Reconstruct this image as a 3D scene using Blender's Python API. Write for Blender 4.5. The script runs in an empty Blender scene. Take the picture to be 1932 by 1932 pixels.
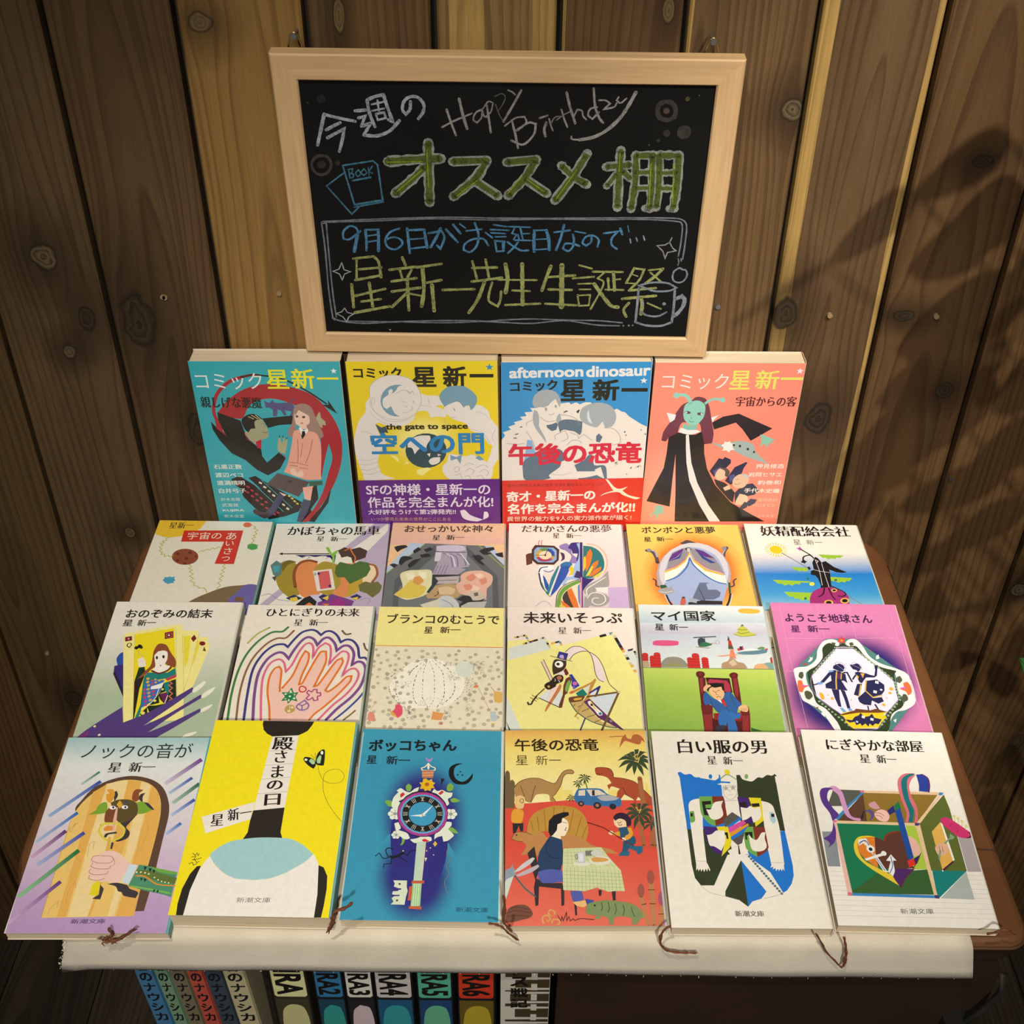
import bpy, bmesh, math, random
from mathutils import Vector, Matrix
from mathutils.geometry import tessellate_polygon
random.seed(7)
SC = bpy.context.scene
COL = SC.collection
BK = [["knock", 104.5, 151.5, 8.49, [-0.32118, 0.4248, 0.7266], [0.99995, 0.00921, 0.00379], [-0.00952, 0.9957, 0.09213], [-0.00293, -0.09216, 0.99574]], ["yellow", 104.5, 151.5, 15.6, [-0.21738, 0.43386, 0.73463], [0.99986, -0.01443, 0.00869], [0.0134, 0.99397, 0.10881], [-0.01021, -0.10868, 0.99402]], ["key", 104.5, 151.5, 10.0, [-0.10836, 0.43509, 0.72917], [0.99994, 0.00037, -0.01071], [0.00049, 0.99678, 0.08024], [0.0107, -0.08024, 0.99672]], ["dino", 104.5, 151.5, 9.41, [-0.0018, 0.43292, 0.72752], [0.99993, 0.01172, 0.00175], [-0.01184, 0.99405, 0.10832], [-0.00047, -0.10833, 0.99411]], ["whiteman", 104.5, 151.5, 10.6, [0.10473, 0.43134, 0.73007], [0.9999, 0.00977, -0.01011], [-0.0086, 0.99386, 0.11033], [0.01113, -0.11023, 0.99384]], ["box", 104.5, 151.5, 9.63, [0.21246, 0.43509, 0.7288], [0.99992, -0.00765, -0.01032], [0.00877, 0.99348, 0.11365], [0.00939, -0.11373, 0.99347]], ["cards", 104.5, 151.5, 10.6, [-0.32442, 0.56762, 0.7293], [0.99999, 0.00443, 0.00047], [-0.00445, 0.9945, 0.10461], [0.0, -0.10461, 0.99451]], ["hand", 104.5, 151.5, 9.66, [-0.21668, 0.56688, 0.72801], [1.0, -0.00114, -0.00236], [0.00138, 0.99455, 0.10426], [0.00223, -0.10426, 0.99455]], ["swing", 104.5, 151.5, 6.93, [-0.10882, 0.56955, 0.7255], [0.99999, 0.00219, -0.00443], [-0.00173, 0.99499, 0.09997], [0.00462, -0.09996, 0.99498]], ["hopper", 104.5, 151.5, 8.69, [-0.00281, 0.56862, 0.72702], [1.0, -0.00068, -0.00218], [0.00091, 0.99454, 0.10434], [0.0021, -0.10434, 0.99454]], ["king", 104.5, 151.5, 9.98, [0.10356, 0.57141, 0.72807], [0.99994, -0.01068, 0.00245], [0.01036, 0.99414, 0.10758], [-0.00358, -0.10755, 0.99419]], ["pink", 104.5, 151.5, 12.26, [0.21363, 0.57249, 0.7312], [0.99996, -0.00267, -0.00817], [0.00351, 0.99457, 0.10403], [0.00785, -0.10406, 0.99454]], ["greet", 104.5, 149.2, 11.6, [-0.32041, 0.69267, 0.73243], [0.99983, 0.01068, -0.01483], [-0.01059, 0.99992, 0.00633], [0.0149, -0.00618, 0.99987]], ["pumpkin", 104.5, 149.2, 8.02, [-0.21364, 0.69828, 0.72673], [0.99979, 0.02047, -0.00075], [-0.02047, 0.99979, -0.00322], [0.00069, 0.00324, 0.99999]], ["gods", 104.5, 149.2, 8.94, [-0.10911, 0.70058, 0.72746], [0.99999, 0.0039, -0.00227], [-0.0039, 0.99999, -0.00089], [0.00227, 0.0009, 1.0]], ["someone", 104.5, 149.2, 11.6, [-0.00307, 0.69653, 0.7298], [1.0, -0.00276, 0.00042], [0.00276, 0.99997, 0.00691], [-0.00044, -0.00691, 0.99998]], ["mirror", 104.5, 149.2, 9.88, [0.10556, 0.70017, 0.72803], [1.0, 0.0028, 0.00131], [-0.0028, 0.99999, 0.00281], [-0.0013, -0.00282, 1.0]], ["fairy", 104.5, 149.2, 11.6, [0.21188, 0.69836, 0.73162], [0.99997, -0.00769, 0.00122], [0.00769, 0.99997, 4e-05], [-0.00122, -3e-05, 1.0]], ["c1", 127.0, 180.0, 20.5, [-0.26981, 0.84851, 0.7182], [0.99997, 0.00221, 0.00752], [-0.0075, -0.007, 0.99995], [0.00227, -0.99997, -0.00698]], ["c2", 127.0, 180.0, 20.5, [-0.13738, 0.84957, 0.7182], [0.99986, 0.00596, 0.01589], [-0.01587, -0.00294, 0.99987], [0.006, -0.99998, -0.00284]], ["c3", 127.0, 180.0, 20, [-0.00851, 0.8503, 0.71821], [0.99988, 0.01059, 0.01137], [-0.01137, 0.00019, 0.99994], [0.01059, -0.99994, 0.00031]], ["c4", 127.0, 180.0, 19.5, [0.11815, 0.85191, 0.7185], [0.99994, 0.01106, -0.0022], [0.00219, 0.00099, 1.0], [0.01106, -0.99994, 0.00096]]]
BD_ = [335.0, 247.9, [-0.17411, 0.86017, 0.90069], [0.99995, -0.00985, -0.00058], [0.0, -0.05915, 0.99825], [-0.00987, -0.9982, -0.05915]]
KN = [[-0.38031, 0.97964, 0.0116, 0.0138, "light"], [-0.37877, 0.89052, 0.0068, 0.0072, "light"], [-0.36529, 0.69397, 0.0061, 0.0071, "light"], [-0.3142, 0.92124, 0.0151, 0.0295, "dark"], [-0.28113, 0.81125, 0.0095, 0.0192, "dark"], [-0.35684, 0.92326, 0.008, 0.0129, "dark"], [-0.22554, 1.16115, 0.0098, 0.0086, "mid"], [0.20497, 1.10273, 0.0094, 0.0094, "light"], [0.2257, 0.93372, 0.0114, 0.0166, "dark"], [0.27085, 0.83025, 0.0122, 0.0177, "dark"], [0.32469, 0.93235, 0.0097, 0.0059, "dark"], [0.37556, 0.86007, 0.0083, 0.0086, "dark"], [0.35713, 1.06502, 0.0089, 0.0058, "dark"], [0.50181, 0.63178, 0.0104, 0.0097, "light"], [-0.46972, 0.46196, 0.0092, 0.0131, "dark"], [0.56128, 0.40913, 0.0093, 0.0138, "dark"], [0.10736, 1.1722, 0.0052, 0.0106, "mid"], [-0.12615, 1.16642, 0.0045, 0.0142, "mid"]]
NAILS = [[0.16852, 0.94044], [0.26237, 0.93314], [0.35097, 0.93314], [-0.28978, 0.94414], [-0.19341, 0.94859], [0.40238, 0.76621], [-0.48206, 0.53111], [-0.28811, 0.94367]]
HOOKS = [[-0.15686, 0.86467, 1.14761], [0.13823, 0.86467, 1.15045]]
RIB = {"knock": [[-0.25236, 0.4236, 0.73491], [-0.25119, 0.4236, 0.72905], [-0.25622, 0.4236, 0.72422], [-0.25137, 0.4236, 0.72311], [-0.2449, 0.4236, 0.72679], [-0.23925, 0.4236, 0.73162]], "yellow": [[-0.09627, 0.4236, 0.76501], [-0.10121, 0.4236, 0.76045], [-0.10666, 0.4236, 0.7581], [-0.10889, 0.4236, 0.75126], [-0.10981, 0.4236, 0.74436], [-0.11241, 0.4236, 0.73734]], "key": [[-0.01205, 0.4236, 0.74489], [-0.00773, 0.4236, 0.74497], [-0.00341, 0.4236, 0.74273], [-0.00038, 0.4236, 0.73695], [0.00335, 0.4236, 0.73114]], "dino": [[0.10235, 0.4236, 0.74398], [0.09862, 0.4236, 0.74101], [0.09656, 0.4236, 0.73395], [0.0977, 0.4236, 0.72447], [0.10195, 0.4236, 0.71853], [0.10901, 0.4236, 0.71563], [0.11593, 0.4236, 0.71454]], "whiteman": [[0.19467, 0.4236, 0.73684], [0.19961, 0.4236, 0.72746], [0.20472, 0.4236, 0.71733], [0.21142, 0.4236, 0.70829], [0.21719, 0.4236, 0.70097], [0.21746, 0.4236, 0.71085], [0.21637, 0.4236, 0.72056], [0.21418, 0.4236, 0.72891]], "box": [[0.30192, 0.4236, 0.73871], [0.30633, 0.4236, 0.7423], [0.31105, 0.4236, 0.74586], [0.31643, 0.4236, 0.74189]], "swing": [[-0.00253, 0.4236, 0.77435], [-0.00215, 0.4236, 0.76214], [-0.00276, 0.4236, 0.74908], [-7e-05, 0.4236, 0.74162]]}
LEAVES = [[[0.35591, 0.60761, 1.29724], [0.30141, 0.60761, 1.25411], 0.0075], [[0.37537, 0.67666, 1.26203], [0.32905, 0.67666, 1.21441], 0.025], [[0.42664, 0.66004, 1.31403], [0.37832, 0.66004, 1.27752], 0.0263], [[0.43809, 0.69205, 1.24292], [0.39202, 0.69205, 1.20774], 0.0405], [[0.42997, 0.67323, 1.24437], [0.3817, 0.67323, 1.21473], 0.0349], [[0.45732, 0.68148, 1.18771], [0.38355, 0.68148, 1.14778], 0.0475], [[0.46056, 0.66627, 1.16816], [0.38248, 0.66627, 1.1265], 0.0427], [[0.45759, 0.6887, 1.10592], [0.37107, 0.6887, 1.06055], 0.0475], [[0.43388, 0.66378, 1.12624], [0.37679, 0.66378, 1.06822], 0.049], [[0.48248, 0.67549, 1.05275], [0.41293, 0.67549, 1.0232], 0.0266], [[0.43005, 0.62694, 1.12597], [0.35957, 0.62694, 1.08259], 0.0163], [[0.40107, 0.64213, 1.12144], [0.35067, 0.64213, 1.08079], 0.0219], [[0.38962, 0.67955, 1.03152], [0.37557, 0.67955, 0.99176], 0.0379], [[0.50736, 0.66674, 1.03729], [0.4521, 0.66674, 0.99181], 0.0259], [[0.46916, 0.65976, 1.00276], [0.43061, 0.65976, 0.98943], 0.02], [[0.48902, 0.68172, 1.00006], [0.48371, 0.68172, 0.98217], 0.0298], [[0.47101, 0.6603, 0.96003], [0.44907, 0.6603, 0.94059], 0.0341], [[0.52178, 0.66173, 0.94753], [0.47391, 0.66173, 0.94414], 0.0073], [[0.5108, 0.68859, 0.86899], [0.48053, 0.68859, 0.83192], 0.0343], [[0.5495, 0.67317, 0.87148], [0.521, 0.67317, 0.85895], 0.0516], [[0.49944, 0.66974, 1.09735], [0.45725, 0.66974, 1.06068], 0.0337], [[0.53553, 0.66124, 0.9859], [0.50832, 0.66124, 0.95361], 0.0362], [[0.43635, 0.67114, 1.18504], [0.42326, 0.67114, 1.1076], 0.038], [[0.58198, 0.69017, 0.71659], [0.55158, 0.69017, 0.68688], 0.036], [[0.58231, 0.67714, 0.6519], [0.56093, 0.67714, 0.6973], 0.0285], [[0.49095, 0.67729, 1.13814], [0.46069, 0.67729, 1.10402], 0.0382], [[0.47019, 0.67706, 1.23335], [0.44805, 0.67706, 1.19304], 0.0305], [[0.45066, 0.66067, 0.90308], [0.45519, 0.66067, 0.86124], 0.0385]]
CAM = [41.2813, 37.7998, 0.5703]
YW = 0.87367

# ---------------------------------------------------------------- camera, world, lamps, exposure
cd = bpy.data.cameras.new('camera'); cam = bpy.data.objects.new('camera', cd); COL.objects.link(cam)
cd.sensor_width = 36; cd.lens = CAM[0]; cd.clip_start = .01
cam.location = (0, 0, 1.4)
cam.rotation_euler = (Matrix.Rotation(math.radians(90 - CAM[1]), 4, 'X') @ Matrix.Rotation(math.radians(CAM[2]), 4, 'Z')).to_euler()
SC.camera = cam
SC.view_settings.view_transform = 'Standard'
SC.view_settings.look = 'None'
SC.view_settings.gamma = 1
SC.view_settings.use_curve_mapping = False
SC.view_settings.exposure = 0.10
W = bpy.data.worlds.new('room_light'); SC.world = W; W.use_nodes = True
W.node_tree.nodes['Background'].inputs[0].default_value = (1, .88, .72, 1)
W.node_tree.nodes['Background'].inputs[1].default_value = .11
def spot(name, loc, target, energy, size, blend, radius, color):
    l = bpy.data.lights.new(name, 'SPOT'); l.energy = energy; l.spot_size = math.radians(size); l.spot_blend = blend
    l.shadow_soft_size = radius; l.color = color
    o = bpy.data.objects.new(name, l); COL.objects.link(o); o.location = loc
    o.rotation_euler = (Vector(target) - Vector(loc)).to_track_quat('-Z', 'Y').to_euler(); return o
spot('ceiling_spot_right', (.60, -.02, 2.05), (.44, .86, .95), 74, 38, .7, .010, (1, .90, .75))
spot('ceiling_spot_left', (-.22, -.15, 2.35), (-.02, .66, .86), 54, 50, 1, .02, (1, .92, .79))
spot('ceiling_spot_centre', (.10, -.95, 2.25), (.0, .52, .78), 118, 36, 1, .03, (1, .93, .82))

# ---------------------------------------------------------------- helpers
def srgb(h, k=(1, 1, 1)):
    v = [int(h[i:i + 2], 16) / 255 for i in (0, 2, 4)]
    return [min(.9, (c / 12.92 if c <= .04045 else ((c + .055) / 1.055) ** 2.4) * k[i]) for i, c in enumerate(v)]
KA = (1.02, 1.07, 1.14)      # print inks under warm lamps: undo the lamp tint
def smooth(pts, closed, n=4):
    """spline through the points; vertices that turn sharply stay corners"""
    N = len(pts); out = []
    if N < 3: return pts
    def corner(i):
        if not closed and i in (0, N - 1): return True
        a, b, c = pts[i - 1], pts[i], pts[(i + 1) % N]
        d = math.atan2(c[1] - b[1], c[0] - b[0]) - math.atan2(b[1] - a[1], b[0] - a[0])
        return abs((d + math.pi) % (2 * math.pi) - math.pi) > 1.36
    K = [corner(i) for i in range(N)]
    for i in range(N if closed else N - 1):
        p1 = pts[i]; p2 = pts[(i + 1) % N]
        p0 = (2 * p1[0] - p2[0], 2 * p1[1] - p2[1]) if K[i] else pts[(i - 1) % N]
        p3 = (2 * p2[0] - p1[0], 2 * p2[1] - p1[1]) if K[(i + 1) % N] else pts[(i + 2) % N]
        L = math.hypot(p2[0] - p1[0], p2[1] - p1[1]) + 1e-9
        def tan(p, q):   # keep tangents no longer than the segment they serve
            t = ((q[0] - p[0]) / 2, (q[1] - p[1]) / 2); m = math.hypot(*t) or 1; f = min(1, 1.15 * L / m); return (t[0] * f, t[1] * f)
        m1 = tan(p0, p2); m2 = tan(p1, p3)
        for k in range(n):
            t = k / n; t2 = t * t; t3 = t2 * t
            out.append(tuple((2 * t3 - 3 * t2 + 1) * p1[j] + (t3 - 2 * t2 + t) * m1[j] + (3 * t2 - 2 * t3) * p2[j] + (t3 - t2) * m2[j] for j in (0, 1)))
    if not closed: out.append(pts[-1])
    return out
class MB:
    """collects polygons into one mesh; coordinates in metres"""
    def __init__(s): s.v = []; s.f = []; s.c = []; s.m = []
    def poly(s, pts3, col=None, mi=0):
        b = len(s.v); s.v += [tuple(p) for p in pts3]; s.f.append(tuple(range(b, b + len(pts3))))
        s.c += [col or (1, 1, 1)] * len(pts3) if not (col and isinstance(col[0], (list, tuple))) else list(col); s.m.append(mi)
    def box(s, x0, y0, z0, x1, y1, z1, mi=0):
        P = [(x0, y0, z0), (x1, y0, z0), (x1, y1, z0), (x0, y1, z0), (x0, y0, z1), (x1, y0, z1), (x1, y1, z1), (x0, y1, z1)]
        for q in ((3, 2, 1, 0), (4, 5, 6, 7), (0, 1, 5, 4), (1, 2, 6, 5), (2, 3, 7, 6), (3, 0, 4, 7)): s.poly([P[i] for i in q], mi=mi)
    def prism(s, outline, fn0, fn1, mi=0):
        """closed outline swept from fn0(p) to fn1(p) with caps"""
        n = len(outline); A = [fn0(p) for p in outline]; B = [fn1(p) for p in outline]
        for i in range(n):
            j = (i + 1) % n; s.poly([A[i], A[j], B[j], B[i]], mi=mi)
        for t in tessellate_polygon([[Vector((p[0], p[1], 0)) for p in outline]]):
            s.poly([A[i] for i in t], mi=mi); s.poly([B[i] for i in reversed(t)], mi=mi)
    def tube(s, pts, rad, n=6, mi=0, flat=1):
        rings = []; up = Vector((.13, .31, .94))
        for i, p in enumerate(pts):
            p = Vector(p); d = (Vector(pts[min(i + 1, len(pts) - 1)]) - Vector(pts[max(i - 1, 0)])).normalized()
            a = d.cross(up).normalized(); b = a.cross(d).normalized(); r = rad[i] if isinstance(rad, (list, tuple)) else rad
            rings.append([p + a * (math.cos(2 * math.pi * k / n) * r) + b * (math.sin(2 * math.pi * k / n) * r * flat) for k in range(n)])
        for i in range(len(rings) - 1):
            for k in range(n): s.poly([rings[i][k], rings[i][(k + 1) % n], rings[i + 1][(k + 1) % n], rings[i + 1][k]], mi=mi)
        s.poly(rings[0][::-1], mi=mi); s.poly(rings[-1], mi=mi)
    def build(s, name, mat, parent=None, color=False, weld=False, shade=False):
        me = bpy.data.meshes.new(name); me.from_pydata(s.v, [], s.f)
        for m in (mat if isinstance(mat, (list, tuple)) else [mat]): me.materials.append(m)
        if any(s.m): me.polygons.foreach_set('material_index', s.m)
        if color:
            a = me.color_attributes.new('ink', 'FLOAT_COLOR', 'POINT')
            fl = []
            for c in s.c: fl += [c[0], c[1], c[2], 1]
            a.data.foreach_set('color', fl)
        if weld or shade:
            bm = bmesh.new(); bm.from_mesh(me); bmesh.ops.remove_doubles(bm, verts=bm.verts, dist=1e-6)
            bmesh.ops.recalc_face_normals(bm, faces=bm.faces); bm.to_mesh(me); bm.free()
        if shade:
            for p in me.polygons: p.use_smooth = True
        me.update(); o = bpy.data.objects.new(name, me); COL.objects.link(o)
        if parent: o.parent = parent
        return o
def thing(name, label, cat, loc=(0, 0, 0), group=None, kind=None):
    o = bpy.data.objects.new(name, None); COL.objects.link(o); o.location = loc; o.empty_display_size = .02
    if label: o['label'] = label
    if cat: o['category'] = cat
    if group: o['group'] = group
    if kind: o['kind'] = kind
    return o
def frame_matrix(loc, u, v, n):
    return Matrix(((u[0], v[0], n[0], loc[0]), (u[1], v[1], n[1], loc[1]), (u[2], v[2], n[2], loc[2]), (0, 0, 0, 1)))

# ---------------------------------------------------------------- materials
class NT:
    def __init__(s, name):
        s.m = bpy.data.materials.new(name); s.m.use_nodes = True; s.t = s.m.node_tree; s.b = s.t.nodes['Principled BSDF']
    def n(s, typ, **kw):
        o = s.t.nodes.new(typ)
        for k, v in kw.items(): setattr(o, k, v)
        return o
    def l(s, a, b): s.t.links.new(a, b)
    def math(s, op, a, b=None, c=None):
        o = s.n('ShaderNodeMath', operation=op)
        for i, x in enumerate((a, b, c)):
            if x is None: continue
            if isinstance(x, (int, float)): o.inputs[i].default_value = x
            else: s.l(x, o.inputs[i])
        return o.outputs[0]
    def ramp(s, fac, stops):
        o = s.n('ShaderNodeValToRGB'); e = o.color_ramp.elements
        while len(e) < len(stops): e.new(.5)
        for i, (p, c) in enumerate(stops): e[i].position = p; e[i].color = (*c, 1) if len(c) == 3 else c
        s.l(fac, o.inputs[0]); return o.outputs[0]
    def noise(s, vec, scale, detail=2, rough=.5, dist=0):
        o = s.n('ShaderNodeTexNoise'); o.inputs['Scale'].default_value = scale; o.inputs['Detail'].default_value = detail
        o.inputs['Roughness'].default_value = rough; o.inputs['Distortion'].default_value = dist
        if vec is not None: s.l(vec, o.inputs['Vector'])
        return o.outputs[0]
    def mix(s, f, a, b, mode='MIX'):
        o = s.n('ShaderNodeMix', data_type='RGBA', blend_type=mode)
        for k, x in ((0, f), (6, a), (7, b)):
            if isinstance(x, (int, float)): o.inputs[k].default_value = x
            elif isinstance(x, (list, tuple)): o.inputs[k].default_value = (*x[:3], 1)
            else: s.l(x, o.inputs[k])
        return o.outputs[2]
    def bump(s, h, st, dist=.001):
        o = s.n('ShaderNodeBump'); o.inputs['Strength'].default_value = st; o.inputs['Distance'].default_value = dist
        s.l(h, o.inputs['Height']); s.l(o.outputs[0], s.b.inputs['Normal'])
    def scaled(s, vec, sc, off=(0, 0, 0)):
        o = s.n('ShaderNodeMapping'); o.inputs['Scale'].default_value = sc; o.inputs['Location'].default_value = off
        s.l(vec, o.inputs['Vector']); return o.outputs[0]
def plain(name, col, rough=.6, metal=0, grain=0, gscale=200, bump=0, spec=.5):
    t = NT(name); t.b.inputs['Roughness'].default_value = rough; t.b.inputs['Metallic'].default_value = metal
    t.b.inputs['Specular IOR Level'].default_value = spec
    co = t.n('ShaderNodeTexCoord').outputs['Object']; nz = t.noise(co, gscale, 3)
    c = t.ramp(nz, [(.3, [x * (1 - grain) for x in col]), (.7, [min(1, x * (1 + grain)) for x in col])])
    t.l(c, t.b.inputs['Base Color'])
    if bump: t.bump(nz, bump)
    return t.m
def ink(name, rough, coat=0, grain=.05):
    t = NT(name); t.b.inputs['Roughness'].default_value = rough; t.b.inputs['Coat Weight'].default_value = coat; t.b.inputs['Coat Roughness'].default_value = .12
    at = t.n('ShaderNodeAttribute', attribute_name='ink').outputs['Color']
    co = t.n('ShaderNodeTexCoord').outputs['Object']; nz = t.noise(co, 260, 3)
    t.l(t.mix(1.0, at, t.ramp(nz, [(.3, (1 - grain,) * 3), (.7, (1, 1, 1))]), 'MULTIPLY'), t.b.inputs['Base Color']); return t.m
M_INK = ink('printed_paper', .5, grain=.07); M_GLOSS = ink('glossy_printed_jacket', .34, .35, .03)
def pages():
    t = NT('page_edges'); co = t.n('ShaderNodeTexCoord').outputs['Object']
    nz = t.noise(t.scaled(co, (12, 12, 2600)), 1, 2); n2 = t.noise(t.scaled(co, (5, 5, 5)), 6, 2)
    c = t.ramp(nz, [(.3, (.50, .40, .27)), (.55, (.72, .62, .46)), (.75, (.80, .71, .55))])
    t.l(t.mix(t.math('MULTIPLY', n2, .35), c, (.62, .46, .27)), t.b.inputs['Base Color']); t.b.inputs['Roughness'].default_value = .85
    t.bump(nz, .5, .0004); return t.m
M_PAGE = pages()
def chalk():
    t = NT('chalk_strokes'); at = t.n('ShaderNodeAttribute', attribute_name='ink').outputs['Color']
    co = t.n('ShaderNodeTexCoord').outputs['Object']; nz = t.noise(co, 900, 4, .75); n2 = t.noise(co, 130, 2)
    k = t.math('ADD', t.math('MULTIPLY', nz, .75), t.math('MULTIPLY', n2, .35))
    f = t.ramp(k, [(.42, (0, 0, 0)), (.62, (1, 1, 1))])
    t.l(t.mix(f, t.mix(.62, at, (.006, .006, .007)), at), t.b.inputs['Base Color']); t.b.inputs['Roughness'].default_value = .95
    t.b.inputs['Specular IOR Level'].default_value = .1
    t.bump(nz, .3, .0003); return t.m
M_CHALK = chalk()
def slate():
    t = NT('blackboard_face'); co = t.n('ShaderNodeTexCoord').outputs['Object']
    nz = t.noise(t.scaled(co, (1, 1.6, 1)), 9, 5, .6, .6); n2 = t.noise(co, 700, 2)
    c = t.ramp(nz, [(.3, (.0030, .0033, .0036)), (.62, (.0050, .0053, .0056)), (.85, (.011, .011, .011))])
    t.l(t.mix(t.math('MULTIPLY', n2, .2), c, (.02, .02, .02)), t.b.inputs['Base Color']); t.b.inputs['Roughness'].default_value = .8
    t.b.inputs['Specular IOR Level'].default_value = .12; t.bump(n2, .1); return t.m
def wood(name, base, dark, ringf=300, seed=0, axis='Z', knots=(), sap=None, sapc=None, cx=0, cz=0, rough=.6, lines=.72, x0=0, x1=0, blotch=.35, slope=.12, dist0=.03):
    """sawn wood: growth rings run along `axis`, bend round each knot; world coordinates"""
    t = NT(name); geo = t.n('ShaderNodeNewGeometry').outputs['Position']; sx = t.n('ShaderNodeSeparateXYZ'); t.l(geo, sx.inputs[0])
    X, Y, Z = sx.outputs
    if axis == 'X': X, Z = Z, X
    if axis == 'Y': Z = Y
    def vec(a, b, c=0.0):
        o = t.n('ShaderNodeCombineXYZ')
        for i, x in enumerate((a, b, c)):
            if isinstance(x, (int, float)): o.inputs[i].default_value = x
            else: t.l(x, o.inputs[i])
        return o.outputs[0]
    wob = t.noise(vec(t.math('MULTIPLY', X, 6.0), t.math('MULTIPLY', Z, 1.6), seed), 1, 2)
    u = t.math('ADD', X, t.math('MULTIPLY', t.math('SUBTRACT', wob, .5), .05))
    kcol = None
    for kx, kz, rx, rz, typ in knots:
        dx = t.math('SUBTRACT', X, kx); dz = t.math('SUBTRACT', Z, kz)
        ex = t.math('DIVIDE', dx, rx * 1.7); ez = t.math('DIVIDE', dz, rz * 3.6)
        g = t.math('POWER', 2.718, t.math('MULTIPLY', t.math('ADD', t.math('MULTIPLY', ex, ex), t.math('MULTIPLY', ez, ez)), -1.0))
        u = t.math('SUBTRACT', u, t.math('MULTIPLY', t.math('MULTIPLY', dx, g), .86))
    a = t.math('SUBTRACT', u, cx); b = t.math('ADD', t.math('MULTIPLY', t.math('SUBTRACT', Z, cz), slope), dist0)
    rho = t.math('SQRT', t.math('ADD', t.math('MULTIPLY', a, a), t.math('MULTIPLY', b, b)))
    fine = t.noise(vec(t.math('MULTIPLY', rho, ringf * .5), t.math('MULTIPLY', Z, 2.0), seed + 3), 1, 3, .6)
    fr = t.math('FRACT', t.math('ADD', t.math('MULTIPLY', rho, ringf * .32), t.math('MULTIPLY', fine, 1.5)))
    line = t.ramp(fr, [(0, (0, 0, 0)), (.45, (.12, .12, .12)), (.88, (1, 1, 1)), (1, (0, 0, 0))])
    bl = t.noise(vec(t.math('MULTIPLY', X, 14.0), t.math('MULTIPLY', Z, 3.0), seed + 9), 1, 4, .6, .8)
    c = t.mix(t.math('MULTIPLY', line, lines), base, dark)
    c = t.mix(t.math('MULTIPLY', t.ramp(bl, [(.38, (1, 1, 1)), (.62, (0, 0, 0))]), blotch), c, [x * .42 for x in dark])
    if sap:
        for xa, xb in sap:   # pale sapwood strip along an edge
            w = t.noise(vec(t.math('MULTIPLY', Z, 4.0), seed + 20), 1, 2)
            xx = t.math('ADD', X, t.math('MULTIPLY', t.math('SUBTRACT', w, .5), .012))
            m = t.math('MULTIPLY', t.math('GREATER_THAN', xx, xa), t.math('LESS_THAN', xx, xb))
            c = t.mix(t.math('MULTIPLY', m, .9), c, t.mix(t.math('MULTIPLY', line, .55), sapc, [x * .45 for x in sapc]))
    for kx, kz, rx, rz, typ in knots:
        wv_ = t.noise(vec(t.math('MULTIPLY', X, 60.0), t.math('MULTIPLY', Z, 60.0), seed), 1, 2)
        ex = t.math('DIVIDE', t.math('SUBTRACT', X, kx), rx); ez = t.math('DIVIDE', t.math('SUBTRACT', Z, kz), rz)
        d = t.math('ADD', t.math('SQRT', t.math('ADD', t.math('MULTIPLY', ex, ex), t.math('MULTIPLY', ez, ez))), t.math('MULTIPLY', t.math('SUBTRACT', wv_, .5), .75))
        halo = t.ramp(t.math('DIVIDE', d, 4.6), [(.25, (1, 1, 1)), (.9, (0, 0, 0))])
        c = t.mix(t.math('MULTIPLY', halo, .62), c, [x * .28 for x in dark])
        rim = t.ramp(t.math('DIVIDE', d, 2.0), [(.42, (1, 1, 1)), (.50, (0, 0, 0))])
        core = t.ramp(t.math('DIVIDE', d, 2.0), [(.36, (1, 1, 1)), (.44, (0, 0, 0))])
        c = t.mix(t.math('MULTIPLY', rim, .9), c, (.012, .008, .005))
        ringk = t.math('MULTIPLY', t.math('FRACT', t.math('ADD', t.math('MULTIPLY', d, 2.6), t.math('MULTIPLY', wv_, 1.2))), t.noise(vec(t.math('MULTIPLY', X, 300.0), t.math('MULTIPLY', Z, 300.0), seed), 1, 3, .7)); ringk = t.math('MULTIPLY', ringk, 1.8)
        kc = {'light': ((.13, .094, .052), (.030, .020, .010)), 'dark': ((.044, .027, .014), (.012, .008, .004)), 'mid': ((.15, .10, .042), (.07, .045, .018))}[typ]
        c = t.mix(core, c, t.mix(ringk, kc[0], kc[1]))
    fib = t.noise(vec(t.math('MULTIPLY', X, 900.0), t.math('MULTIPLY', Z, 22.0), seed), 1, 3, .7)
    c = t.mix(1.0, c, t.ramp(fib, [(.3, (.84, .84, .84)), (.7, (1.08, 1.08, 1.08))]), 'MULTIPLY')
    t.l(c, t.b.inputs['Base Color']); t.b.inputs['Roughness'].default_value = rough; t.b.inputs['Specular IOR Level'].default_value = .3
    t.bump(t.math('ADD', line, t.math('MULTIPLY', fine, .6)), .22, .0005); return t.m
def leather(name, a, b, rough=.45):
    t = NT(name); co = t.n('ShaderNodeTexCoord').outputs['Object']
    n1 = t.noise(co, 7, 5, .65, .5); n2 = t.n('ShaderNodeTexVoronoi'); n2.inputs['Scale'].default_value = 900; t.l(co, n2.inputs['Vector'])
    t.l(t.ramp(n1, [(.3, a), (.7, b)]), t.b.inputs['Base Color']); t.b.inputs['Roughness'].default_value = rough
    t.bump(n2.outputs[0], .12, .0004); return t.m
def cloth():
    t = NT('white_felt_cloth'); co = t.n('ShaderNodeTexCoord').outputs['Object']; n1 = t.noise(co, 1400, 3, .7); n2 = t.noise(co, 30, 3)
    c = t.ramp(n2, [(.3, (.60, .54, .43)), (.7, (.70, .64, .52))]); t.l(t.mix(t.math('MULTIPLY', n1, .3), c, (.5, .44, .33)), t.b.inputs['Base Color'])
    t.b.inputs['Roughness'].default_value = 1; t.b.inputs['Sheen Weight'].default_value = .3; t.bump(n1, .8, .0008); return t.m

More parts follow.
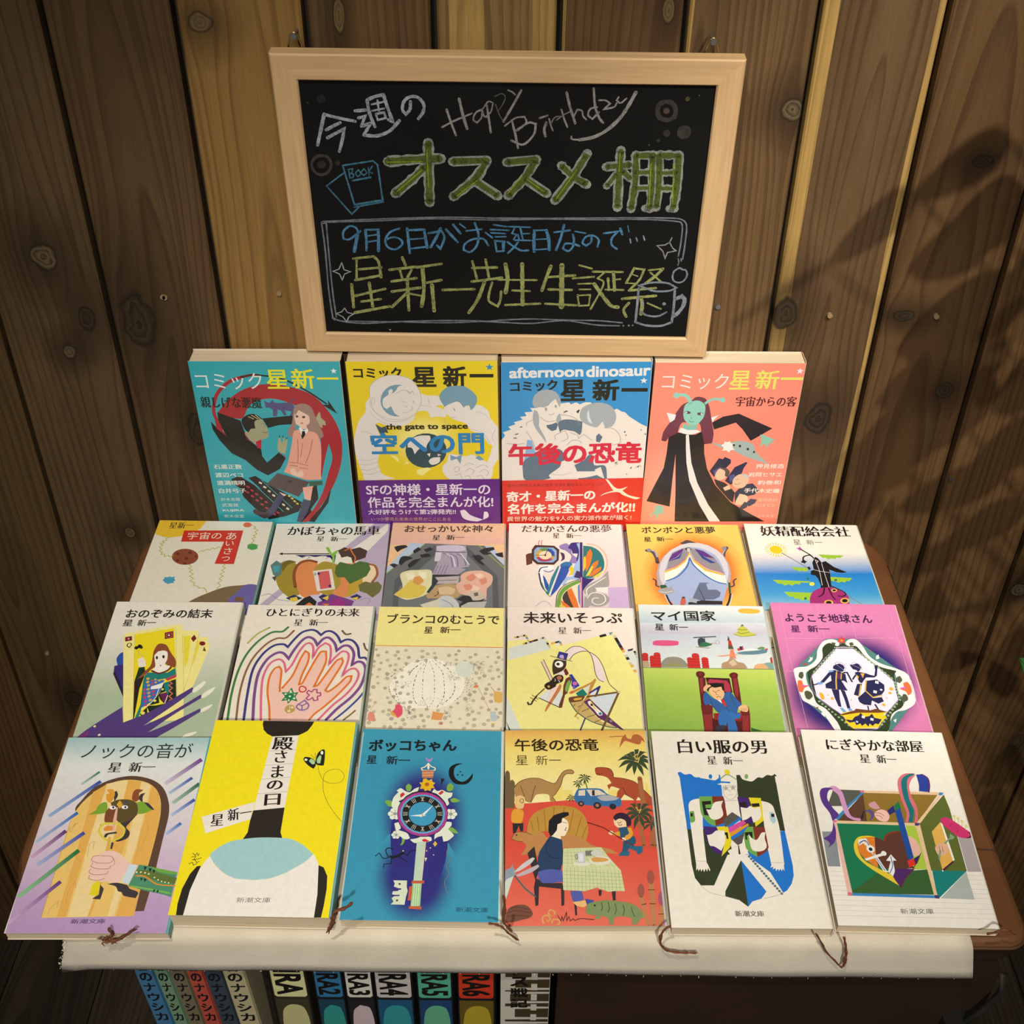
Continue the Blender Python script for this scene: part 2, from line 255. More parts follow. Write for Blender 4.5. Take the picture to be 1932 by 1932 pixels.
# ---------------------------------------------------------------- the setting: plank wall, floor, ceiling
YW = YW
wall = thing('wall_back', None, None, (0, YW, 0), kind='structure')
mb = MB(); mb.box(-1.6, .014, -0.01, 1.6, .03, 2.5); mb.build('backing_board', plain('dark_backing', (.010, .008, .006), .9), wall)
EDGE = [-0.9954, -0.90132, -0.80825, -0.71418, -0.6201, -0.52501, -0.43154, -0.33777, -0.24339, -0.15073, -0.05918, 0.03035, 0.11977, 0.21425, 0.3053, 0.39705, 0.4891, 0.58267, 0.67574, 0.7688, 0.86187, 0.95493]
BR = (.122, .071, .031); BD = (.052, .028, .012)
YL = (.27, .165, .055); YD = (.13, .075, .024)
PL = {8: (YL, YD), 9: ((.185, .112, .050), (.085, .047, .02)), 10: ((.31, .20, .080), (.15, .088, .034)), 11: ((.190, .112, .052), (.088, .046, .02)), 12: ((.185, .115, .053), (.075, .042, .019)),
      13: ((.168, .105, .053), (.078, .045, .02)), 5: ((.135, .088, .04), (.065, .04, .018)), 6: ((.150, .10, .054), (.07, .043, .021)), 7: ((.145, .09, .045), (.06, .036, .017))}
for i in range(len(EDGE) - 1):
    x0, x1 = EDGE[i], EDGE[i + 1]; g = .0023; b, d = PL.get(i, (BR, BD)); wk = 1 if i in (8,) or i not in PL else .78; b = [q * wk * z for q, z in zip(b, (1.03, .96, .84))]; d = [q * wk * z for q, z in zip(d, (1.03, .95, .84))]
    kn = [k for k in KN if x0 < k[0] < x1]
    sap = {12: [(x0, x0 + .004)], 13: [(x0, x0 + .013), (x1 - .008, x1)], 10: [(x0 + .01, x0 + .035), (x1 - .02, x1)], 11: [(x0, x0 + .004)]}.get(i)
    cxs = (x0 + x1) / 2 + random.uniform(-.03, .03)
    visible = 4 <= i <= 16
    m = wood('plank_wood_%d' % i, b, d, random.uniform(420, 620), i * 3.7, 'Z', kn, sap, (.42, .27, .085), cxs, random.uniform(.4, 1.6), slope=random.uniform(.012, .05), dist0=random.uniform(.0, .02), blotch=.3 if i not in (8, 10) else .12) if visible else (m if i else wood('plank_wood', BR, BD, 300, 1))
    mb = MB(); dy = random.uniform(-.0012, .0012); r = .0015; zt = 2.5
    prof = [(x0 + g, .012), (x0 + g, -.0 + r), (x0 + g + r, 0), (x1 - g - r, 0), (x1 - g, r), (x1 - g, .012)]
    mb.prism(prof, lambda p: (p[0], p[1] + dy, .0006), lambda p: (p[0], p[1] + dy, zt))
    mb.build('plank', m, wall, weld=True)
M_STEEL = plain('screw_steel', (.35, .36, .4), .35, .9); M_HOLE = plain('raw_nail_hole', (.26, .18, .09), .9)
for i, (nx, nz) in enumerate(NAILS):
    mb = MB(); n = 10; r = .0022
    mb.prism([(math.cos(2 * math.pi * k / n) * r, math.sin(2 * math.pi * k / n) * r) for k in range(n)], lambda p: (nx + p[0], -.0022, nz + p[1]), lambda p: (nx + p[0] * .8, .004, nz + p[1] * .8))
    mb.build('screw_head', M_STEEL if i in (0, 5) else M_HOLE, wall)
floor = thing('floor', None, None, (0, 0, 0), kind='structure')
fw = [wood('floor_wood_%d' % k, c, [x * .4 for x in c], 420, 40 + k * 7, 'Y', (), None, None, -.6 + k * .1, .3, rough=.7, slope=.05, lines=.9, blotch=.6) for k, c in enumerate(((.050, .036, .022), (.040, .029, .018), (.060, .043, .026)))]
xs = [-1.5 + .0 + .118 * k for k in range(27)]
off = -.5218 - xs[8]
for k, x in enumerate(xs):
    for j, (ya, yb) in enumerate(((-1.2, .1 + .3 * (k % 3)), (.1 + .3 * (k % 3), YW + .012))):
        mb = MB(); mb.box(x + off + .0008, ya + .0008, -.012, x + off + .1172, yb - .0008, 0); mb.build('plank', fw[(k * 2 + j * 1) % 3], floor)
mb = MB(); mb.box(-1.6, -1.2, -.03, 1.6, YW + .03, -.0125); mb.build('subfloor', plain('pale_joint', (.10, .08, .055), .9), floor)
mb = MB(); mb.box(-1.6, -1.2, 2.5, 1.6, YW + .03, 2.53); o = mb.build('ceiling', plain('ceiling_paint', (.45, .4, .33), .9)); o['kind'] = 'structure'

# ---------------------------------------------------------------- display table with leather top and side cabinet
TZ = 1.4 - .682          # height of the cloth's upper face
T0 = TZ - .0018          # table surface
tab = thing('display_table', 'dark brown leather-topped table with rounded corners carrying the paperback display', 'table', (0, .64, 0))
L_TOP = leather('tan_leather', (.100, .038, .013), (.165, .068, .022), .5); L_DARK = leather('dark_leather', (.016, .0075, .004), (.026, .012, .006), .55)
def rrect(x0, y0, x1, y1, r, n=8, rl=.072, rr_=.015):
    out = []
    for cx, cy, a0, r in ((x1 - r, y1 - r, 0, r), (x0 + r, y1 - r, 90, r), (x0 + rl, y0 + rl, 180, rl), (x1 - rr_, y0 + rr_, 270, rr_)):
        for k in range(n + 1):
            a = math.radians(a0 + 90 * k / n); out.append((cx + r * math.cos(a), cy + r * math.sin(a)))
    return out
FY = .4315               # front edge of the table in y
o0 = rrect(-.337, FY, .340, YW - .018, .042); mb = MB()
lay = [(0, T0 - .006), (0, T0 - .004), (.0012, T0 - .0012), (.004, T0)]
rings = []
for ins, z in lay:
    q = rrect(-.337 + ins, FY + ins, .340 - ins, YW - .018 - ins, .042 - ins); rings.append([(p[0], p[1] - .64, z) for p in q])
for a, b in zip(rings, rings[1:]):
    for i in range(len(a)): mb.poly([a[i], a[(i + 1) % len(a)], b[(i + 1) % len(a)], b[i]])
mb.poly(rings[-1]); mb.poly(rings[0][::-1]); top = mb.build('tabletop', L_TOP, tab, weld=True)
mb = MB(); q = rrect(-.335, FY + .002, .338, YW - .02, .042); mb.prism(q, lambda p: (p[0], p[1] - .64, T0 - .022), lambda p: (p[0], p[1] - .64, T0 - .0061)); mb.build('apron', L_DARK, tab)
# edge piping
mb = MB(); q = rrect(-.3375, FY - .0005, .3405, YW - .0175, .042, 10); mb.tube([(p[0], p[1] - .64, T0 - .0055) for p in q] + [(q[0][0], q[0][1] - .64, T0 - .0055)], .0012, 6); mb.build('edge_piping', leather('piping_leather', (.05, .02, .008), (.09, .04, .014)), tab, shade=True)
# stitched seam patch on the right side of the top
mb = MB(); mb.tube([(.300, .505 - .64, T0 + .0003), (.338, .503 - .64, T0 + .0003), (.3406, .498 - .64, T0 - .004)], .0005, 5); mb.tube([(.3405, .53 - .64, T0 - .006), (.3412, .50 - .64, T0 - .012), (.3412, .462 - .64, T0 - .006)], .0006, 5); mb.build('stitching', plain('dark_thread', (.03, .012, .006), .8), tab)
# cabinet under the right half
mb = MB(); CX0, CX1 = .0335, .331
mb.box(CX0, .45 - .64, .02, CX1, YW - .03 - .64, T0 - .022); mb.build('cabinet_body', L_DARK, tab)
mb = MB(); pr = [(CX0 + .0005, .02), (CX1 - .004, .02), (CX1 - .001, .06), (CX1, T0 - .05)] + [(CX1 - .02 + .02 * math.cos(a), T0 - .043 + .02 * math.sin(a)) for a in [math.radians(k * 15) for k in range(1, 7)]] + [(CX0 + .0005, T0 - .023)]
mb.prism(pr, lambda p: (p[0], FY + .004 - .64, p[1]), lambda p: (p[0], .4499 - .64, p[1])); mb.build('front_panel', L_DARK, tab, weld=True)
mb = MB(); mb.tube([(CX1 + .0015, FY + .002 - .64, T0 - .04), (CX1 + .002, FY - .002 - .64, T0 - .055), (CX1 - .006, FY - .004 - .64, T0 - .075), (CX1 - .016, FY - .004 - .64, T0 - .092)], .0022, 6); mb.build('hanging_cord', plain('black_cord', (.008, .007, .007), .7), tab, shade=True)
mb = MB(); hp = [(CX1 - .016, T0 - .088), (CX1 - .008, T0 - .092), (CX1 - .018, T0 - .19), (CX1 - .034, T0 - .19), (CX1 - .026, T0 - .096)]
mb.prism(hp, lambda p: (p[0], FY - .010 - .64, p[1]), lambda p: (p[0], FY + .0038 - .64, p[1])); hh = mb.build('strap_handle', leather('black_leather', (.006, .006, .006), (.014, .013, .012), .4), tab, weld=True)
# open bay: lower shelf, back legs
mb = MB(); mb.box(-.262, FY + .003 - .64, .418, CX0 - .0005, .64 - .64, .432); mb.build('lower_shelf', L_DARK, tab)
for lx in (-.235, -.02):
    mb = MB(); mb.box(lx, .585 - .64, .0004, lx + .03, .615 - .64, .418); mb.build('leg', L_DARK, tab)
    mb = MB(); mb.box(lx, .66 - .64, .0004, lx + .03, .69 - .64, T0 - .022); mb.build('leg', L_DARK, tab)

# ---------------------------------------------------------------- cloth
clo = thing('table_cloth', 'white felt cloth hanging over the front edge of the table under the paperbacks', 'cloth', (0, FY, TZ))
mb = MB(); th = .0015; n = 60
def cl_x(t, z):  # left/right limits widen slightly with the drop
    xl = -.285 - (-z) * .30 + .0012 * math.sin(z * 900) if z < 0 else -.285
    xr = .300 + (-z) * .23 if z < 0 else .300
    return xl + (xr - xl) * t
path = [(YW - .02 - FY, 0), (.2, 0), (.05, 0), (.004, 0), (.0, -.0006), (-.0028, -.003), (-.0036, -.008), (-.0040, -.018), (-.0042, -.028), (-.0044, -.0355)]
P0 = []; P1 = []
for k, (y, z) in enumerate(path):
    a = []; b = []
    for j in range(n + 1):
        t = j / n; wv_ = (.0003 * math.sin(t * 19) + .0002 * math.sin(t * 41 + 1)) * min(1, max(0, -z / .02))
        zz = z - (.0015 * t + .0004 * math.sin(t * 9) if k == len(path) - 1 else 0)
        if k == len(path) - 1 and j < 2: zz -= .0045 * (2 - j) / 2
        x = cl_x(t, zz); a.append((x, y - wv_, zz)); b.append((x, y - wv_ + (th if z < -.002 else 0), zz - (th if z > -.002 else 0)))
    P0.append(a); P1.append(b)
for k in range(len(path) - 1):
    for j in range(n):
        mb.poly([P0[k][j], P0[k][j + 1], P0[k + 1][j + 1], P0[k + 1][j]]); mb.poly([P1[k][j + 1], P1[k][j], P1[k + 1][j], P1[k + 1][j + 1]])
    for j in (0, n): mb.poly([P0[k][j], P0[k + 1][j], P1[k + 1][j], P1[k][j]])
for k in (0, len(path) - 1):
    for j in range(n): mb.poly([P0[k][j], P0[k][j + 1], P1[k][j + 1], P1[k][j]])
M_CLOTH = cloth(); mb.build('felt', M_CLOTH, clo, weld=True, shade=True)
mb = MB()
for k in range(110):   # fuzzy cut edge
    z = -random.uniform(.002, .036); x = cl_x(0, z)
    if k > 60: z = -.0364 - .0015 * ((k - 60) / 50); x = cl_x((k - 60) / 50, z)
    y = -.004; d = Vector((random.uniform(-1, .2) if k <= 60 else random.uniform(-.5, .5), random.uniform(-.4, .2), random.uniform(-1, .4))).normalized() * random.uniform(.0005, .0013)
    mb.tube([(x, y, z), (x + d[0] * .6, y + d[1], z + d[2] * .5), (x + d[0], y + d[1] * 1.4, z + d[2])], .00016, 3)
o = mb.build('fuzz', plain('felt_fuzz', (.72, .66, .54), 1), clo, weld=True); o['kind'] = 'stuff'

# ---------------------------------------------------------------- lettering
TXT = {}
OFFS = {'n': -.004, 'g': 0, 'k': 0, 'b': 0, 'm': -.006}   # heavier faces are overprinted with small shifts
SHIFT = {'k': [(a, b) for a in (-.018, 0, .018) for b in (-.013, .013)], 'b': [(a, b) for a in (-.032, 0, .032) for b in (-.026, 0, .026)], 'm': [(-.034, 0), (-.012, 0), (.012, 0), (.034, 0)]}
def need(style, s): TXT.setdefault((style, s), None)
def make_texts():
    obs = []
    for (style, s) in TXT:
        c = bpy.data.curves.new('glyphs', 'FONT'); c.body = s.replace('_', ' '); c.resolution_u = 3; c.offset = OFFS[style]; c.size = 1
        o = bpy.data.objects.new('glyphs', c); COL.objects.link(o); obs.append(((style, s), o))
    bpy.context.view_layer.update(); dg = bpy.context.evaluated_depsgraph_get()
    for key, o in obs:
        me = o.evaluated_get(dg).to_mesh(); me.calc_loop_triangles()
        vs = [(v.co.x, v.co.y) for v in me.vertices]; ts = [tuple(t.vertices) for t in me.loop_triangles]
        o.evaluated_get(dg).to_mesh_clear()
        if key[0] in SHIFT:
            V = []; T = []
            for dx, dy in SHIFT[key[0]]:
                k = len(V); V += [(x + dx, y + dy, len(V)) for x, y in vs]; T += [tuple(i + k for i in t) for t in ts]
            vs, ts = V, T
        nb = len(set(v[2] for v in vs if len(v) > 2)) or 1; per = len(vs) // nb; vs = [(v[0], v[1], i // per) for i, v in enumerate(vs)]
        x0 = min(v[0] for v in vs); x1 = max(v[0] for v in vs); y0 = min(v[1] for v in vs); y1 = max(v[1] for v in vs)
        TXT[key] = ([((x - x0) / (x1 - x0) - .5, (y - y0) / (y1 - y0) - .5, i * 1.1e-6) for x, y, i in vs], ts)
    for _, o in obs:
        c = o.data; bpy.data.objects.remove(o); bpy.data.curves.remove(c)

# ---------------------------------------------------------------- flat print: drawings in tenths of a millimetre on a cover
def clip(poly, x0, y0, x1, y1):
    """poly: list of (x,y,col)"""
    for ax, lim, sg in ((0, x0, 1), (0, x1, -1), (1, y0, 1), (1, y1, -1)):
        out = []
        for i in range(len(poly)):
            a, b = poly[i - 1], poly[i]; da = (a[ax] - lim) * sg; db = (b[ax] - lim) * sg
            if (da >= 0) != (db >= 0):
                t = da / (da - db); out.append((a[0] + (b[0] - a[0]) * t, a[1] + (b[1] - a[1]) * t, tuple(p + (q - p) * t for p, q in zip(a[2], b[2]))))
            if db >= 0: out.append(b)
        poly = out
        if len(poly) < 3: return []
    return poly
class Print:
    def __init__(s, W, H, z0, kk=KA, dz=3.5e-6, jitter=0):
        s.W = W; s.H = H; s.z = z0; s.kk = kk; s.dz = dz; s.jit = jitter
        s.art = MB(); s.txt = MB(); s.band = None; s.cur = s.art; s.lines = []
    def pt(s, a): x, y = a.split(','); return (float(x) / 10, float(y) / 10)
    def fill(s, pts, col, mb=None):
        mb = mb or s.cur; cols = col if isinstance(col, list) and isinstance(col[0], (list, tuple)) else [col] * len(pts)
        P = [(p[0], p[1], tuple(c)) for p, c in zip(pts, cols)]
        P = clip(P, 0, 0, s.W, s.H)
        if len(P) < 3: return
        if len(P) <= 4 and isinstance(col, list) and isinstance(col[0], (list, tuple)): tr = [(0, 1, 2), (0, 2, 3)][:len(P) - 2]
        else:
            try: tr = tessellate_polygon([[Vector((p[0], p[1], 0)) for p in P]])
            except Exception: return
        b = len(mb.v)
        mb.v += [(p[0] / 1000, p[1] / 1000, s.z) for p in P]; mb.c += [p[2] for p in P]
        for t in tr:
            a, bb, c = (P[i] for i in t)
            cr = (bb[0] - a[0]) * (c[1] - a[1]) - (bb[1] - a[1]) * (c[0] - a[0])
            if abs(cr) < 1e-7: continue
            mb.f.append(tuple(b + i for i in (t if cr > 0 else t[::-1]))); mb.m.append(0)
    def stroke(s, pts, w, col, closed=False):
        n = len(pts)
        if n < 2: return
        L = []; R = []
        for i in range(n):
            p = pts[i]; a = pts[i - 1] if (i or closed) else p; b = pts[(i + 1) % n] if (i < n - 1 or closed) else p
            def dirn(u, v): d = math.hypot(v[0] - u[0], v[1] - u[1]) or 1e-9; return ((v[0] - u[0]) / d, (v[1] - u[1]) / d)
            d1 = dirn(a, p) if a != p else dirn(p, b); d2 = dirn(p, b) if b != p else d1
            nx, ny = -(d1[1] + d2[1]), d1[0] + d2[0]; m = math.hypot(nx, ny) or 1; nx /= m; ny /= m
            k = 1 / max(.5, abs(nx * -d1[1] + ny * d1[0])); ww = w / 2 * k * (1 + (random.uniform(-s.jit, s.jit) if s.jit else 0))
            L.append((p[0] + nx * ww, p[1] + ny * ww)); R.append((p[0] - nx * ww, p[1] - ny * ww))
        for i in range(n if closed else n - 1):
            j = (i + 1) % n; s.fill([R[i], R[j], L[j], L[i]], col)
        if w > .5 and not closed:
            for p in (pts[0], pts[-1]): s.disc(p, w / 2, col, 8)
    def disc(s, p, r, col, n=14): s.fill([(p[0] + r * math.cos(2 * math.pi * k / n), p[1] + r * math.sin(2 * math.pi * k / n)) for k in range(n)], col)
    def run(s, ops):
        for ln in ops.strip().split('\n'):
            t = ln.split(); op = t[0]; s.z += s.dz; C = lambda h: srgb(h, s.kk); P = [s.pt(a) for a in t if ',' in a and a[0] in '-0123456789']
            c = C(t[1]) if op not in 'TM' else None
            if op == 'P': s.fill(P, c)
            elif op == 'S': s.fill(smooth(P, True), c)
            elif op == 'G': a, b = C(t[1]), C(t[2]); s.fill(P, [a, a, b, b])
            elif op == 'L': s.stroke(sub(P, 2.0) if s.jit else P, float(t[2]) / 10, c)
            elif op == 'C': s.stroke(smooth(P, False, 5), float(t[2]) / 10, c)
            elif op == 'CC': s.stroke(smooth(P, True, 5), float(t[2]) / 10, c, True)
            elif op == 'D2':
                Q = smooth(P, False, 7)
                for i in range(0, len(Q) - 1, 2): s.stroke(Q[i:i + 2], float(t[2]) / 10 * random.uniform(.5, 1.6), c)
            elif op == 'E':
                o, a, b = P; n = 22; s.fill([(o[0] + a[0] * math.cos(2 * math.pi * k / n) + b[0] * math.sin(2 * math.pi * k / n), o[1] + a[1] * math.cos(2 * math.pi * k / n) + b[1] * math.sin(2 * math.pi * k / n)) for k in range(n)], c)
            elif op == 'H':
                o, a, b = P; n = 28; k0 = float(t[-1]); c2 = C(t[2])
                rr = lambda f: [(o[0] + f * (a[0] * math.cos(2 * math.pi * k / n) + b[0] * math.sin(2 * math.pi * k / n)), o[1] + f * (a[1] * math.cos(2 * math.pi * k / n) + b[1] * math.sin(2 * math.pi * k / n))) for k in range(n)]
                s.fill(rr(k0), c); K = 5
                for q in range(K):
                    f0 = q / K; f1 = (q + 1) / K; e = lambda x: x * x * (3 - 2 * x)
                    A = rr(k0 + (1 - k0) * f0); B = rr(k0 + (1 - k0) * f1)
                    ca = tuple(x + (y - x) * e(f0) for x, y in zip(c, c2)); cb = tuple(x + (y - x) * e(f1) for x, y in zip(c, c2))
                    for i in range(n): j = (i + 1) % n; s.fill([A[i], B[i], B[j], A[j]], [ca, cb, cb, ca])
            elif op == 'R': s.disc(P[0], float(t[-1]) / 10, c)
            elif op == 'X':
                r = float(t[-1]) / 10; s.fill([(P[0][0] + r * (1 if k % 2 == 0 else .42) * math.sin(math.pi * k / 5), P[0][1] + r * (1 if k % 2 == 0 else .42) * math.cos(math.pi * k / 5)) for k in range(10)], c)
            elif op == 'Q':
                r = float(t[-1]) / 10
                for k in range(4): a = .5 + k * math.pi / 2; s.disc((P[0][0] + r * .6 * math.cos(a), P[0][1] + r * .6 * math.sin(a)), r * .48, c, 8)
            elif op == 'Q2':
                r, r0 = float(t[-2]) / 10, float(t[-1]) / 10
                for k in range(6): a = k * math.pi / 3; s.disc((P[0][0] + r * .62 * math.cos(a), P[0][1] + r * .62 * math.sin(a)), r * .42, c, 8)
                s.z += s.dz; s.disc(P[0], r0, C('8a9a98'), 8)
            elif op == 'V2':
                r = float(t[-2]) / 10; n = int(t[-1]); o = P[0]
                for k in range(n):
                    a = 2 * math.pi * k / n + .35; l = r * random.uniform(.75, 1.05); e = (o[0] + l * math.cos(a), o[1] + l * .85 * math.sin(a) - r * .12)
                    m = (o[0] + l * .55 * math.cos(a), o[1] + l * .55 * math.sin(a) + r * .12); nx, ny = -math.sin(a) * r * .11, math.cos(a) * r * .11
                    s.fill(smooth([o, (m[0] + nx, m[1] + ny), e, (m[0] - nx, m[1] - ny)], True, 3), c)
            elif op == 'D':
                w = float(t[2]) / 10; r0, r1, n = float(t[-3]) / 10, float(t[-2]) / 10, int(t[-1])
                for k in range(n): a = 2 * math.pi * k / n; s.stroke([(P[0][0] + r0 * math.cos(a), P[0][1] + r0 * math.sin(a)), (P[0][0] + r1 * math.cos(a), P[0][1] + r1 * math.sin(a))], w, c)
            elif op == 'N':
                (ax, ay), (bx, by), (cx, cy), (dx, dy) = P; r = float(t[-1]) / 10; n = int(t[-2]); done = []
                for _ in range(n * 6):
                    if len(done) >= n: break
                    x = random.uniform(ax, bx); y = random.uniform(min(ay, by), max(ay, by)); mx, my = (cx + dx) / 2, (cy + dy) / 2
                    if ((x - mx) / (abs(dx - cx) * .56)) ** 2 + ((y - my) / (abs(dy - cy) * .54)) ** 2 < 1: continue
                    if any(math.hypot(x - p, y - q) < r * 2.3 for p, q in done): continue
                    done.append((x, y)); k = random.uniform(.85, 1.1); s.disc((x, y), r * random.uniform(.75, 1.05), [min(1, z * k) for z in c], 9)
            elif op == 'K':
                (ax, ay), (bx, by) = P
                for _ in range(int(t[-1])):
                    x = random.uniform(ax, bx); y = random.uniform(min(ay, by), max(ay, by)); a = random.uniform(0, 6.3); l = random.uniform(.2, 1.1)
                    s.stroke([(x, y), (x + l * math.cos(a), y + l * math.sin(a))], .22, c)
            elif op == 'M':
                a, b = P; w = float(t[-1]) / 10; L = math.hypot(b[0] - a[0], b[1] - a[1]); n = max(2, int(L / w)); pal = ('1c1816', '2c2f6a', 'd8a840', 'e6d8c8', '1c1816', '8a4438', '6a8a90', '1c1816', 'c8c0a0')
                for k in range(n):
                    p = (a[0] + (b[0] - a[0]) * k / n, a[1] + (b[1] - a[1]) * k / n); q = (a[0] + (b[0] - a[0]) * (k + 1) / n, a[1] + (b[1] - a[1]) * (k + 1) / n)
                    nx, ny = -(b[1] - a[1]) / L * w / 2, (b[0] - a[0]) / L * w / 2
                    s.fill([(p[0] - nx, p[1] - ny), (q[0] - nx, q[1] - ny), (q[0] + nx, q[1] + ny), (p[0] + nx, p[1] + ny)], C(random.choice(pal)))
            elif op == 'O':
                a, b = P; n = int(t[-2]); r = float(t[-1]) / 10
                for k in range(n): f = k / (n - 1); s.disc((a[0] + (b[0] - a[0]) * f, a[1] + (b[1] - a[1]) * f), r, c, 8)
            elif op == 'U':
                a, b, q = P; w = b[0] - a[0]; h = a[1] - q[1]; r = w / 2
                s.fill([(a[0], q[1]), (b[0], q[1]), (b[0], a[1] - r * .6)] + [(a[0] + r + r * math.cos(k), a[1] - r * .6 + r * .7 * math.sin(k)) for k in (.3, .8, 1.57, 2.3, 2.8)] + [(a[0], a[1] - r * .6)], c); s.z += s.dz
                for k in range(1, 5): y = a[1] - h * k / 5; s.stroke([(a[0] - w * .12, y), (b[0] + w * .12, y)], .22, C('5a1018'))
            elif op == 'W':
                a, b = P; w = float(t[-1]) / 10; L = math.hypot(b[0] - a[0], b[1] - a[1]); nx, ny = -(b[1] - a[1]) / L * w / 2, (b[0] - a[0]) / L * w / 2; c1, c2 = C(t[1]), C(t[2])
                s.fill([(a[0] - nx, a[1] - ny), (b[0] - nx, b[1] - ny), (b[0] + nx, b[1] + ny), (a[0] + nx, a[1] + ny)][::1], [c1, c2, c2, c1])
            elif op == 'I':
                nx, ny = int(t[-2]), int(t[-1]); q = P; lerp = lambda a, b, f: (a[0] + (b[0] - a[0]) * f, a[1] + (b[1] - a[1]) * f)
                for k in range(1, nx): s.stroke([lerp(q[0], q[1], k / nx), lerp(q[3], q[2], k / nx)], .22, c)
                for k in range(1, ny): s.stroke([lerp(q[0], q[3], k / ny), lerp(q[1], q[2], k / ny)], .22, c)
            elif op == 'Y':
                o, a, b = P
                for k in range(12):
                    for dd in ((-.09, .09), (0, 0), (.09, -.09))[: 3 if k % 3 else 3]:
                        t0 = math.pi * 2 * k / 12 + dd[0]; t1 = math.pi * 2 * k / 12 + (dd[1] if k % 2 else dd[0])
                        f = lambda tt, r: (o[0] + r * (a[0] * math.cos(tt) + b[0] * math.sin(tt)), o[1] + r * (a[1] * math.cos(tt) + b[1] * math.sin(tt)))
                        s.stroke([f(t0, .86), f(t1, 1.15)], .28, c)
            elif op == 'B':   # paper band: a raised strip, everything after it is printed on the band
                a, b = P; s.band = (a, b, c, s.z); s.z += .00022; s.cur = MB(); s.bandmb = s.cur
                s.fill([(-1, -1), (s.W + 1, -1), (s.W + 1, b[1]), (-1, a[1])], c)
            elif op == 'T':
                style, h = t[1], float(t[-1]) / 10; c = C(t[2]); a, b = P[-2], P[-1]; vs, ts = TXT[(style, t[3])]
                L = math.hypot(b[0] - a[0], b[1] - a[1]); ux, uy = (b[0] - a[0]) / L, (b[1] - a[1]) / L; mx, my = (a[0] + b[0]) / 2, (a[1] + b[1]) / 2; m = MB(); s.lines.append(m); k = 0
                m.v += [((mx + ux * L * x - uy * h * y) / 1000, (my + uy * L * x + ux * h * y) / 1000, s.z + q_) for x, y, q_ in vs]; s.z += 9e-6; m.c += [tuple(c)] * len(vs)
                m.f += [tuple(i + k for i in q) for q in ts]; m.m += [0] * len(ts)
def sub(P, step):
    out = []
    for a, b in zip(P, P[1:]):
        n = max(1, int(math.hypot(b[0] - a[0], b[1] - a[1]) / step))
        out += [(a[0] + (b[0] - a[0]) * k / n, a[1] + (b[1] - a[1]) * k / n) for k in range(n)]
    return out + [P[-1]]

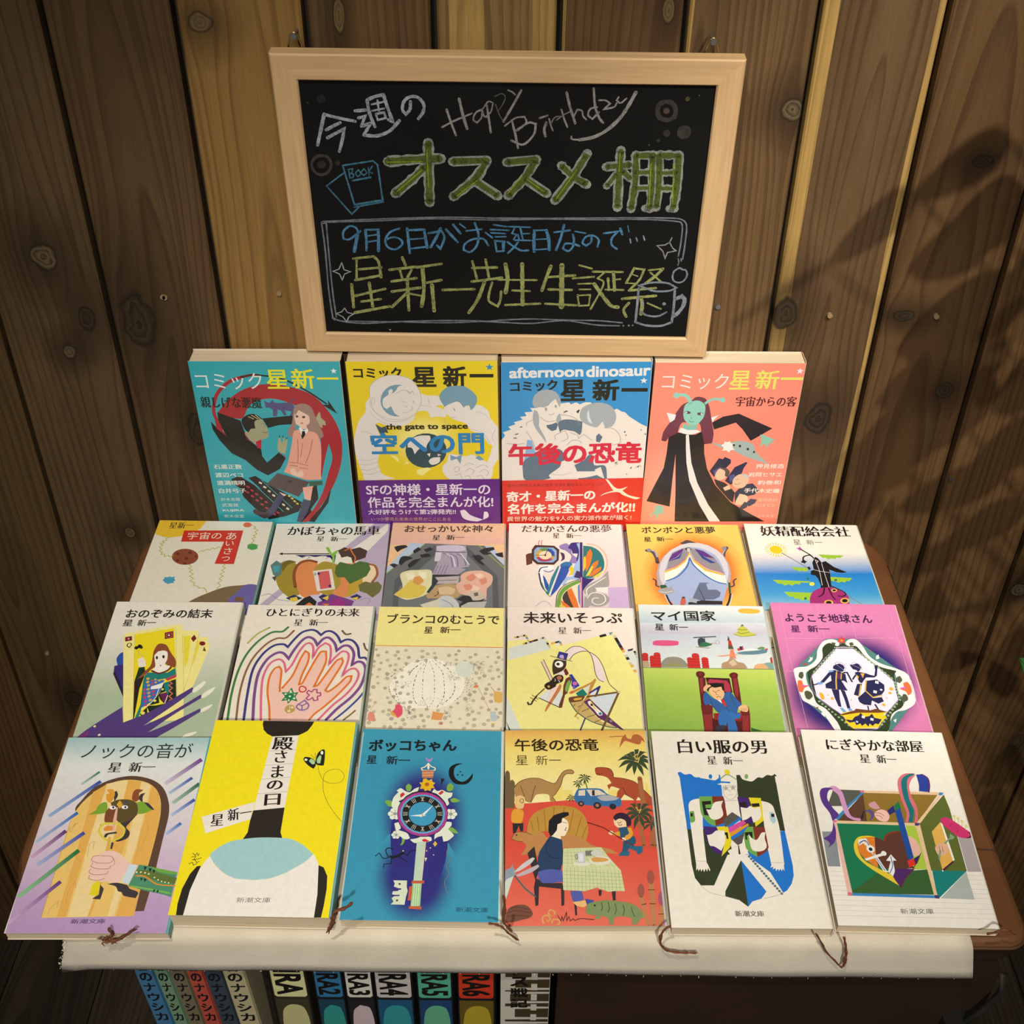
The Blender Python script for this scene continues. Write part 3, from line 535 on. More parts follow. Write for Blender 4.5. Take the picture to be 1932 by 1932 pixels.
BOARD_OPS="""
C b4b8c0 24.6 347,2039 312,1924 275,1803
C b4b8c0 23.4 347,2036 450,2011 568,1988
C b4b8c0 23.5 350,1920 406,1951 457,1976
C b4b8c0 23.6 354,1860 420,1896 483,1929 462,1846 432,1756
L b4b8c0 23.2 575,2066 652,2073
C b4b8c0 21.4 594,2013 643,2028 611,1951
C b4b8c0 21.6 623,1954 683,1979 658,1939 625,1887
C b4b8c0 25.6 625,1884 720,1880 809,1914 860,1962 891,1997
C b4b8c0 23.3 666,2145 678,2048 710,1950
C b4b8c0 25.0 672,2150 730,2175 788,2187 807,2109 842,1992 814,2003
L b4b8c0 13.4 697,2115 783,2135
L b4b8c0 13.5 696,2068 786,2087
L b4b8c0 15.5 742,2146 747,2069
L b4b8c0 17.5 723,2044 735,2000 794,2016 784,2058 723,2044
C b4b8c0 22.9 980,2140 972,2082 941,2047 919,2081 932,2139 976,2174 1033,2172 1074,2122 1067,2064 1031,2014
C a29e98 17.5 1239,2086 1265,1998 1301,1894
C a29e98 21.3 1331,2164 1353,2058 1384,1945
C a29e98 13.6 1201,1952 1294,2003 1420,2059
C a29e98 12.6 1492,2089 1449,2064 1431,2015 1457,1991 1491,2030 1496,2089 1510,2041 1539,2031
C a29e98 15.5 1530,2119 1544,2021 1558,1917
C a29e98 9.6 1501,2094 1540,2148 1575,2139 1558,2071 1520,2036
C 6e6a66 7.7 1592,2129 1625,2042 1659,1993
C 6e6a66 7.6 1587,2187 1639,2207 1663,2179 1639,2120 1611,2081
E 2f2d2d 334,2150 32,0 -3,-33
CC 4a4744 22.5 296,1721 246,1705 215,1648 234,1590 281,1570 333,1592 361,1650 344,1707
E 3a3634 289,1649 34,1 -3,-31
E 3c3836 411,1666 20,0 -2,-21
R 4a4642 236,2120 7.7
L 4f88a0 13.1 447,1646 677,1686
L 4f88a0 13.2 677,1686 709,1655 730,1363
L 4f88a0 13.7 447,1646 510,1332
L 4f88a0 16.7 515,1330 730,1371
L 4f88a0 10.5 506,1308 734,1356
L 4f88a0 11.7 452,1588 310,1480 483,1250 550,1317
L 4f88a0 9.2 489,1615 493,1552
C 4f88a0 9.2 484,1615 519,1621 513,1591 491,1584 525,1577 516,1553 490,1547
CC 4f88a0 9.2 563,1613 539,1585 553,1558 578,1582
CC 4f88a0 9.2 605,1622 583,1593 599,1568 623,1593
L 4f88a0 9.2 638,1633 639,1570
L 4f88a0 9.2 669,1644 639,1600 668,1586
L 4f88a0 14.3 511,1526 650,1555
C a4a69c 80.6 790,1682 973,1700 1184,1711
C a4a69c 81.3 1096,1830 1092,1619 1087,1358
C a4a69c 78.0 1058,1639 965,1544 829,1426
C a4a69c 74.5 1272,1689 1527,1704
C a4a69c 75.7 1527,1698 1442,1561 1271,1407
C a4a69c 72.8 1432,1540 1611,1417
C 5f6d30 52.4 787,1682 973,1700 1174,1711
C 5f6d30 52.9 1095,1825 1092,1619 1087,1363
C 5f6d30 49.2 1058,1639 965,1544 834,1430
C 5f6d30 46.3 1277,1690 1527,1702
C 5f6d30 47.1 1522,1696 1442,1561 1275,1409
C 5f6d30 43.6 1432,1540 1601,1423
L 9aa428 8.1 784,1677 1050,1686
L 9aa428 8.3 1084,1774 1084,1482
L 9aa428 8.3 1038,1618 840,1440
L 9aa428 8.3 1452,1540 1300,1415
C a29e98 11.4 1683,2233 1711,2222 1735,2201
C a29e98 17.3 1777,2233 1717,2121 1651,2003
C a29e98 16.7 1713,2004 1738,1905 1758,1802
C a29e98 12.6 1660,1969 1737,2029 1803,2040 1816,1996 1757,1937
C a29e98 15.7 1747,1937 1833,1996 1886,1987 1873,1907 1797,1830 1709,1859
C a29e98 19.6 1962,1998 1949,1948 1958,1896
L a29e98 13.5 1914,2032 1970,2052
C a29e98 11.7 1981,2028 1996,1979 2012,1939
C 8a8680 9.7 1996,1993 2023,2038 2061,2048
C a29e98 13.6 2069,2097 2091,2029 2117,1968
C 8a8680 8.7 2034,2017 2089,2059 2145,2089
C a29e98 17.3 2102,2223 2130,2118 2173,1996
C a29e98 12.5 2157,2040 2183,2099 2217,2090 2228,2051 2251,2027
C a29e98 14.5 2325,2118 2278,2105 2263,2061 2296,2030 2341,2082
C a29e98 17.4 2294,2254 2310,2130 2343,2043 2374,2004
C a29e98 12.5 2336,2169 2383,2169 2418,2146 2373,2102 2448,2122 2465,2151
C a29e98 11.5 2476,2195 2463,2171 2493,2152 2533,2186
C a29e98 25.4 2596,2230 2551,2133 2492,2035 2402,1945 2308,1893 2212,1872
C a29e98 13.8 2212,1872 2154,1876 2149,1896
CC 44403c 34.9 2821,2166 2773,2146 2763,2097 2782,2049 2834,2030 2882,2050 2894,2099 2872,2147
R 5c4a44 2827,2098 23.1
R 46403c 2971,1941 52.8
R 423e3a 2845,1931 27.4
R 4c4844 2788,1875 13.8
R 4c4844 2723,1839 7.9
R 55552c 2970,2187 17.1
R 5a5a58 3052,2214 5.7
C a4a69c 74.4 1676,1690 1896,1716
C a4a69c 75.6 1892,1709 1810,1567 1687,1421
C a4a69c 72.5 1810,1562 1982,1444
C a4a69c 75.5 2271,1766 2167,1572 2044,1389
C a4a69c 71.4 2084,1671 2176,1583 2280,1521
C a4a69c 70.5 2418,1665 2594,1683
C a4a69c 73.6 2519,1795 2519,1557 2524,1337
C a4a69c 61.6 2501,1609 2432,1513
C a4a69c 61.2 2544,1631 2607,1574
C a4a69c 71.7 2632,1761 2644,1538 2628,1328
L a4a69c 69.9 2632,1756 2763,1763
C a4a69c 71.7 2759,1758 2773,1539 2775,1335
L a4a69c 62.9 2735,1335 2781,1330
L a4a69c 60.8 2638,1622 2765,1629
L a4a69c 61.7 2647,1498 2771,1502
C a4a69c 67.6 2804,1764 2822,1540 2820,1341
L a4a69c 69.9 2802,1764 2954,1763
C a4a69c 71.6 2950,1766 2961,1542 2951,1338
L a4a69c 62.8 2921,1335 2962,1333
L a4a69c 60.8 2810,1622 2952,1628
L a4a69c 61.7 2821,1498 2955,1500
C 5f6d30 46.2 1681,1690 1891,1714
C 5f6d30 47.0 1889,1706 1810,1567 1692,1427
C 5f6d30 43.5 1810,1562 1974,1450
C 5f6d30 44.9 2262,1745 2167,1572 2049,1395
C 5f6d30 42.8 2089,1665 2176,1583 2268,1530
C 5f6d30 40.3 2428,1665 2594,1683
C 5f6d30 42.9 2520,1785 2519,1557 2523,1348
C 5f6d30 34.9 2501,1609 2437,1518
C 5f6d30 34.7 2544,1631 2603,1579
C 5f6d30 43.0 2633,1751 2644,1538 2629,1338
L 5f6d30 41.9 2633,1754 2764,1761
C 5f6d30 43.0 2757,1753 2768,1539 2770,1346
L 5f6d30 30.4 2638,1622 2765,1629
L 5f6d30 30.8 2647,1498 2771,1502
C 5f6d30 40.9 2805,1759 2822,1540 2821,1352
L 5f6d30 41.9 2803,1759 2949,1761
C 5f6d30 43.0 2949,1761 2959,1542 2950,1349
L 5f6d30 30.4 2810,1622 2952,1628
L 5f6d30 30.8 2821,1498 2955,1500
L 9aa428 8.3 1790,1577 1682,1437
L 9aa428 8.4 2750,1696 2764,1357
L 9aa428 8.3 2916,1699 2942,1381
L 9aa428 8.1 2514,1775 2517,1630
L 9aa428 8.3 2203,1646 2053,1400
L 9aa428 8.3 1830,1557 1962,1458
C 84868e 11.5 251,1185 563,1206 904,1225 1243,1237 1694,1233
C 84868e 11.5 254,1169 289,1180 648,1196 1073,1221 1413,1220 1694,1218
C 84868e 12.3 242,1178 248,932 241,586 251,319 263,298
C 84868e 12.4 278,1169 273,835 272,536 280,330
C 84868e 14.6 247,319 312,291 492,271 856,296 1309,311 1699,300
C 84868e 10.7 358,291 765,290 1218,289 1699,324
C 5a90b8 16.3 520,1093 507,1135 457,1149 405,1101 400,1040 447,1036 511,1084 539,1108
C 5a90b8 25.4 516,1089 497,1013 477,931
C 5a90b8 19.9 578,1116 580,1033 573,942
L 5a90b8 16.1 578,1120 681,1124
C 5a90b8 23.5 678,1121 675,1034 668,939
L 5a90b8 12.6 587,1066 674,1082
L 5a90b8 12.7 588,1016 670,1030
C 5a90b8 16.4 844,1136 769,1102 729,1035 744,974 804,955 858,999 847,1042 793,1060 736,1040
C 5a90b8 19.9 904,1137 909,1029 914,924
L 5a90b8 17.9 903,1121 1036,1130
C 5a90b8 23.5 1036,1127 1045,1050 1053,974
L 5a90b8 12.6 912,1043 1043,1055
L 5a90b8 14.5 921,962 1051,982
C 5a90b8 18.0 1069,1098 1172,1120 1192,1062 1158,966 1133,994
C 5a90b8 21.6 1164,1141 1127,1061 1081,979
C 5a90b8 19.8 1207,1133 1248,1082 1294,1026
L 5a90b8 19.7 1263,1174 1317,1102
L 5a90b8 12.5 1314,1181 1359,1147
L 5a90b8 14.3 1364,1123 1484,1140
C 5a90b8 16.4 1431,1192 1458,1094 1444,999 1391,941 1340,959 1349,1007 1410,1051 1496,1057 1534,1001
L 5a90b8 14.4 1513,1112 1566,1068
L 5a90b8 14.2 1578,1179 1671,1165
L 5a90b8 13.4 1552,1138 1694,1134
L 5a90b8 12.5 1556,1110 1667,1105
L 5a90b8 12.6 1590,1076 1672,1079
L 5a90b8 14.6 1586,1045 1600,949 1655,955 1661,1036 1588,1042
L a8aa68 20.2 463,868 626,890
C a8aa68 22.1 626,890 662,842 673,704
L a8aa68 18.8 489,863 475,681
L a8aa68 20.4 504,773 681,793
L a8aa68 22.4 465,675 676,722
L a8aa68 25.1 431,635 430,424
L a8aa68 25.0 574,652 587,434
L a8aa68 22.7 449,529 699,599
L a8aa68 21.0 499,477 657,504
L a8aa68 25.0 437,372 724,436
L a8aa68 22.2 852,886 874,816
L a8aa68 22.2 745,773 959,803
L a8aa68 20.6 824,786 843,697
L a8aa68 20.6 920,773 881,698
L a8aa68 22.5 756,668 956,701
L a8aa68 24.6 753,575 983,614
L a8aa68 27.0 882,668 881,403
L a8aa68 27.0 868,559 745,432
L a8aa68 17.1 877,562 984,540
L a8aa68 22.2 965,798 1161,833
C a8aa68 30.3 1009,799 1012,600 987,441
L a8aa68 22.5 1023,658 1156,687
L a8aa68 30.9 1079,641 1088,401
L a8aa68 22.7 1164,597 1419,609
L a8aa68 20.6 1407,859 1440,707
L a8aa68 20.6 1512,877 1539,709
L a8aa68 20.4 1405,800 1603,809
L a8aa68 22.4 1400,677 1642,716
C a8aa68 28.6 1501,673 1447,516 1373,389
C a8aa68 21.1 1563,671 1536,558 1540,497 1607,452 1629,509 1635,590
L b8b8b8 8.5 369,832 381,768 432,750 382,729 359,674 342,728 292,752 342,773 369,832
L b8b8b8 8.8 355,414 374,373 426,359 384,332 361,284 334,331 282,361 329,378 355,414
R c8c4c0 715,213 6.9
C 84868e 11.4 1612,1237 1950,1240 2288,1247 2625,1255 2878,1257 3014,1250 3066,1200 3071,1026 3066,906
C 84868e 11.5 1612,1220 1993,1234 2373,1235 2711,1243 3008,1227 3036,1181 3037,1026 3029,930
C 84868e 10.1 3031,910 3038,881 3035,852
L 84868e 9.2 3053,911 3058,887
C 84868e 12.6 1612,322 1882,337 2153,332 2423,331 2631,314
C 84868e 12.6 1612,301 1883,295 2153,326 2425,289 2611,285
R 84868e 2642,286 8.8
R 84868e 2687,289 8.8
R 84868e 2719,291 7.8
L 5a90b8 12.5 1684,1166 1859,1162
C 5a90b8 12.6 1740,1155 1719,1108 1757,1099 1732,1056
L 5a90b8 14.4 1782,1161 1805,1058
L 5a90b8 12.6 1766,1099 1775,1057
L 5a90b8 11.6 1796,1105 1855,1110
L 5a90b8 12.6 1741,1050 1874,1049
C 5a90b8 16.3 1767,1033 1741,995 1690,938
C 5a90b8 16.4 1685,1032 1741,990 1793,962 1849,963
L 5a90b8 14.4 1612,1038 1645,1041 1651,965
C 5a90b8 23.4 1893,1134 1891,1045 1895,954
L 5a90b8 12.5 1893,1137 1987,1141
C 5a90b8 25.2 1985,1139 2006,1066 2013,971
L 5a90b8 10.8 1899,1059 2006,1066
L 5a90b8 12.7 1901,969 2017,980
L 5a90b8 16.1 2049,1123 2170,1142
C 5a90b8 19.8 2121,1185 2100,1077 2067,971
L 5a90b8 12.5 2209,1133 2290,1119
C 5a90b8 16.3 2193,1106 2203,1059 2197,1002 2164,963 2120,982 2136,1025 2196,1026 2248,1008
C 5a90b8 16.1 2339,1088 2337,1043 2300,1012 2271,1037 2296,1089 2355,1098 2396,1062 2390,1004
C 5a90b8 16.2 2435,1120 2542,1138 2497,1078 2501,1022 2542,987
L 5a90b8 17.9 2557,1164 2576,1114
L 5a90b8 8.0 2613,1190 2627,1134
L 9ab0b8 9.9 2639,1076 2648,1040
L 9ab0b8 9.9 2686,1086 2698,1056
L 9ab0b8 9.9 2741,1104 2754,1066
C a8aa68 31.8 1669,839 1687,711 1672,581
L a8aa68 16.8 1612,698 1920,700
L a8aa68 32.6 1802,843 1810,471
L a8aa68 18.9 1727,602 1867,599
L a8aa68 21.0 1670,466 1953,484
C a8aa68 28.0 2030,828 1998,727 1964,606
L a8aa68 22.3 1998,727 2225,748
L a8aa68 40.3 2117,837 2127,454
L a8aa68 20.8 2017,617 2204,615
L a8aa68 21.1 1996,484 2248,473
L a8aa68 16.6 2256,839 2355,811
L a8aa68 18.6 2209,720 2376,738
L a8aa68 14.1 2250,671 2360,677
L a8aa68 14.1 2266,621 2354,623
L a8aa68 15.3 2252,570 2271,469 2348,475 2355,572 2252,564
L a8aa68 18.5 2365,784 2601,784
C a8aa68 15.0 2464,784 2406,724 2456,690 2435,604 2364,439
L a8aa68 24.5 2529,785 2549,616
L a8aa68 20.7 2489,725 2503,620
L a8aa68 14.9 2542,714 2588,721
L a8aa68 17.0 2476,623 2619,622
C a8aa68 30.6 2382,673 2464,554 2531,473 2586,462
C a8aa68 18.6 2692,822 2663,748 2636,686
C a8aa68 18.7 2692,819 2771,809 2740,714 2663,618
L a8aa68 11.2 2672,768 2724,749
L a8aa68 13.1 2636,686 2725,681
L a8aa68 14.8 2807,804 2919,819
C a8aa68 24.2 2919,819 2864,751 2794,688
L a8aa68 14.9 2821,785 2912,704
L a8aa68 20.7 2668,618 2877,644
L a8aa68 24.6 2616,541 2884,573
C a8aa68 28.7 2765,559 2782,488 2778,400
C a8aa68 23.0 2672,501 2634,439 2659,374
L a8aa68 15.3 2823,504 2936,451
CC 9098a2 16.9 2739,664 2842,693 2965,691 3042,650 2990,621 2884,614 2821,631
C 9098a2 19.1 2741,639 2741,477 2739,326
C 9098a2 19.1 3032,634 3039,482 3036,326
C 9098a2 19.5 2737,323 2832,293 2949,291 3038,328
C 9098a2 32.5 3043,543 3092,573 3120,540 3111,473 3073,410 3050,387
C 9098a2 17.4 2776,426 2823,390 2914,382 2984,421
R a8b0b8 2958,499 15.3
C 9098a2 15.3 2784,524 2789,483
CC 9098a2 14.0 3052,828 3028,815 3008,793 3002,753 3014,714 3053,697 3095,713 3116,765 3101,809 3076,814
L a8a8a0 10.1 2964,1091 2950,1051 2979,1001 3007,980 2940,962 2928,909 2904,974 2855,1021 2916,1028 2950,1051
"""
ART={}
ART['c1']=('35a3ae',"""
S a32630 172,1290 266,1406 426,1525 608,1577 814,1555 1013,1462 1146,1267 1205,1077 1204,867 1148,640 1026,384 825,97 716,97 865,213 986,429 1061,651 1112,813 1096,973 1037,770 994,596 973,651 1021,867 1021,1129 946,1302 795,1392 657,1434 528,1411 444,1351 376,1234 267,1244
P 221c1c 825,97 961,271 1026,384 1072,485 1029,317 922,156 879,86
P 221c1c 716,97 865,213 849,316 902,485 944,541 943,362 760,85
C a32630 30.9 181,1126 142,1259 149,1360 203,1490 320,1603 427,1647
C 641e22 23.3 427,1647 513,1668 578,1665
C 1a1a1a 14.4 578,1665 709,1648 820,1604 975,1502 1115,1383
P 1a1a1a 1131,1423 1202,1278 1080,1373 1131,1373
P 1d1b1b 169,1295 356,1209 374,1096 404,1002 495,907 494,833 529,763 648,876 701,812 634,693 519,622 430,682 340,790 228,864 145,1001 102,1116 98,1198 140,1136 208,1048 165,1219
P a32630 135,1218 164,1157 212,1045 138,1126
P 1d1b1b 546,1232 814,1263 821,1174 683,1164 585,1133
S a09e7c 450,1240 522,1240 561,1179 583,1096 570,1034 517,1011 491,976 446,965 398,1023 377,1085 438,1127
S 1d1b1b 365,1214 424,1268 493,1275 550,1225 493,1214 474,1189 473,1127 433,1122 407,1085 378,1127
L d9cfa0 5.6 430,1250 473,1225
L d9cfa0 5.6 457,1265 511,1225
L d9cfa0 5.6 492,1268 532,1222
C 2a2420 3.8 529,1096 552,1081 580,1096
C 6a6a50 3.7 531,1179 552,1174 561,1148
P b8203c 458,986 511,1013 498,913 462,923
L b03030 4.8 372,1085 388,1012 440,981
S a8a27c 668,1045 677,1034 681,982 694,987 705,1047 714,1034 709,982 730,1029 741,1019 722,929 698,860 648,881 641,929
L 223040 7.6 671,1050 671,1034
L 223040 7.6 705,1050 704,1034
L 223040 7.6 737,1032 732,1018
C b8303c 4.8 642,865 687,844 697,812
S 544e78 587,1416 610,1397 631,1392 660,1427 677,1392 753,1392 804,1392 834,1362 851,1292 839,1261 788,1261 810,1302 752,1317 763,1266 738,1266 718,1312 689,1322 678,1261 643,1256 647,1321 620,1341 590,1341
C 544e78 9.2 825,1362 812,1392 824,1422 850,1432
P a8a27c 1006,1231 1038,1292 1052,1302 1054,1242 1088,1201 1089,1160 1060,1170 1056,1129 1025,1170
P 221d1d 187,582 262,616 705,236 783,293 805,327 747,213 614,155 464,119 435,177 354,246 265,382 243,483 180,538
P 221d1d 339,594 404,616 564,484 795,316 701,201 579,315 468,428
L 4bb0b8 6.1 345,572 607,212
L 4bb0b8 5.1 451,572 693,253
P d9d0b8 431,556 455,539 449,522 424,537
P d9d0b8 465,508 489,491 481,475 456,489
P d9d0b8 499,461 522,446 514,428 492,444
P d9d0b8 533,414 558,398 549,379 526,396
P d9d0b8 610,309 633,292 625,273 603,290
P d9d0b8 643,264 666,247 658,226 635,243
P b5384a 233,538 254,525 247,507 226,522
P b5384a 311,511 338,494 331,477 305,494
P b5384a 344,470 368,454 362,436 337,452
P b5384a 301,449 325,434 319,416 294,432
P b5384a 378,427 405,411 397,394 372,410
P b5384a 339,405 364,390 357,371 333,387
P b5384a 415,382 440,367 432,349 409,364
P b5384a 374,357 401,342 393,324 368,339
P b5384a 454,337 479,322 471,303 448,319
P b5384a 412,312 439,296 432,278 407,294
P b5384a 449,269 477,253 468,235 443,251
P b5384a 547,218 572,201 565,182 540,198
P b5384a 511,200 536,184 529,166 504,182
P d8c850 675,406 694,395 687,378 669,389
P d8c850 699,378 718,366 711,350 692,361
P d8c850 717,347 738,335 730,318 712,330
P d8c850 739,318 758,307 752,291 733,302
S 9b7b70 832,1342 878,1382 937,1382 984,1343 1005,1262 1027,1180 1052,1098 1056,1046 1011,1025 954,1056 893,1128 847,1180 828,1159 827,1076 789,1045 754,1045 752,1097 796,1179 814,1261
S e6bfae 829,1282 856,1332 895,1302 950,1262 951,1190 922,1159 926,1118 876,1128 853,1159 830,1180
E 55463e 849,1254 12,0 -1,-12
E 55463e 906,1248 14,0 -1,-13
E c07870 884,1185 12,0 -1,-9
S 9b7b70 830,1332 894,1372 950,1342 966,1251 911,1292 872,1322 835,1261
P e9e2d8 850,1128 864,1144 890,1108 927,1128 933,1108 891,1035 874,1035
P 1d1b1b 877,1102 900,1103 904,1035 873,988 865,1045
S e0a08c 803,1097 857,1118 867,1014 932,1097 999,1077 1023,972 1015,813 995,651 992,579 903,574 841,579 665,661 712,758 772,972
C 8a5548 4.8 828,1014 816,866 800,759
C 8a5548 4.8 958,1014 916,866 870,759
L 8a5548 4.9 726,769 804,759
L 8a5548 4.9 808,759 893,732
L 8a5548 4.9 803,710 885,699
L 8a5548 4.9 723,737 796,726
L 8a5548 3.9 867,972 833,823
S e6bfae 731,694 767,704 779,650 826,683 838,628 800,606 733,639
P 584848 607,650 883,551 766,384 493,523
E 3c3030 706,556 21,0 -2,-13
P 35604a 883,557 999,563 995,519 877,502
P e6a898 814,490 909,507 869,339 818,361
P e6bfae 594,439 662,406 633,389
P 454460 804,355 873,333 827,201 762,97 716,97
P 454460 593,428 637,389 529,200 467,142 438,200 501,269
P 4a3a3c 328,223 353,240 403,212 474,200 458,142 420,131 337,188
T g dbe3de コミック 34,1607 596,1608 162
T k e3dd2a 星 634,1628 819,1628 187
T k e3dd2a 新 844,1633 1039,1634 196
T k e3dd2a 一 1061,1637 1239,1637 21
X d5e6e6 1208,1710 30.3
T m 151a20 親しげな悪魔 42,1400 563,1391 111
T k dfe4d8 石黒正数 48,718 299,719 52
T k dfe4d8 渡辺ペコ 48,628 295,629 53
T k dfe4d8 道満晴明 50,540 300,541 53
T k dfe4d8 白井弓子 53,451 297,452 54
T n dfe4d8 鈴木志保 56,353 232,354 36
T n dfe4d8 武富健 58,288 206,289 37
T k dfe4d8 KUJIRA 54,224 251,225 30
T n dfe4d8 青木俊直 56,158 242,159 37
""")
ART['c2']=('dfc41c',"""
H ece08a dfc41c 610,1012 361,-3 -17,-312 .2
T b 1c160c コミック 57,1690 462,1686 108
T b 1c160c 星 548,1647 751,1646 196
T b 1c160c 新 807,1649 1006,1648 204
T b 1c160c 一 1032,1656 1233,1655 34
X 2b86b8 1201,1738 36.3
S dcd3cc 174,1450 186,1555 251,1624 335,1662 424,1665 511,1639 574,1578 607,1499 617,1482 672,1464 768,1454 802,1356 772,1366 734,1357 822,1303 812,1240 729,1249 683,1241 656,1304 565,1296 538,1224 490,1179 419,1152 313,1153 232,1190 200,1172 243,1034 302,1006 233,903 192,780 208,674 228,635 335,586 66,573 48,637 14,791 -3,943 10,1045 58,1200 128,1308 135,1388
S dcd3cc 807,1303 879,1221 984,1175 1027,1101 1103,1073 1133,1045 1177,961 1207,942 1190,848 1165,773 1172,734 1203,686 1275,848 1270,989 1264,1118 1220,1200 1197,1228 1184,1300 1110,1363 1035,1355 809,1365
CC aaa298 4.0 177,1485 195,1572 259,1632 350,1666 446,1661 539,1621 594,1534 614,1429 582,1322 501,1233 377,1198 273,1235 197,1326
E 6f94a8 407,1413 142,-1 -11,-161
S dcd3cc 439,1562 520,1544 576,1482 588,1376 550,1296 471,1242 383,1279 351,1360 311,1329 283,1361 288,1431 336,1475 339,1510 363,1532 377,1519 367,1484 399,1510
C b0a69c 3.3 436,1395 466,1404 488,1390
C 999088 3.3 460,1359 478,1348 490,1363
C 999088 3.3 537,1394 549,1412 551,1385
C 999088 3.3 531,1359 533,1323 506,1314
C 999088 3.3 452,1297 482,1292 505,1303
C 999088 3.2 397,1483 459,1518 503,1509 531,1482
C 8a8078 3.2 496,1518 516,1482 540,1509 553,1473
C b0a69c 3.3 170,1406 190,1326 260,1262 349,1225 455,1224 533,1269
C b0a69c 3.3 166,1317 185,1272 255,1199 315,1180
E dcd3cc 201,1414 16,0 -3,-40
CC aaa298 3.3 190,1415 200,1450 214,1441 216,1414 206,1383 191,1384
P 35505c 201,1177 251,1140 290,1153 308,1080 278,1089 244,1043
S 6f94a8 771,1428 777,1480 832,1541 899,1558 981,1553 1039,1513 1082,1460 1089,1407 1064,1345 1033,1310 1020,1364 989,1355 974,1337 923,1400 886,1391 809,1347
S dcd3cc 809,1347 920,1400 974,1337 989,1355 1019,1355 1010,1292 957,1275 909,1221 850,1248 821,1285
C 999088 3.3 876,1338 897,1302
C 6a6058 4.9 887,1333 898,1311
C 999088 3.3 865,1244 902,1235
C b0a69c 3.3 599,1367 659,1358 696,1348
C b0a69c 3.3 671,1446 682,1375
C b0a69c 3.3 811,1231 802,1185 847,1176
C b0a69c 3.4 1028,1120 1133,1073 1192,961
C b0a69c 3.4 65,1100 132,1090 191,1053
C b0a69c 3.4 27,801 107,790 188,818
C b0a69c 3.5 19,753 104,743 192,780
C b0a69c 3.5 29,695 107,685 196,723
C b0a69c 3.5 41,652 111,641 215,674
C b0a69c 3.3 1071,1301 1145,1273 1182,1228
C b0a69c 3.4 1241,1118 1209,1035 1224,989
E 2d4650 626,891 182,-1 -10,-186
S dcd3cc 478,995 566,1050 666,1054 671,1012 638,956 627,900 582,919 557,901 524,854 504,920 466,929
S dcd3cc 644,777 677,815 747,823 737,766 673,738
P dcd3cc 632,858 664,867 654,824
P dcd3cc 725,857 760,847 728,833
S ece08a 299,855 367,826 386,760 432,759 450,788 427,797 471,759 438,730 386,760
S ece08a 537,681 577,700 632,710 663,690 622,661 581,623 535,643
S dcd3cc 761,689 766,728 807,775 826,851 880,851 972,831 1035,850 1096,802 1165,763 1203,715 1210,657 1169,570 838,572 770,641
P 6f94a8 837,846 887,822 942,850 932,793 923,746 894,803 839,785
P 6f94a8 1057,811 1089,840 1135,792 1095,783
C a09890 4.3 866,688 883,717 914,707 905,669 865,659
C a09890 4.3 953,726 1001,755 1047,735
C a09890 4.4 967,668 1007,697 1046,668 1021,629
C a09890 4.3 1062,706 1125,735 1172,705
C a09890 4.4 1092,658 1132,686 1171,657 1154,609
C a09890 4.4 871,621 919,640 933,591
C a09890 4.4 1060,609 1107,619 1130,580
C a09890 4.4 957,610 997,620 1012,581
T b 1c160c the_gate_to_space 289,1139 1002,1143 78
T b 2b7cb4 空への門 146,969 1139,971 237
B 5b1a78 -210,573 1397,580
T k ddd0dc SFの神様・星新一の 61,470 1183,466 130
T k ddd0dc 作品を完全まんが化! 65,325 1208,326 127
T k ddd0dc 大好評をうけて第2弾発売!! 59,214 864,212 59
T n c8a070 いつか夢見た未来の世界がここにある 81,132 812,126 41
S ddd0dc 901,222 945,232 999,170 1111,118 1046,98 934,130
S ddd0dc 1111,118 1121,210 1153,205 1160,149
""")
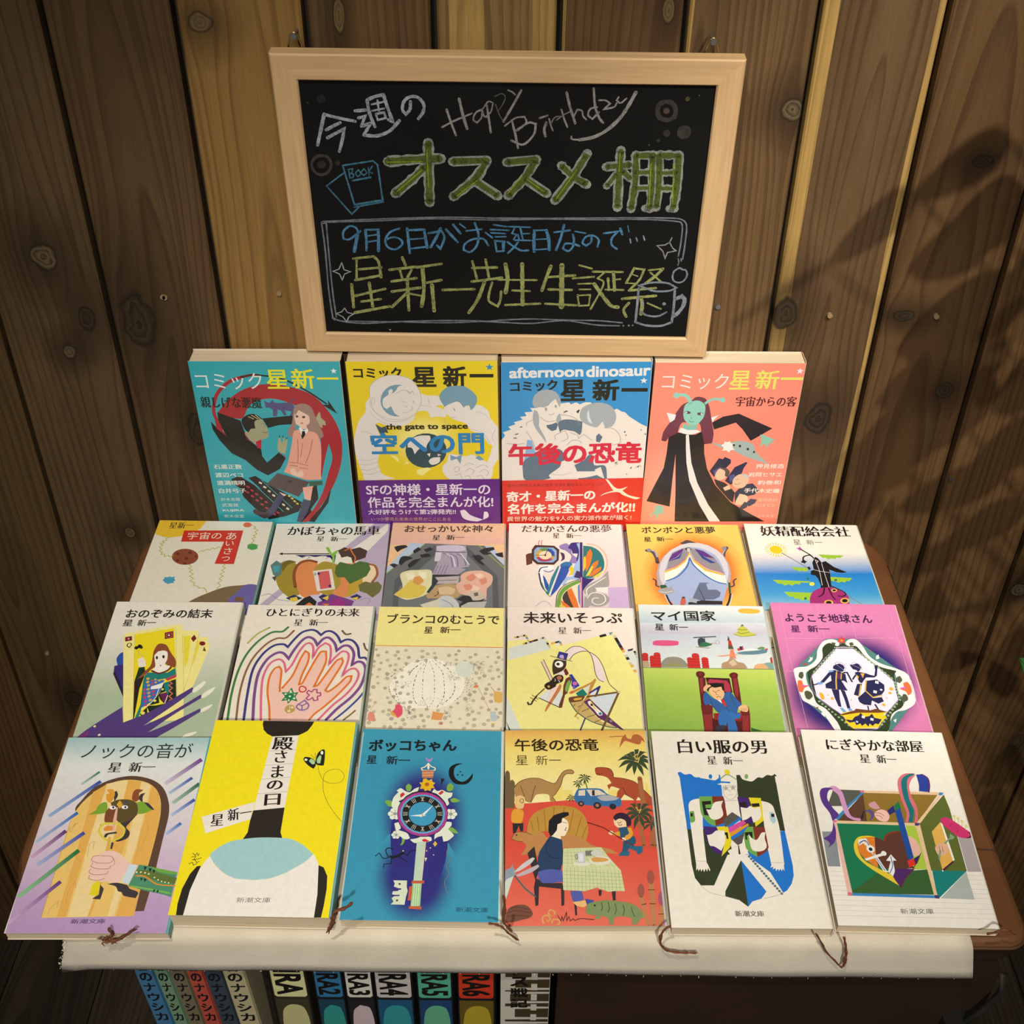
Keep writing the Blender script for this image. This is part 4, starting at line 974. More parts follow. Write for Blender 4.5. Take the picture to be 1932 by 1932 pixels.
ART['c3']=('2f86bf',"""
S ddd2c8 -14,985 27,1061 11,1099 82,1127 59,1155 122,1183 106,1202 184,1229 161,1258 216,1266 200,1304 270,1312 246,1349 293,1349 471,1385 579,1402 595,1384 641,1402 672,1383 710,1401 765,1401 781,1383 970,1326 992,1335 1033,1308 1065,1298 1098,1261 1147,1223 1213,1176 1278,1138 1433,965 1486,263 -37,274
T b d6d4d2 afternoon 69,1697 692,1711 106
T b d6d4d2 dinosaur 715,1706 1257,1720 111
T b 161410 コミック 76,1559 478,1579 104
T b 161410 星 503,1521 714,1524 214
T b 161410 新 775,1523 1002,1527 214
T b 161410 一 1021,1526 1244,1525 36
X d6d4d2 1205,1616 33.0
S 9ba0a4 269,1423 284,1477 337,1522 406,1532 468,1503 500,1448 509,1394 495,1348 462,1439 424,1403 378,1358 332,1358 293,1349 269,1386
S ddd2c8 332,1349 386,1358 424,1403 462,1439 486,1385 503,1329 489,1274 427,1242 364,1256 324,1303
S 9ba0a4 281,1331 309,1312 325,1256 326,1163 350,1106 383,1030 391,982 351,1049 303,1125 279,1182 270,1257
S 9ba0a4 481,1265 504,1292 517,1227 498,1181 474,1209
C 8a8480 4.2 375,1339 390,1349 394,1321 375,1316
C 8a8480 4.2 456,1357 471,1376 475,1348
C 8a8480 4.3 406,1284 434,1279 457,1297
E 8f9498 381,1338 9,0 0,-15
E 8f9498 466,1365 8,0 0,-14
C 999088 4.3 216,1164 224,1201 278,1229
C 999088 4.4 216,1107 264,1021 304,934 392,924
C 999088 4.3 333,1256 396,1209 466,1218
P 506476 389,1172 436,1181 474,1200 490,1181 476,1124 437,1110 397,1144
S 586a7a 490,1190 536,1227 615,1227 701,1207 697,1104 682,1066 634,1104 594,1114 539,1124 508,1096
P 586a7a 825,1056 848,1084 881,1046 859,988 827,998
S 9ba0a4 676,1254 689,1337 750,1383 842,1401 929,1373 978,1308 990,1234 962,1159 900,1140 874,1206 829,1150 774,1160 710,1198
S c8ccd0 738,1291 752,1328 762,1254 789,1179 748,1216
S ddd2c8 710,1189 774,1160 829,1146 874,1206 892,1150 854,1112 793,1075 729,1094 703,1151
C 999088 4.3 892,1140 972,1131 1030,1064 1042,987
C 999088 4.4 972,959 1035,978 1041,1006
C 999088 4.3 470,1020 469,1067 555,1114 580,1038 526,1000
C 999088 4.3 595,1095 659,1066 676,1028
C 999088 4.3 668,1028 714,1075 795,1008
C 999088 4.4 574,962 613,1009 676,1009 701,980
S 566878 193,789 273,867 337,905 432,904 496,923 545,875 547,757 501,678 421,598 218,580 186,680
S 566878 644,746 723,795 769,854 810,844 821,745 919,735 941,595 698,587 671,677
P 7ea4c8 197,799 224,1021 264,1012 297,886
S ddd2c8 421,639 516,728 531,787 603,796 622,677 808,676 840,676 850,636 730,606 486,598 437,608
C 999088 3.6 437,649 534,638 622,667
S ddd2c8 827,696 879,725 917,595 850,636
C 908880 4.2 535,1292 550,1311 573,1310
P 2a2a28 535,1306 561,1324 569,1315 543,1300
P 2a2a28 643,1310 666,1333 674,1324 660,1291
P 2a2a28 114,1079 145,1089 147,1081 118,1072
P 2a2a28 102,1043 133,1041 131,1033 103,1036
P 2a2a28 153,1150 177,1164 178,1150
P 2a2a28 1064,1097 1079,1111 1076,1087
P 2a2a28 1074,1054 1089,1073 1093,1063
P 2a2a28 1204,1124 1220,1119 1217,1110
P 2a2a28 1242,1081 1262,1077 1255,1067
P 2a2a28 1138,704 1157,728 1154,708
P 2a2a28 1109,644 1118,649 1118,634
C 908880 4.5 998,764 1021,783 1030,754 1007,744
E 3a3a38 1012,766 6,0 0,-8
E 3a3a38 1213,725 7,0 0,-7
C 908880 4.5 1186,713 1224,743 1242,723
C 908880 3.4 504,1283 598,1264 654,1226 672,1161
C 908880 3.5 201,983 129,974 42,984
T b c81f38 午後の恐竜 57,863 1236,880 232
B cf2a1c -123,579 1298,603
T n 4a0f0a 誰もが夢見た未来の世界.予想を裏切るエンディング 51,525 911,535 35
T b e8dccb 奇才・星新一の 38,398 843,418 119
T b e8dccb 名作を完全まんが化!! 46,258 1212,276 121
T k e8c8b0 異世界の魅力を9人の実力派作家が描く! 41,142 1186,155 58
S e8d8b8 925,595 950,585 1011,504 1061,483 1133,508 1086,462 1147,411 1255,379 1207,364 1097,411 1046,447 949,433 884,397 924,433 1004,463
""")
ART['c4']=('e8836c',"""
H ee9a80 e8836c 235,445 376,2 64,-697 .2
S 6a3040 339,1426 369,1461 411,1466 464,1442 503,1357 543,1195 568,1093 567,988 499,977 448,966 460,1092 432,1195 363,1194 285,1204 258,1132 257,1049 256,965 202,986 179,1048 157,1006 117,1017 130,1110 174,1203 216,1295 267,1386
S 86bfae 283,1305 292,1386 348,1421 407,1427 463,1377 466,1276 445,1225 400,1174 347,1184 299,1235
S 7ab4a2 295,1194 348,1174 407,1184 420,1143 379,1122 336,1127 300,1142
C 86bfae 31.0 338,1396 311,1456 266,1485 199,1480
E 86bfae 207,1480 27,0 3,-28
C 86bfae 23.8 453,1392 491,1427 540,1447 600,1438
E 86bfae 607,1436 22,0 3,-26
E 5a3a48 324,1306 22,0 1,-13
E 5a3a48 425,1293 22,0 1,-13
E e8e0e0 309,1308 8,0 1,-7
E e8e0e0 441,1294 8,0 1,-7
C 4a2a38 4.6 288,1305 316,1321 343,1306
C 4a2a38 4.6 403,1301 428,1306 459,1296
C 4a7a70 3.7 356,1265 354,1245 363,1240
C 4a7a70 4.7 339,1225 362,1209 386,1217
P ddd8d8 139,1304 222,1285 214,1234 178,1203
P ddd8d8 593,1285 528,1256 546,1206 556,1236
P e0dad6 277,1153 336,1127 422,1128 449,1112 458,1112 375,1076 314,1086 260,1106
P 1e1b1a 261,1101 341,1079 410,1079 462,1113 497,988 509,882 554,711 645,536 813,336 1001,212 1151,120 320,115 297,445 257,870 255,611 258,287 41,348 109,555 165,719 177,880 179,1048
P 1e1b1a 542,1206 629,1267 762,1299 908,1228 1074,1148 902,1017 817,1136 748,1207 567,1134
P ddd6d0 328,1075 353,1079 377,934 407,775 483,557 608,312 740,118 639,117 527,311 409,579 363,774 342,934
S 86b8a4 975,1085 1015,1075 1071,1049 1126,1029 1083,1023 1111,981 1069,1002 1060,944 1027,991 994,949 998,1012
S 86b8a4 135,298 195,287 213,184 174,218 150,126 139,206 78,166 118,229
S 9aa8a0 557,997 646,978 682,968 730,1000 798,1016 869,1006 934,970 966,896 1103,763 871,853 740,926 641,947
E dcdcd4 710,958 43,0 6,-47
P dcdcd4 676,1015 697,989 720,1015 732,984 766,990 750,947 775,921 737,916 727,889 702,915 663,910 677,942 647,968 672,984
E 2e2a2a 760,971 10,0 2,-13
E 2e2a2a 815,961 11,0 2,-14
E 2e2a2a 889,929 11,0 2,-14
E 2e2a2a 948,898 10,0 2,-12
P 24243c 579,689 646,830 683,819 697,844 753,815 758,777 713,712 654,690 626,624
P 24243c 729,581 799,734 856,767 889,789 907,783 880,724 864,637 788,537
P 24243c 835,449 895,538 982,555 1050,483 1017,427 930,404 849,336
P 303048 957,337 987,382 1047,371 1031,326 981,292
P 4a4e80 610,690 667,733 696,712 635,624
P 4a4e80 758,636 800,658 821,626 776,559
P 24242c 629,602 732,559 792,504 835,449 831,336 791,370 707,470 654,536
S d9b898 633,646 660,712 713,717 745,669 718,603 657,592
S 5a4a40 669,717 721,723 761,680 750,625 723,636 716,690
S d9b090 799,592 845,653 916,648 943,582 899,505 818,515
S b8b8b8 862,659 915,653 949,604 920,615
S d9b898 721,504 770,537 794,493 743,470
S d9b898 855,359 881,438 947,416 963,360 924,314 852,314
P 34343c 894,268 938,348 977,326 965,280 923,257
C 6a4a3a 4.0 822,549 850,543 865,560
C 6a4a3a 4.0 826,593 851,604
T g ded8cc コミック 73,1616 632,1620 152
T k d8cf60 星 643,1634 818,1636 186
T k d8cf60 新 860,1641 1060,1642 186
T k d8cf60 一 1071,1652 1259,1653 25
X e4d8e0 1222,1727 32.1
T m 4a1818 宇宙からの客 720,1424 1240,1427 100
T k e8d8c8 押見修造 987,746 1238,748 50
T k e8d8c8 岩岡ヒサエ 929,654 1234,656 50
T k e8d8c8 釣巻和 1025,566 1234,568 49
T k e8d8c8 手代木史織 916,477 1239,473 51
T n f0c8a0 星崎真紀 1056,371 1232,372 36
T n f0c8a0 川口まどか 1015,309 1223,310 36
T n f0c8a0 青木俊直 1073,183 1228,184 35
""")
ART['greet']=('e6dcc8',"""
S e9bd33 -62,1535 451,1589 421,1485 391,1383 328,1321 238,1269 118,1247 7,1294 -57,1352
T m 55431c 星新一 104,1421 325,1426 92
P cc3322 252,1349 784,1362 783,895 614,895 640,1199 258,1191
T g f0e0c8 宇宙の 300,1275 602,1282 102
T g f0e0c8 あ 648,1279 738,1281 102
T g f0e0c8 い 660,1174 732,1176 66
T g f0e0c8 さ 664,1070 732,1071 88
T g f0e0c8 つ 662,963 733,964 60
E 8d4a33 339,984 116,3 23,-109
E 6a3222 267,1022 15,0 4,-17
E 6a3222 372,1038 17,0 4,-19
E 6a3222 356,961 16,0 4,-17
E 6a3222 284,931 15,0 4,-17
E 6a3222 356,895 15,0 3,-13
E 6a3222 431,992 10,0 3,-15
E dd6644 807,1443 38,1 6,-36
E 4f9a48 905,1133 45,1 7,-43
P 4f9a48 854,1151 871,1127 859,1113 888,1098 909,1085 932,1099 957,1111 941,1134 951,1158 919,1172 894,1176 872,1171
E 4a9cb8 267,670 45,1 10,-43
P 4a9cb8 213,667 225,695 215,711 252,704 266,723 281,709 309,720 307,691 324,670 309,655 319,633 285,640 272,618 249,639
L b5b050 7.7 137,1247 113,1227 129,1207 93,1193 116,1172 82,1157 109,1134 85,1109 112,1080 92,1061 125,1042 122,1013 152,1014 159,982 186,999 210,977 233,1000
L b5b050 7.7 440,1049 467,1069 481,1060 511,1093 533,1080 558,1110 579,1095 604,1126 625,1115
L b5b050 7.9 850,1438 885,1415 876,1394 919,1365 891,1344 915,1311 886,1294 910,1265 881,1250 905,1219 887,1180
L b5b050 7.3 396,878 426,850 400,831 442,804 416,785 459,753 430,727 473,695 446,667 494,641 489,608 533,597 543,574 584,580 607,553 623,518
L b5b050 7.4 705,888 692,856 720,838 691,809 720,788 687,758 722,733 691,703 720,678 690,645 719,618 697,564
S 7a6444 381,236 496,402 617,504 766,593 928,623 880,488 816,452 858,348 794,194
S 6a5f9e 928,623 1043,613 1098,458 1085,250 831,245 843,365 817,443 865,506
E 7a5540 910,440 42,1 6,-31
""")
ART['pumpkin']=('e8dfd0',"""
P b9a8bc 1019,1523 1070,1523 1089,178 296,182 600,604 1017,1357
P e8dfd0 1046,1502 678,1038 728,1038 1064,1419
P b9a8bc 904,1502 1033,1506 676,1058 602,1058
P e8dfd0 -5,322 144,516 182,498 42,321
P b9a8bc 10,374 117,534 167,606 210,552 54,321
T m 1c1712 かぼちゃの馬車 114,1385 958,1388 134
T m 1c1712 星 396,1268 460,1268 68
T m 1c1712 新一 517,1267 669,1267 68
L 1c1712 12.5 103,1056 527,1055
P 1c1712 81,1056 113,1076 118,1037
P 20245a 230,1040 591,1039 591,923 545,1000 480,1029 408,1010 343,1030 297,1001
C 8a8a9a 6.2 296,1011 331,1030 365,1001 337,981
C 8a8a9a 6.2 470,1010 499,1029 527,1000 504,985
P 84b83c 486,1147 517,1147 552,1058 585,1098 621,1117 580,1029 590,932 569,927 563,1010 518,1078
S a08a2c 97,754 100,906 178,963 260,905 297,716 344,533 258,462 174,552 125,643
S 6f6422 125,905 178,967 255,943 186,905 150,810
S dd8850 255,754 269,934 362,977 443,923 455,716 512,532 425,461 349,497 299,606
C 8c4a24 27.6 287,606 253,772 272,905 352,962 428,942
S a89030 417,828 478,942 565,932 646,865 672,604 614,478 512,532 447,679
S dd8850 642,903 739,922 818,864 838,640 779,495 685,477 608,532 669,641
S c09a34 755,751 843,864 880,714 834,549 733,477
S ead0a8 901,902 954,864 967,769 932,676 889,603 856,714
C 9a5a34 21.2 888,912 952,883 979,769 945,667
P 4a3028 604,1097 655,1147 721,1117 793,1146 867,1096 856,999 785,960 751,922 732,999 693,1019 645,1000
C d8702c 12.5 666,1097 706,1137 739,1058 767,999 764,922
P 4a6a30 605,790 607,884 638,942 741,903 811,950 887,931 916,845 889,751 821,695 753,644 696,733 635,733
P 6a6838 827,631 883,677 933,658 992,676 1036,611 1016,530 961,467 908,521 846,549
P e5d8cc 412,819 574,846 633,577 480,550
P d05a5a 456,805 552,822 601,595 505,577
P 202860 463,803 481,785 470,760 453,779
P 202860 578,641 596,623 585,599 567,619
T n 202860 9 426,772 446,772 41
P 5e7a74 30,896 73,963 129,915 143,773 106,736 70,773
P 4a9aa8 54,883 111,896 120,811 72,801
P 4a4a48 66,736 103,754 102,680
P 1c1c1c 318,373 377,461 433,497 496,460 485,354
P 7a3a80 496,460 610,514 735,459 810,423 792,353 509,354
P c8c0d8 421,497 538,514 592,460 503,407
P 24285c 223,462 288,506 365,461 300,417
P e0c040 258,462 316,479 334,426 276,417
P 24285c 500,478 538,514 590,478 549,416
P e0c040 532,460 586,496 583,433
P 24285c 769,477 825,513 870,476 821,432
P e0c040 782,459 840,477 833,432
P dd7a3c 379,355 432,407 485,354
P dd7a3c 540,389 600,389 592,354
P 9a2a80 598,407 685,477 743,371 627,354
C 9a8aa0 5.8 15,498 84,516 166,444 263,426
C 9a8aa0 5.8 856,441 926,458 946,423 920,387
""")
ART['gods']=('ecc08e',"""
G ecc08e e3b2a0 -10,1517 1061,1513 1063,1187 -5,1171
P b4c2d4 183,1197 314,1185 -5,754 -60,736
P b4c2d4 849,1165 909,1166 1076,894 1076,822
P 6a6c6c 314,1191 849,1165 1076,822 1090,39 -38,24 -6,772
L 9ab84a 7.1 314,1187 -16,751
L 9ab84a 7.1 796,1172 1070,805
P 54585a 399,1159 683,1163 973,750 1003,38 92,26 81,686
P 6f7275 428,1048 687,1052 928,697 949,37 157,27 124,583
S 1c1c1e 39,1135 79,1154 138,1164 163,1137 107,1099 75,1061 54,1098
S 1c1c1e 98,916 115,998 173,1008 221,981 155,935 124,880
S 1c1c1e 19,888 52,906 94,889 63,844
S 1c1c1e 214,1082 258,1138 284,1101 229,1045
S 1c1c1e 181,890 223,954 291,982 239,891 196,846
S 1c1c1e 277,1027 346,1047 383,1011 303,991
S 1c1c1e 307,1101 364,1139 390,1103 333,1065
S 1c1c1e 804,1090 850,1128 933,1148 945,1111 875,1073 922,1055 852,1036
S 1c1c1e 946,1055 1016,1075 1023,1001 970,1019
S 1c1c1e 747,1016 805,1035 853,981 818,962 861,891 820,908 778,962
C 1c1c1e 5.8 736,997 758,1034 777,998 760,970
P a89cac 417,1159 683,1163 699,1052 691,924 732,907 716,871 647,852 694,835 627,763 403,760 455,993 417,938
S c8bccc 423,1150 517,1170 648,1162 685,1107 592,1069 438,1085
L 2a2a30 8.8 409,1075 686,1070
P cfc8d0 416,1066 469,1067 467,975 448,939 411,942
C 70687c 8.8 487,1049 547,1031 577,869
C 70687c 8.8 546,1050 607,996 623,869
C 70687c 8.8 605,1050 665,996 692,888
C d8cede 11.7 516,1049 572,995 600,869
C d8cede 11.6 640,1051 690,960 715,907
L 70687c 5.7 449,885 420,778
L 70687c 5.7 478,885 449,769
L 70687c 5.7 507,886 478,770
L 70687c 5.7 536,886 506,770
P 2a2228 398,760 650,763 628,737 416,729
P b8aca8 434,725 640,746 632,641 450,639
L 4a4040 5.6 459,682 619,693
S b8986c 440,613 541,640 633,615 671,522 617,454 527,453 437,451 376,451 367,501 420,570
S d8b890 464,587 543,606 612,572 592,504 480,502
C 3a2a20 8.3 436,477 468,511 461,536
S e0d8a8 122,756 187,810 279,820 382,821 404,742 411,621 388,535 346,484 280,449 192,431 86,497 129,515 157,600
S dcc050 158,583 219,687 314,620 362,586 323,484 235,449 133,464 96,506
S eee6c4 166,774 234,793 262,723 196,687
S eee6c4 280,793 349,794 355,707 297,706
S d89850 250,723 295,741 334,672 292,619 244,653
P 22303a 403,760 460,673 389,518 365,526 405,621
S e0b098 651,746 695,799 787,818 857,810 927,750 923,645 884,576 875,457 775,431 706,489 648,522 616,624 654,676
S d88a70 698,729 754,782 789,730 745,677 710,694
S d88a70 813,696 870,731 883,662 838,627
S d88a70 678,625 735,643 771,574 703,556
S ecc8b4 766,765 823,783 858,749 813,713
S ecc8b4 769,626 827,592 795,524 749,557
S c8b8a8 727,523 794,558 851,524 887,441 797,431 740,456
S 6a5a50 772,523 806,532 813,490 779,481
S 20201f 629,437 683,488 740,481 764,431 686,413
S 20201f 654,371 708,430 798,423 875,457 799,373 667,322
P d4cdb8 319,367 461,435 514,486 594,470 667,322 367,318
S c4c8c8 482,452 548,487 618,437 654,355 647,256 514,255
C 889098 8.2 505,436 575,387 623,305
P b8b4b0 666,355 731,405 887,416 856,308 690,289
T k 4a2a20 おせっかいな神々 114,1398 923,1410 108
T m 2c1c16 星 378,1271 446,1272 72
T m 2c1c16 新一 502,1277 665,1279 72
""")
ART['someone']=('e6d8cc',"""
G e6d8cc d2b8c4 645,1522 1129,1512 1124,74 593,65
P c4a8cc 862,620 1073,641 1092,74 853,70
P e6d8cc 41,1245 636,1256 593,65 51,56
C c85a60 7.4 273,1185 269,1222 279,1250
C c85a60 7.4 296,1185 294,1228 305,1254
P 5a3020 154,1045 172,1064 207,1074 212,930 160,902
P 3f2018 237,1184 408,1178 454,1124 445,979 403,916 253,918 207,974 207,1119
P 7fa8d0 255,1153 402,1150 430,1108 426,987 392,946 265,947 228,993 228,1110
E c0a058 327,1049 88,2 -1,-93
P a03858 327,1049 248,1011 271,967 311,955 358,963 393,987
P 284a98 327,1049 349,1140 384,1126 409,1086 411,1032
P 5a8a48 327,1049 278,1130 319,1147 351,1140
E e6cfb0 327,1045 56,1 -1,-58
E 302820 327,1045 9,0 0,-14
L 302820 5.8 242,1043 327,1045
L 302820 5.9 327,1045 342,1103
S 8a7ab0 456,1179 516,1217 561,1162 564,1071 615,1000 624,928 532,944 558,1035 513,1106 466,1133
S 2a2a70 531,1143 563,1218 635,1228 636,1108 624,928 602,981 617,1072 570,1071 560,1125
S 9ab8dc 610,1209 658,1228 645,719 525,717 489,648 466,648 503,751 561,769 576,892 614,982 630,1108
S 3e2a50 459,1087 494,1070 498,997 462,961 475,1015
S 2a6ca0 461,925 509,958 555,945 559,909 507,882 461,890
P 167a88 432,890 449,908 410,681 351,511 334,544 377,749
P 2450a4 455,899 553,901 503,751 419,579 362,495 399,681
P e6d8cc 449,890 463,890 398,646 356,494 345,508
P 2450a4 292,799 320,748 353,646 342,561 307,645
S ffffff 263,816 276,887 345,906 403,889 390,836 321,852 303,765 329,544 306,577 274,713
C 2a2a60 11.4 269,816 287,869 345,888
C 2a2a60 13.9 269,799 290,645 334,544
C 6a9a38 8.2 291,679 329,544 362,498
C 2450a4 8.5 310,835 355,818 396,845
S e0c030 529,856 554,909 575,857 561,787 527,777 545,821
P 3a2a60 572,752 598,840 632,823 623,736
S 157070 668,1182 750,1165 818,1093 846,968 828,844 755,755 651,736
C e8d8b0 8.6 669,1192 763,1184 840,1076 855,950 833,826 754,738
C e6a898 11.6 705,1211 798,1175 863,1058 869,915 838,809
S dd7428 676,929 699,1073 731,1138 746,1074 722,930 683,824
S d8c040 655,823 668,1018 686,1037 680,894
S dd7428 688,789 740,930 795,985 785,913 724,824
S dd7428 698,763 760,860 819,896 805,843 733,772
S d8c848 675,763 727,895 750,904 711,789
S d8c848 732,755 780,799 828,844 790,765
S 2a2268 635,771 685,737 754,738 682,651 639,566
P 2a2268 641,1228 664,1229 636,351 609,351
P d07aa8 629,753 643,753 627,351 614,351
S 9c9894 874,845 868,638 771,619 745,551 676,517 650,566 670,634 729,686 800,739
C e0d8cc 11.1 846,757 751,670 680,600 676,517
E 9c9894 764,468 101,2 -4,-90
C e6ddd4 9.4 675,483 723,551 812,536 830,453 772,403 718,434 731,484 776,485
P e6ddd4 749,619 862,629 852,553 769,568
P 9c9894 654,516 717,418 670,352 642,352
S 6a9a38 415,364 429,512 488,631 616,719 625,650 521,598 463,513 448,348
C 2c3020 6.9 406,364 424,529 489,648 617,727
S e6d8b8 448,348 463,513 533,615 626,684 614,351
S 3c3028 467,463 486,547 545,615 563,481 581,351 525,350
S dd7428 509,564 545,615 585,465 603,351 559,350
S dd7428 445,463 494,414 548,350 481,349
S d8c040 438,397 482,381 492,349 437,348
S 5a78c0 602,633 620,667 613,384 601,449
C a8a0a0 5.4 237,377 294,436 338,428 371,380
T m 4a3830 だれかさんの悪夢 115,1413 937,1431 102
T m 4a3830 星 399,1317 461,1318 71
T m 4a3830 新一 519,1319 662,1322 67
""")
ART['mirror']=('e8b552',"""
G e9c460 e8b050 -2,1523 1079,1525 1060,360 -21,279
H e0601c e8b552 544,796 463,5 -71,-599 .62
H e0601c e0601c 544,796 319,3 -52,-441 .9
C 4a4248 34.8 160,1113 209,1094 235,1025 240,946
C a8a0a4 16.0 173,1123 229,1100 244,1025
E 8a8286 180,1119 21,0 -2,-24
C 4a4248 31.6 883,1161 848,1091 834,1012 828,953
C a8a0a4 14.3 875,1151 837,1081 824,1012
E 8a8286 859,1151 23,0 -4,-28
S 4a4248 465,1217 508,1248 535,1265 585,1245 620,1219 580,1204 503,1203
E a89ea0 544,796 328,4 -51,-427
E c8c4c8 549,834 307,3 -47,-394
S 98a8c8 337,967 387,1086 510,1157 575,1164 686,1129 776,1031 815,856 819,704 783,538 738,393 748,286 267,282 326,388 277,496 273,643 290,812
P e8e0d0 277,680 292,831 405,890 489,969 541,1087 565,970 652,854 817,780 816,667 729,685 642,778 558,911 531,1008 480,891 392,775 296,689
P d8a840 292,835 405,894 491,988 540,1103 567,989 665,864 807,799 804,776 650,839 561,960 538,1064 488,959 402,871 289,808
P 8a8488 313,851 337,967 387,1086 497,1151 541,1147 540,1103 491,988 406,900
P 8a8488 554,1147 659,1119 750,1030 795,894 808,808 667,878 572,1005 549,1103
P 5a2a78 337,967 385,1066 490,1147 478,1103 419,1027
P 2a3a88 336,963 432,1027 481,1103 443,1007 350,967
P 5a2a78 592,1144 671,1105 748,1011 674,1030 617,1084
P 2a3a88 597,1128 673,1020 758,948 713,942 645,1006
C c05a60 7.8 300,851 406,906 490,998
C c05a60 7.8 574,993 668,883 809,814
C 3a68a8 14.1 291,699 404,766 493,891 533,1018 558,911 642,778 731,694 807,667
E 2a2428 534,1137 28,0 -2,-20
P c8bcb8 522,1147 554,1147 542,1097 524,1097
P 5c6880 495,480 580,683 667,680 634,665 643,591 717,592 746,555 729,501 675,464 602,463 576,445
L 384048 7.4 565,609 600,445
P 1c1c20 452,425 577,454 746,446 740,402 449,399
P 98a0ac 464,480 530,471 524,417 465,435
P b85a48 385,425 396,470 411,497 434,479 434,425 417,389 381,389
P 3a2a28 405,493 430,501 431,479 406,475
P 205030 230,642 280,652 300,606 238,596
E 9a9a98 278,569 68,1 -4,-40
C d8d4cc 6.0 222,559 276,550 333,569
P 98949a 269,606 289,621 306,606 327,625 336,597 310,578 260,578
P 205030 829,686 847,686 835,556 814,538
C 1c1c1c 20.7 273,514 294,424 329,353
C c8c4c0 8.9 261,523 282,424 311,353
C 1c1c1c 20.7 830,538 804,447 772,375
C c8c4c0 8.9 842,538 817,447 787,375
C 4a4248 15.1 182,726 204,698 199,642 222,624
C 4a4248 15.2 904,734 878,705 875,649 845,630
T k 241a10 ボンボンと悪夢 136,1404 811,1412 99
T k 3a2c14 星 147,1268 212,1269 65
T k 3a2c14 新一 262,1274 414,1275 65
""")
ART['fairy']=('e8e0d2',"""
G e8e0d2 1c78c0 -57,1075 1103,1101 1098,809 -37,785
G 1c78c0 3a90c4 -37,785 1098,809 1110,548 -51,524
G 3a90c4 88b8c4 -51,524 1110,548 1119,333 -35,309
E e8e0d2 504,1228 1,0 0,-2
R e0c020 236,1122 57.5
D d8c030 8.0 236,1122 70.3 95.9 22
L 7a6848 7.8 280,1079 487,863
L 7a6848 5.9 631,649 858,399
P 92b832 603,1064 824,1055 787,1019 757,1026 740,1002 711,1013 682,997 655,1022 635,1015
P 92b832 329,888 471,876 469,834 431,829 414,842 393,828 372,851 353,846
P 92b832 136,713 468,697 440,678 379,680 362,652 327,664 298,638 264,656 236,636 210,662 184,658
P 92b832 641,761 837,750 803,708 779,711 762,689 734,699 706,684 679,702 643,709
P 92b832 210,557 465,549 445,444 376,460 349,445 324,473 292,467 279,494 248,494
E 1a6a50 447,733 12,0 -2,-13
E 1a6a50 687,719 12,0 -3,-15
E 1a6a50 381,475 12,0 -3,-15
E e0d040 471,664 23,1 -5,-24
P 181418 528,951 568,1030 590,1011 610,952 646,973 663,934 655,799 630,612 594,465 585,537 571,592 536,536 517,536 545,647 538,740 521,778 485,786 494,834 523,854
P 181418 625,962 651,969 706,896 806,825 764,817 716,824 660,857
C 181418 12.7 444,1146 492,1097 534,1049 552,1010
C 181418 12.7 450,968 467,1028 522,1052 543,1029
P b04898 418,1146 445,1150 456,1177 461,1151 477,1141 458,1131 446,1110 440,1130
P 181418 431,968 451,972 460,992 470,973 487,963 468,949 457,930 448,947 433,943
C d8d0c8 4.6 561,990 569,836 557,647
C d8d0c8 4.6 608,943 608,779 611,611
C d8d0c8 4.6 506,863 569,836 653,818
C d8d0c8 6.3 561,990 583,971 564,942
P 181418 473,887 493,896 499,863 478,849
C 181418 10.4 565,564 532,518 498,499
C 181418 10.4 600,556 614,501 632,469
C 181418 10.4 635,639 681,594 725,568 735,531 700,507 665,513
S 9a2a6a 415,461 454,553 511,600 576,620 650,621 725,568 752,495 737,396 695,254 396,248
C 181418 11.9 568,610 542,536 498,499
C 181418 11.9 605,611 616,510 632,469
C 181418 10.4 635,639 683,603 725,568 735,531 700,507 665,513
E d8a850 568,425 39,1 -7,-36
E 1c1010 568,425 24,1 -4,-22
E d8a850 710,453 39,1 -8,-36
E 1c1010 710,453 24,1 -5,-22
E d8a850 646,584 25,1 -5,-24
E 1c1010 646,584 15,0 -3,-13
T m 1a1414 妖精配給会社 136,1389 949,1392 145
T n 5a5048 星 411,1230 476,1232 73
T n 5a5048 新一 527,1233 671,1232 69
""")
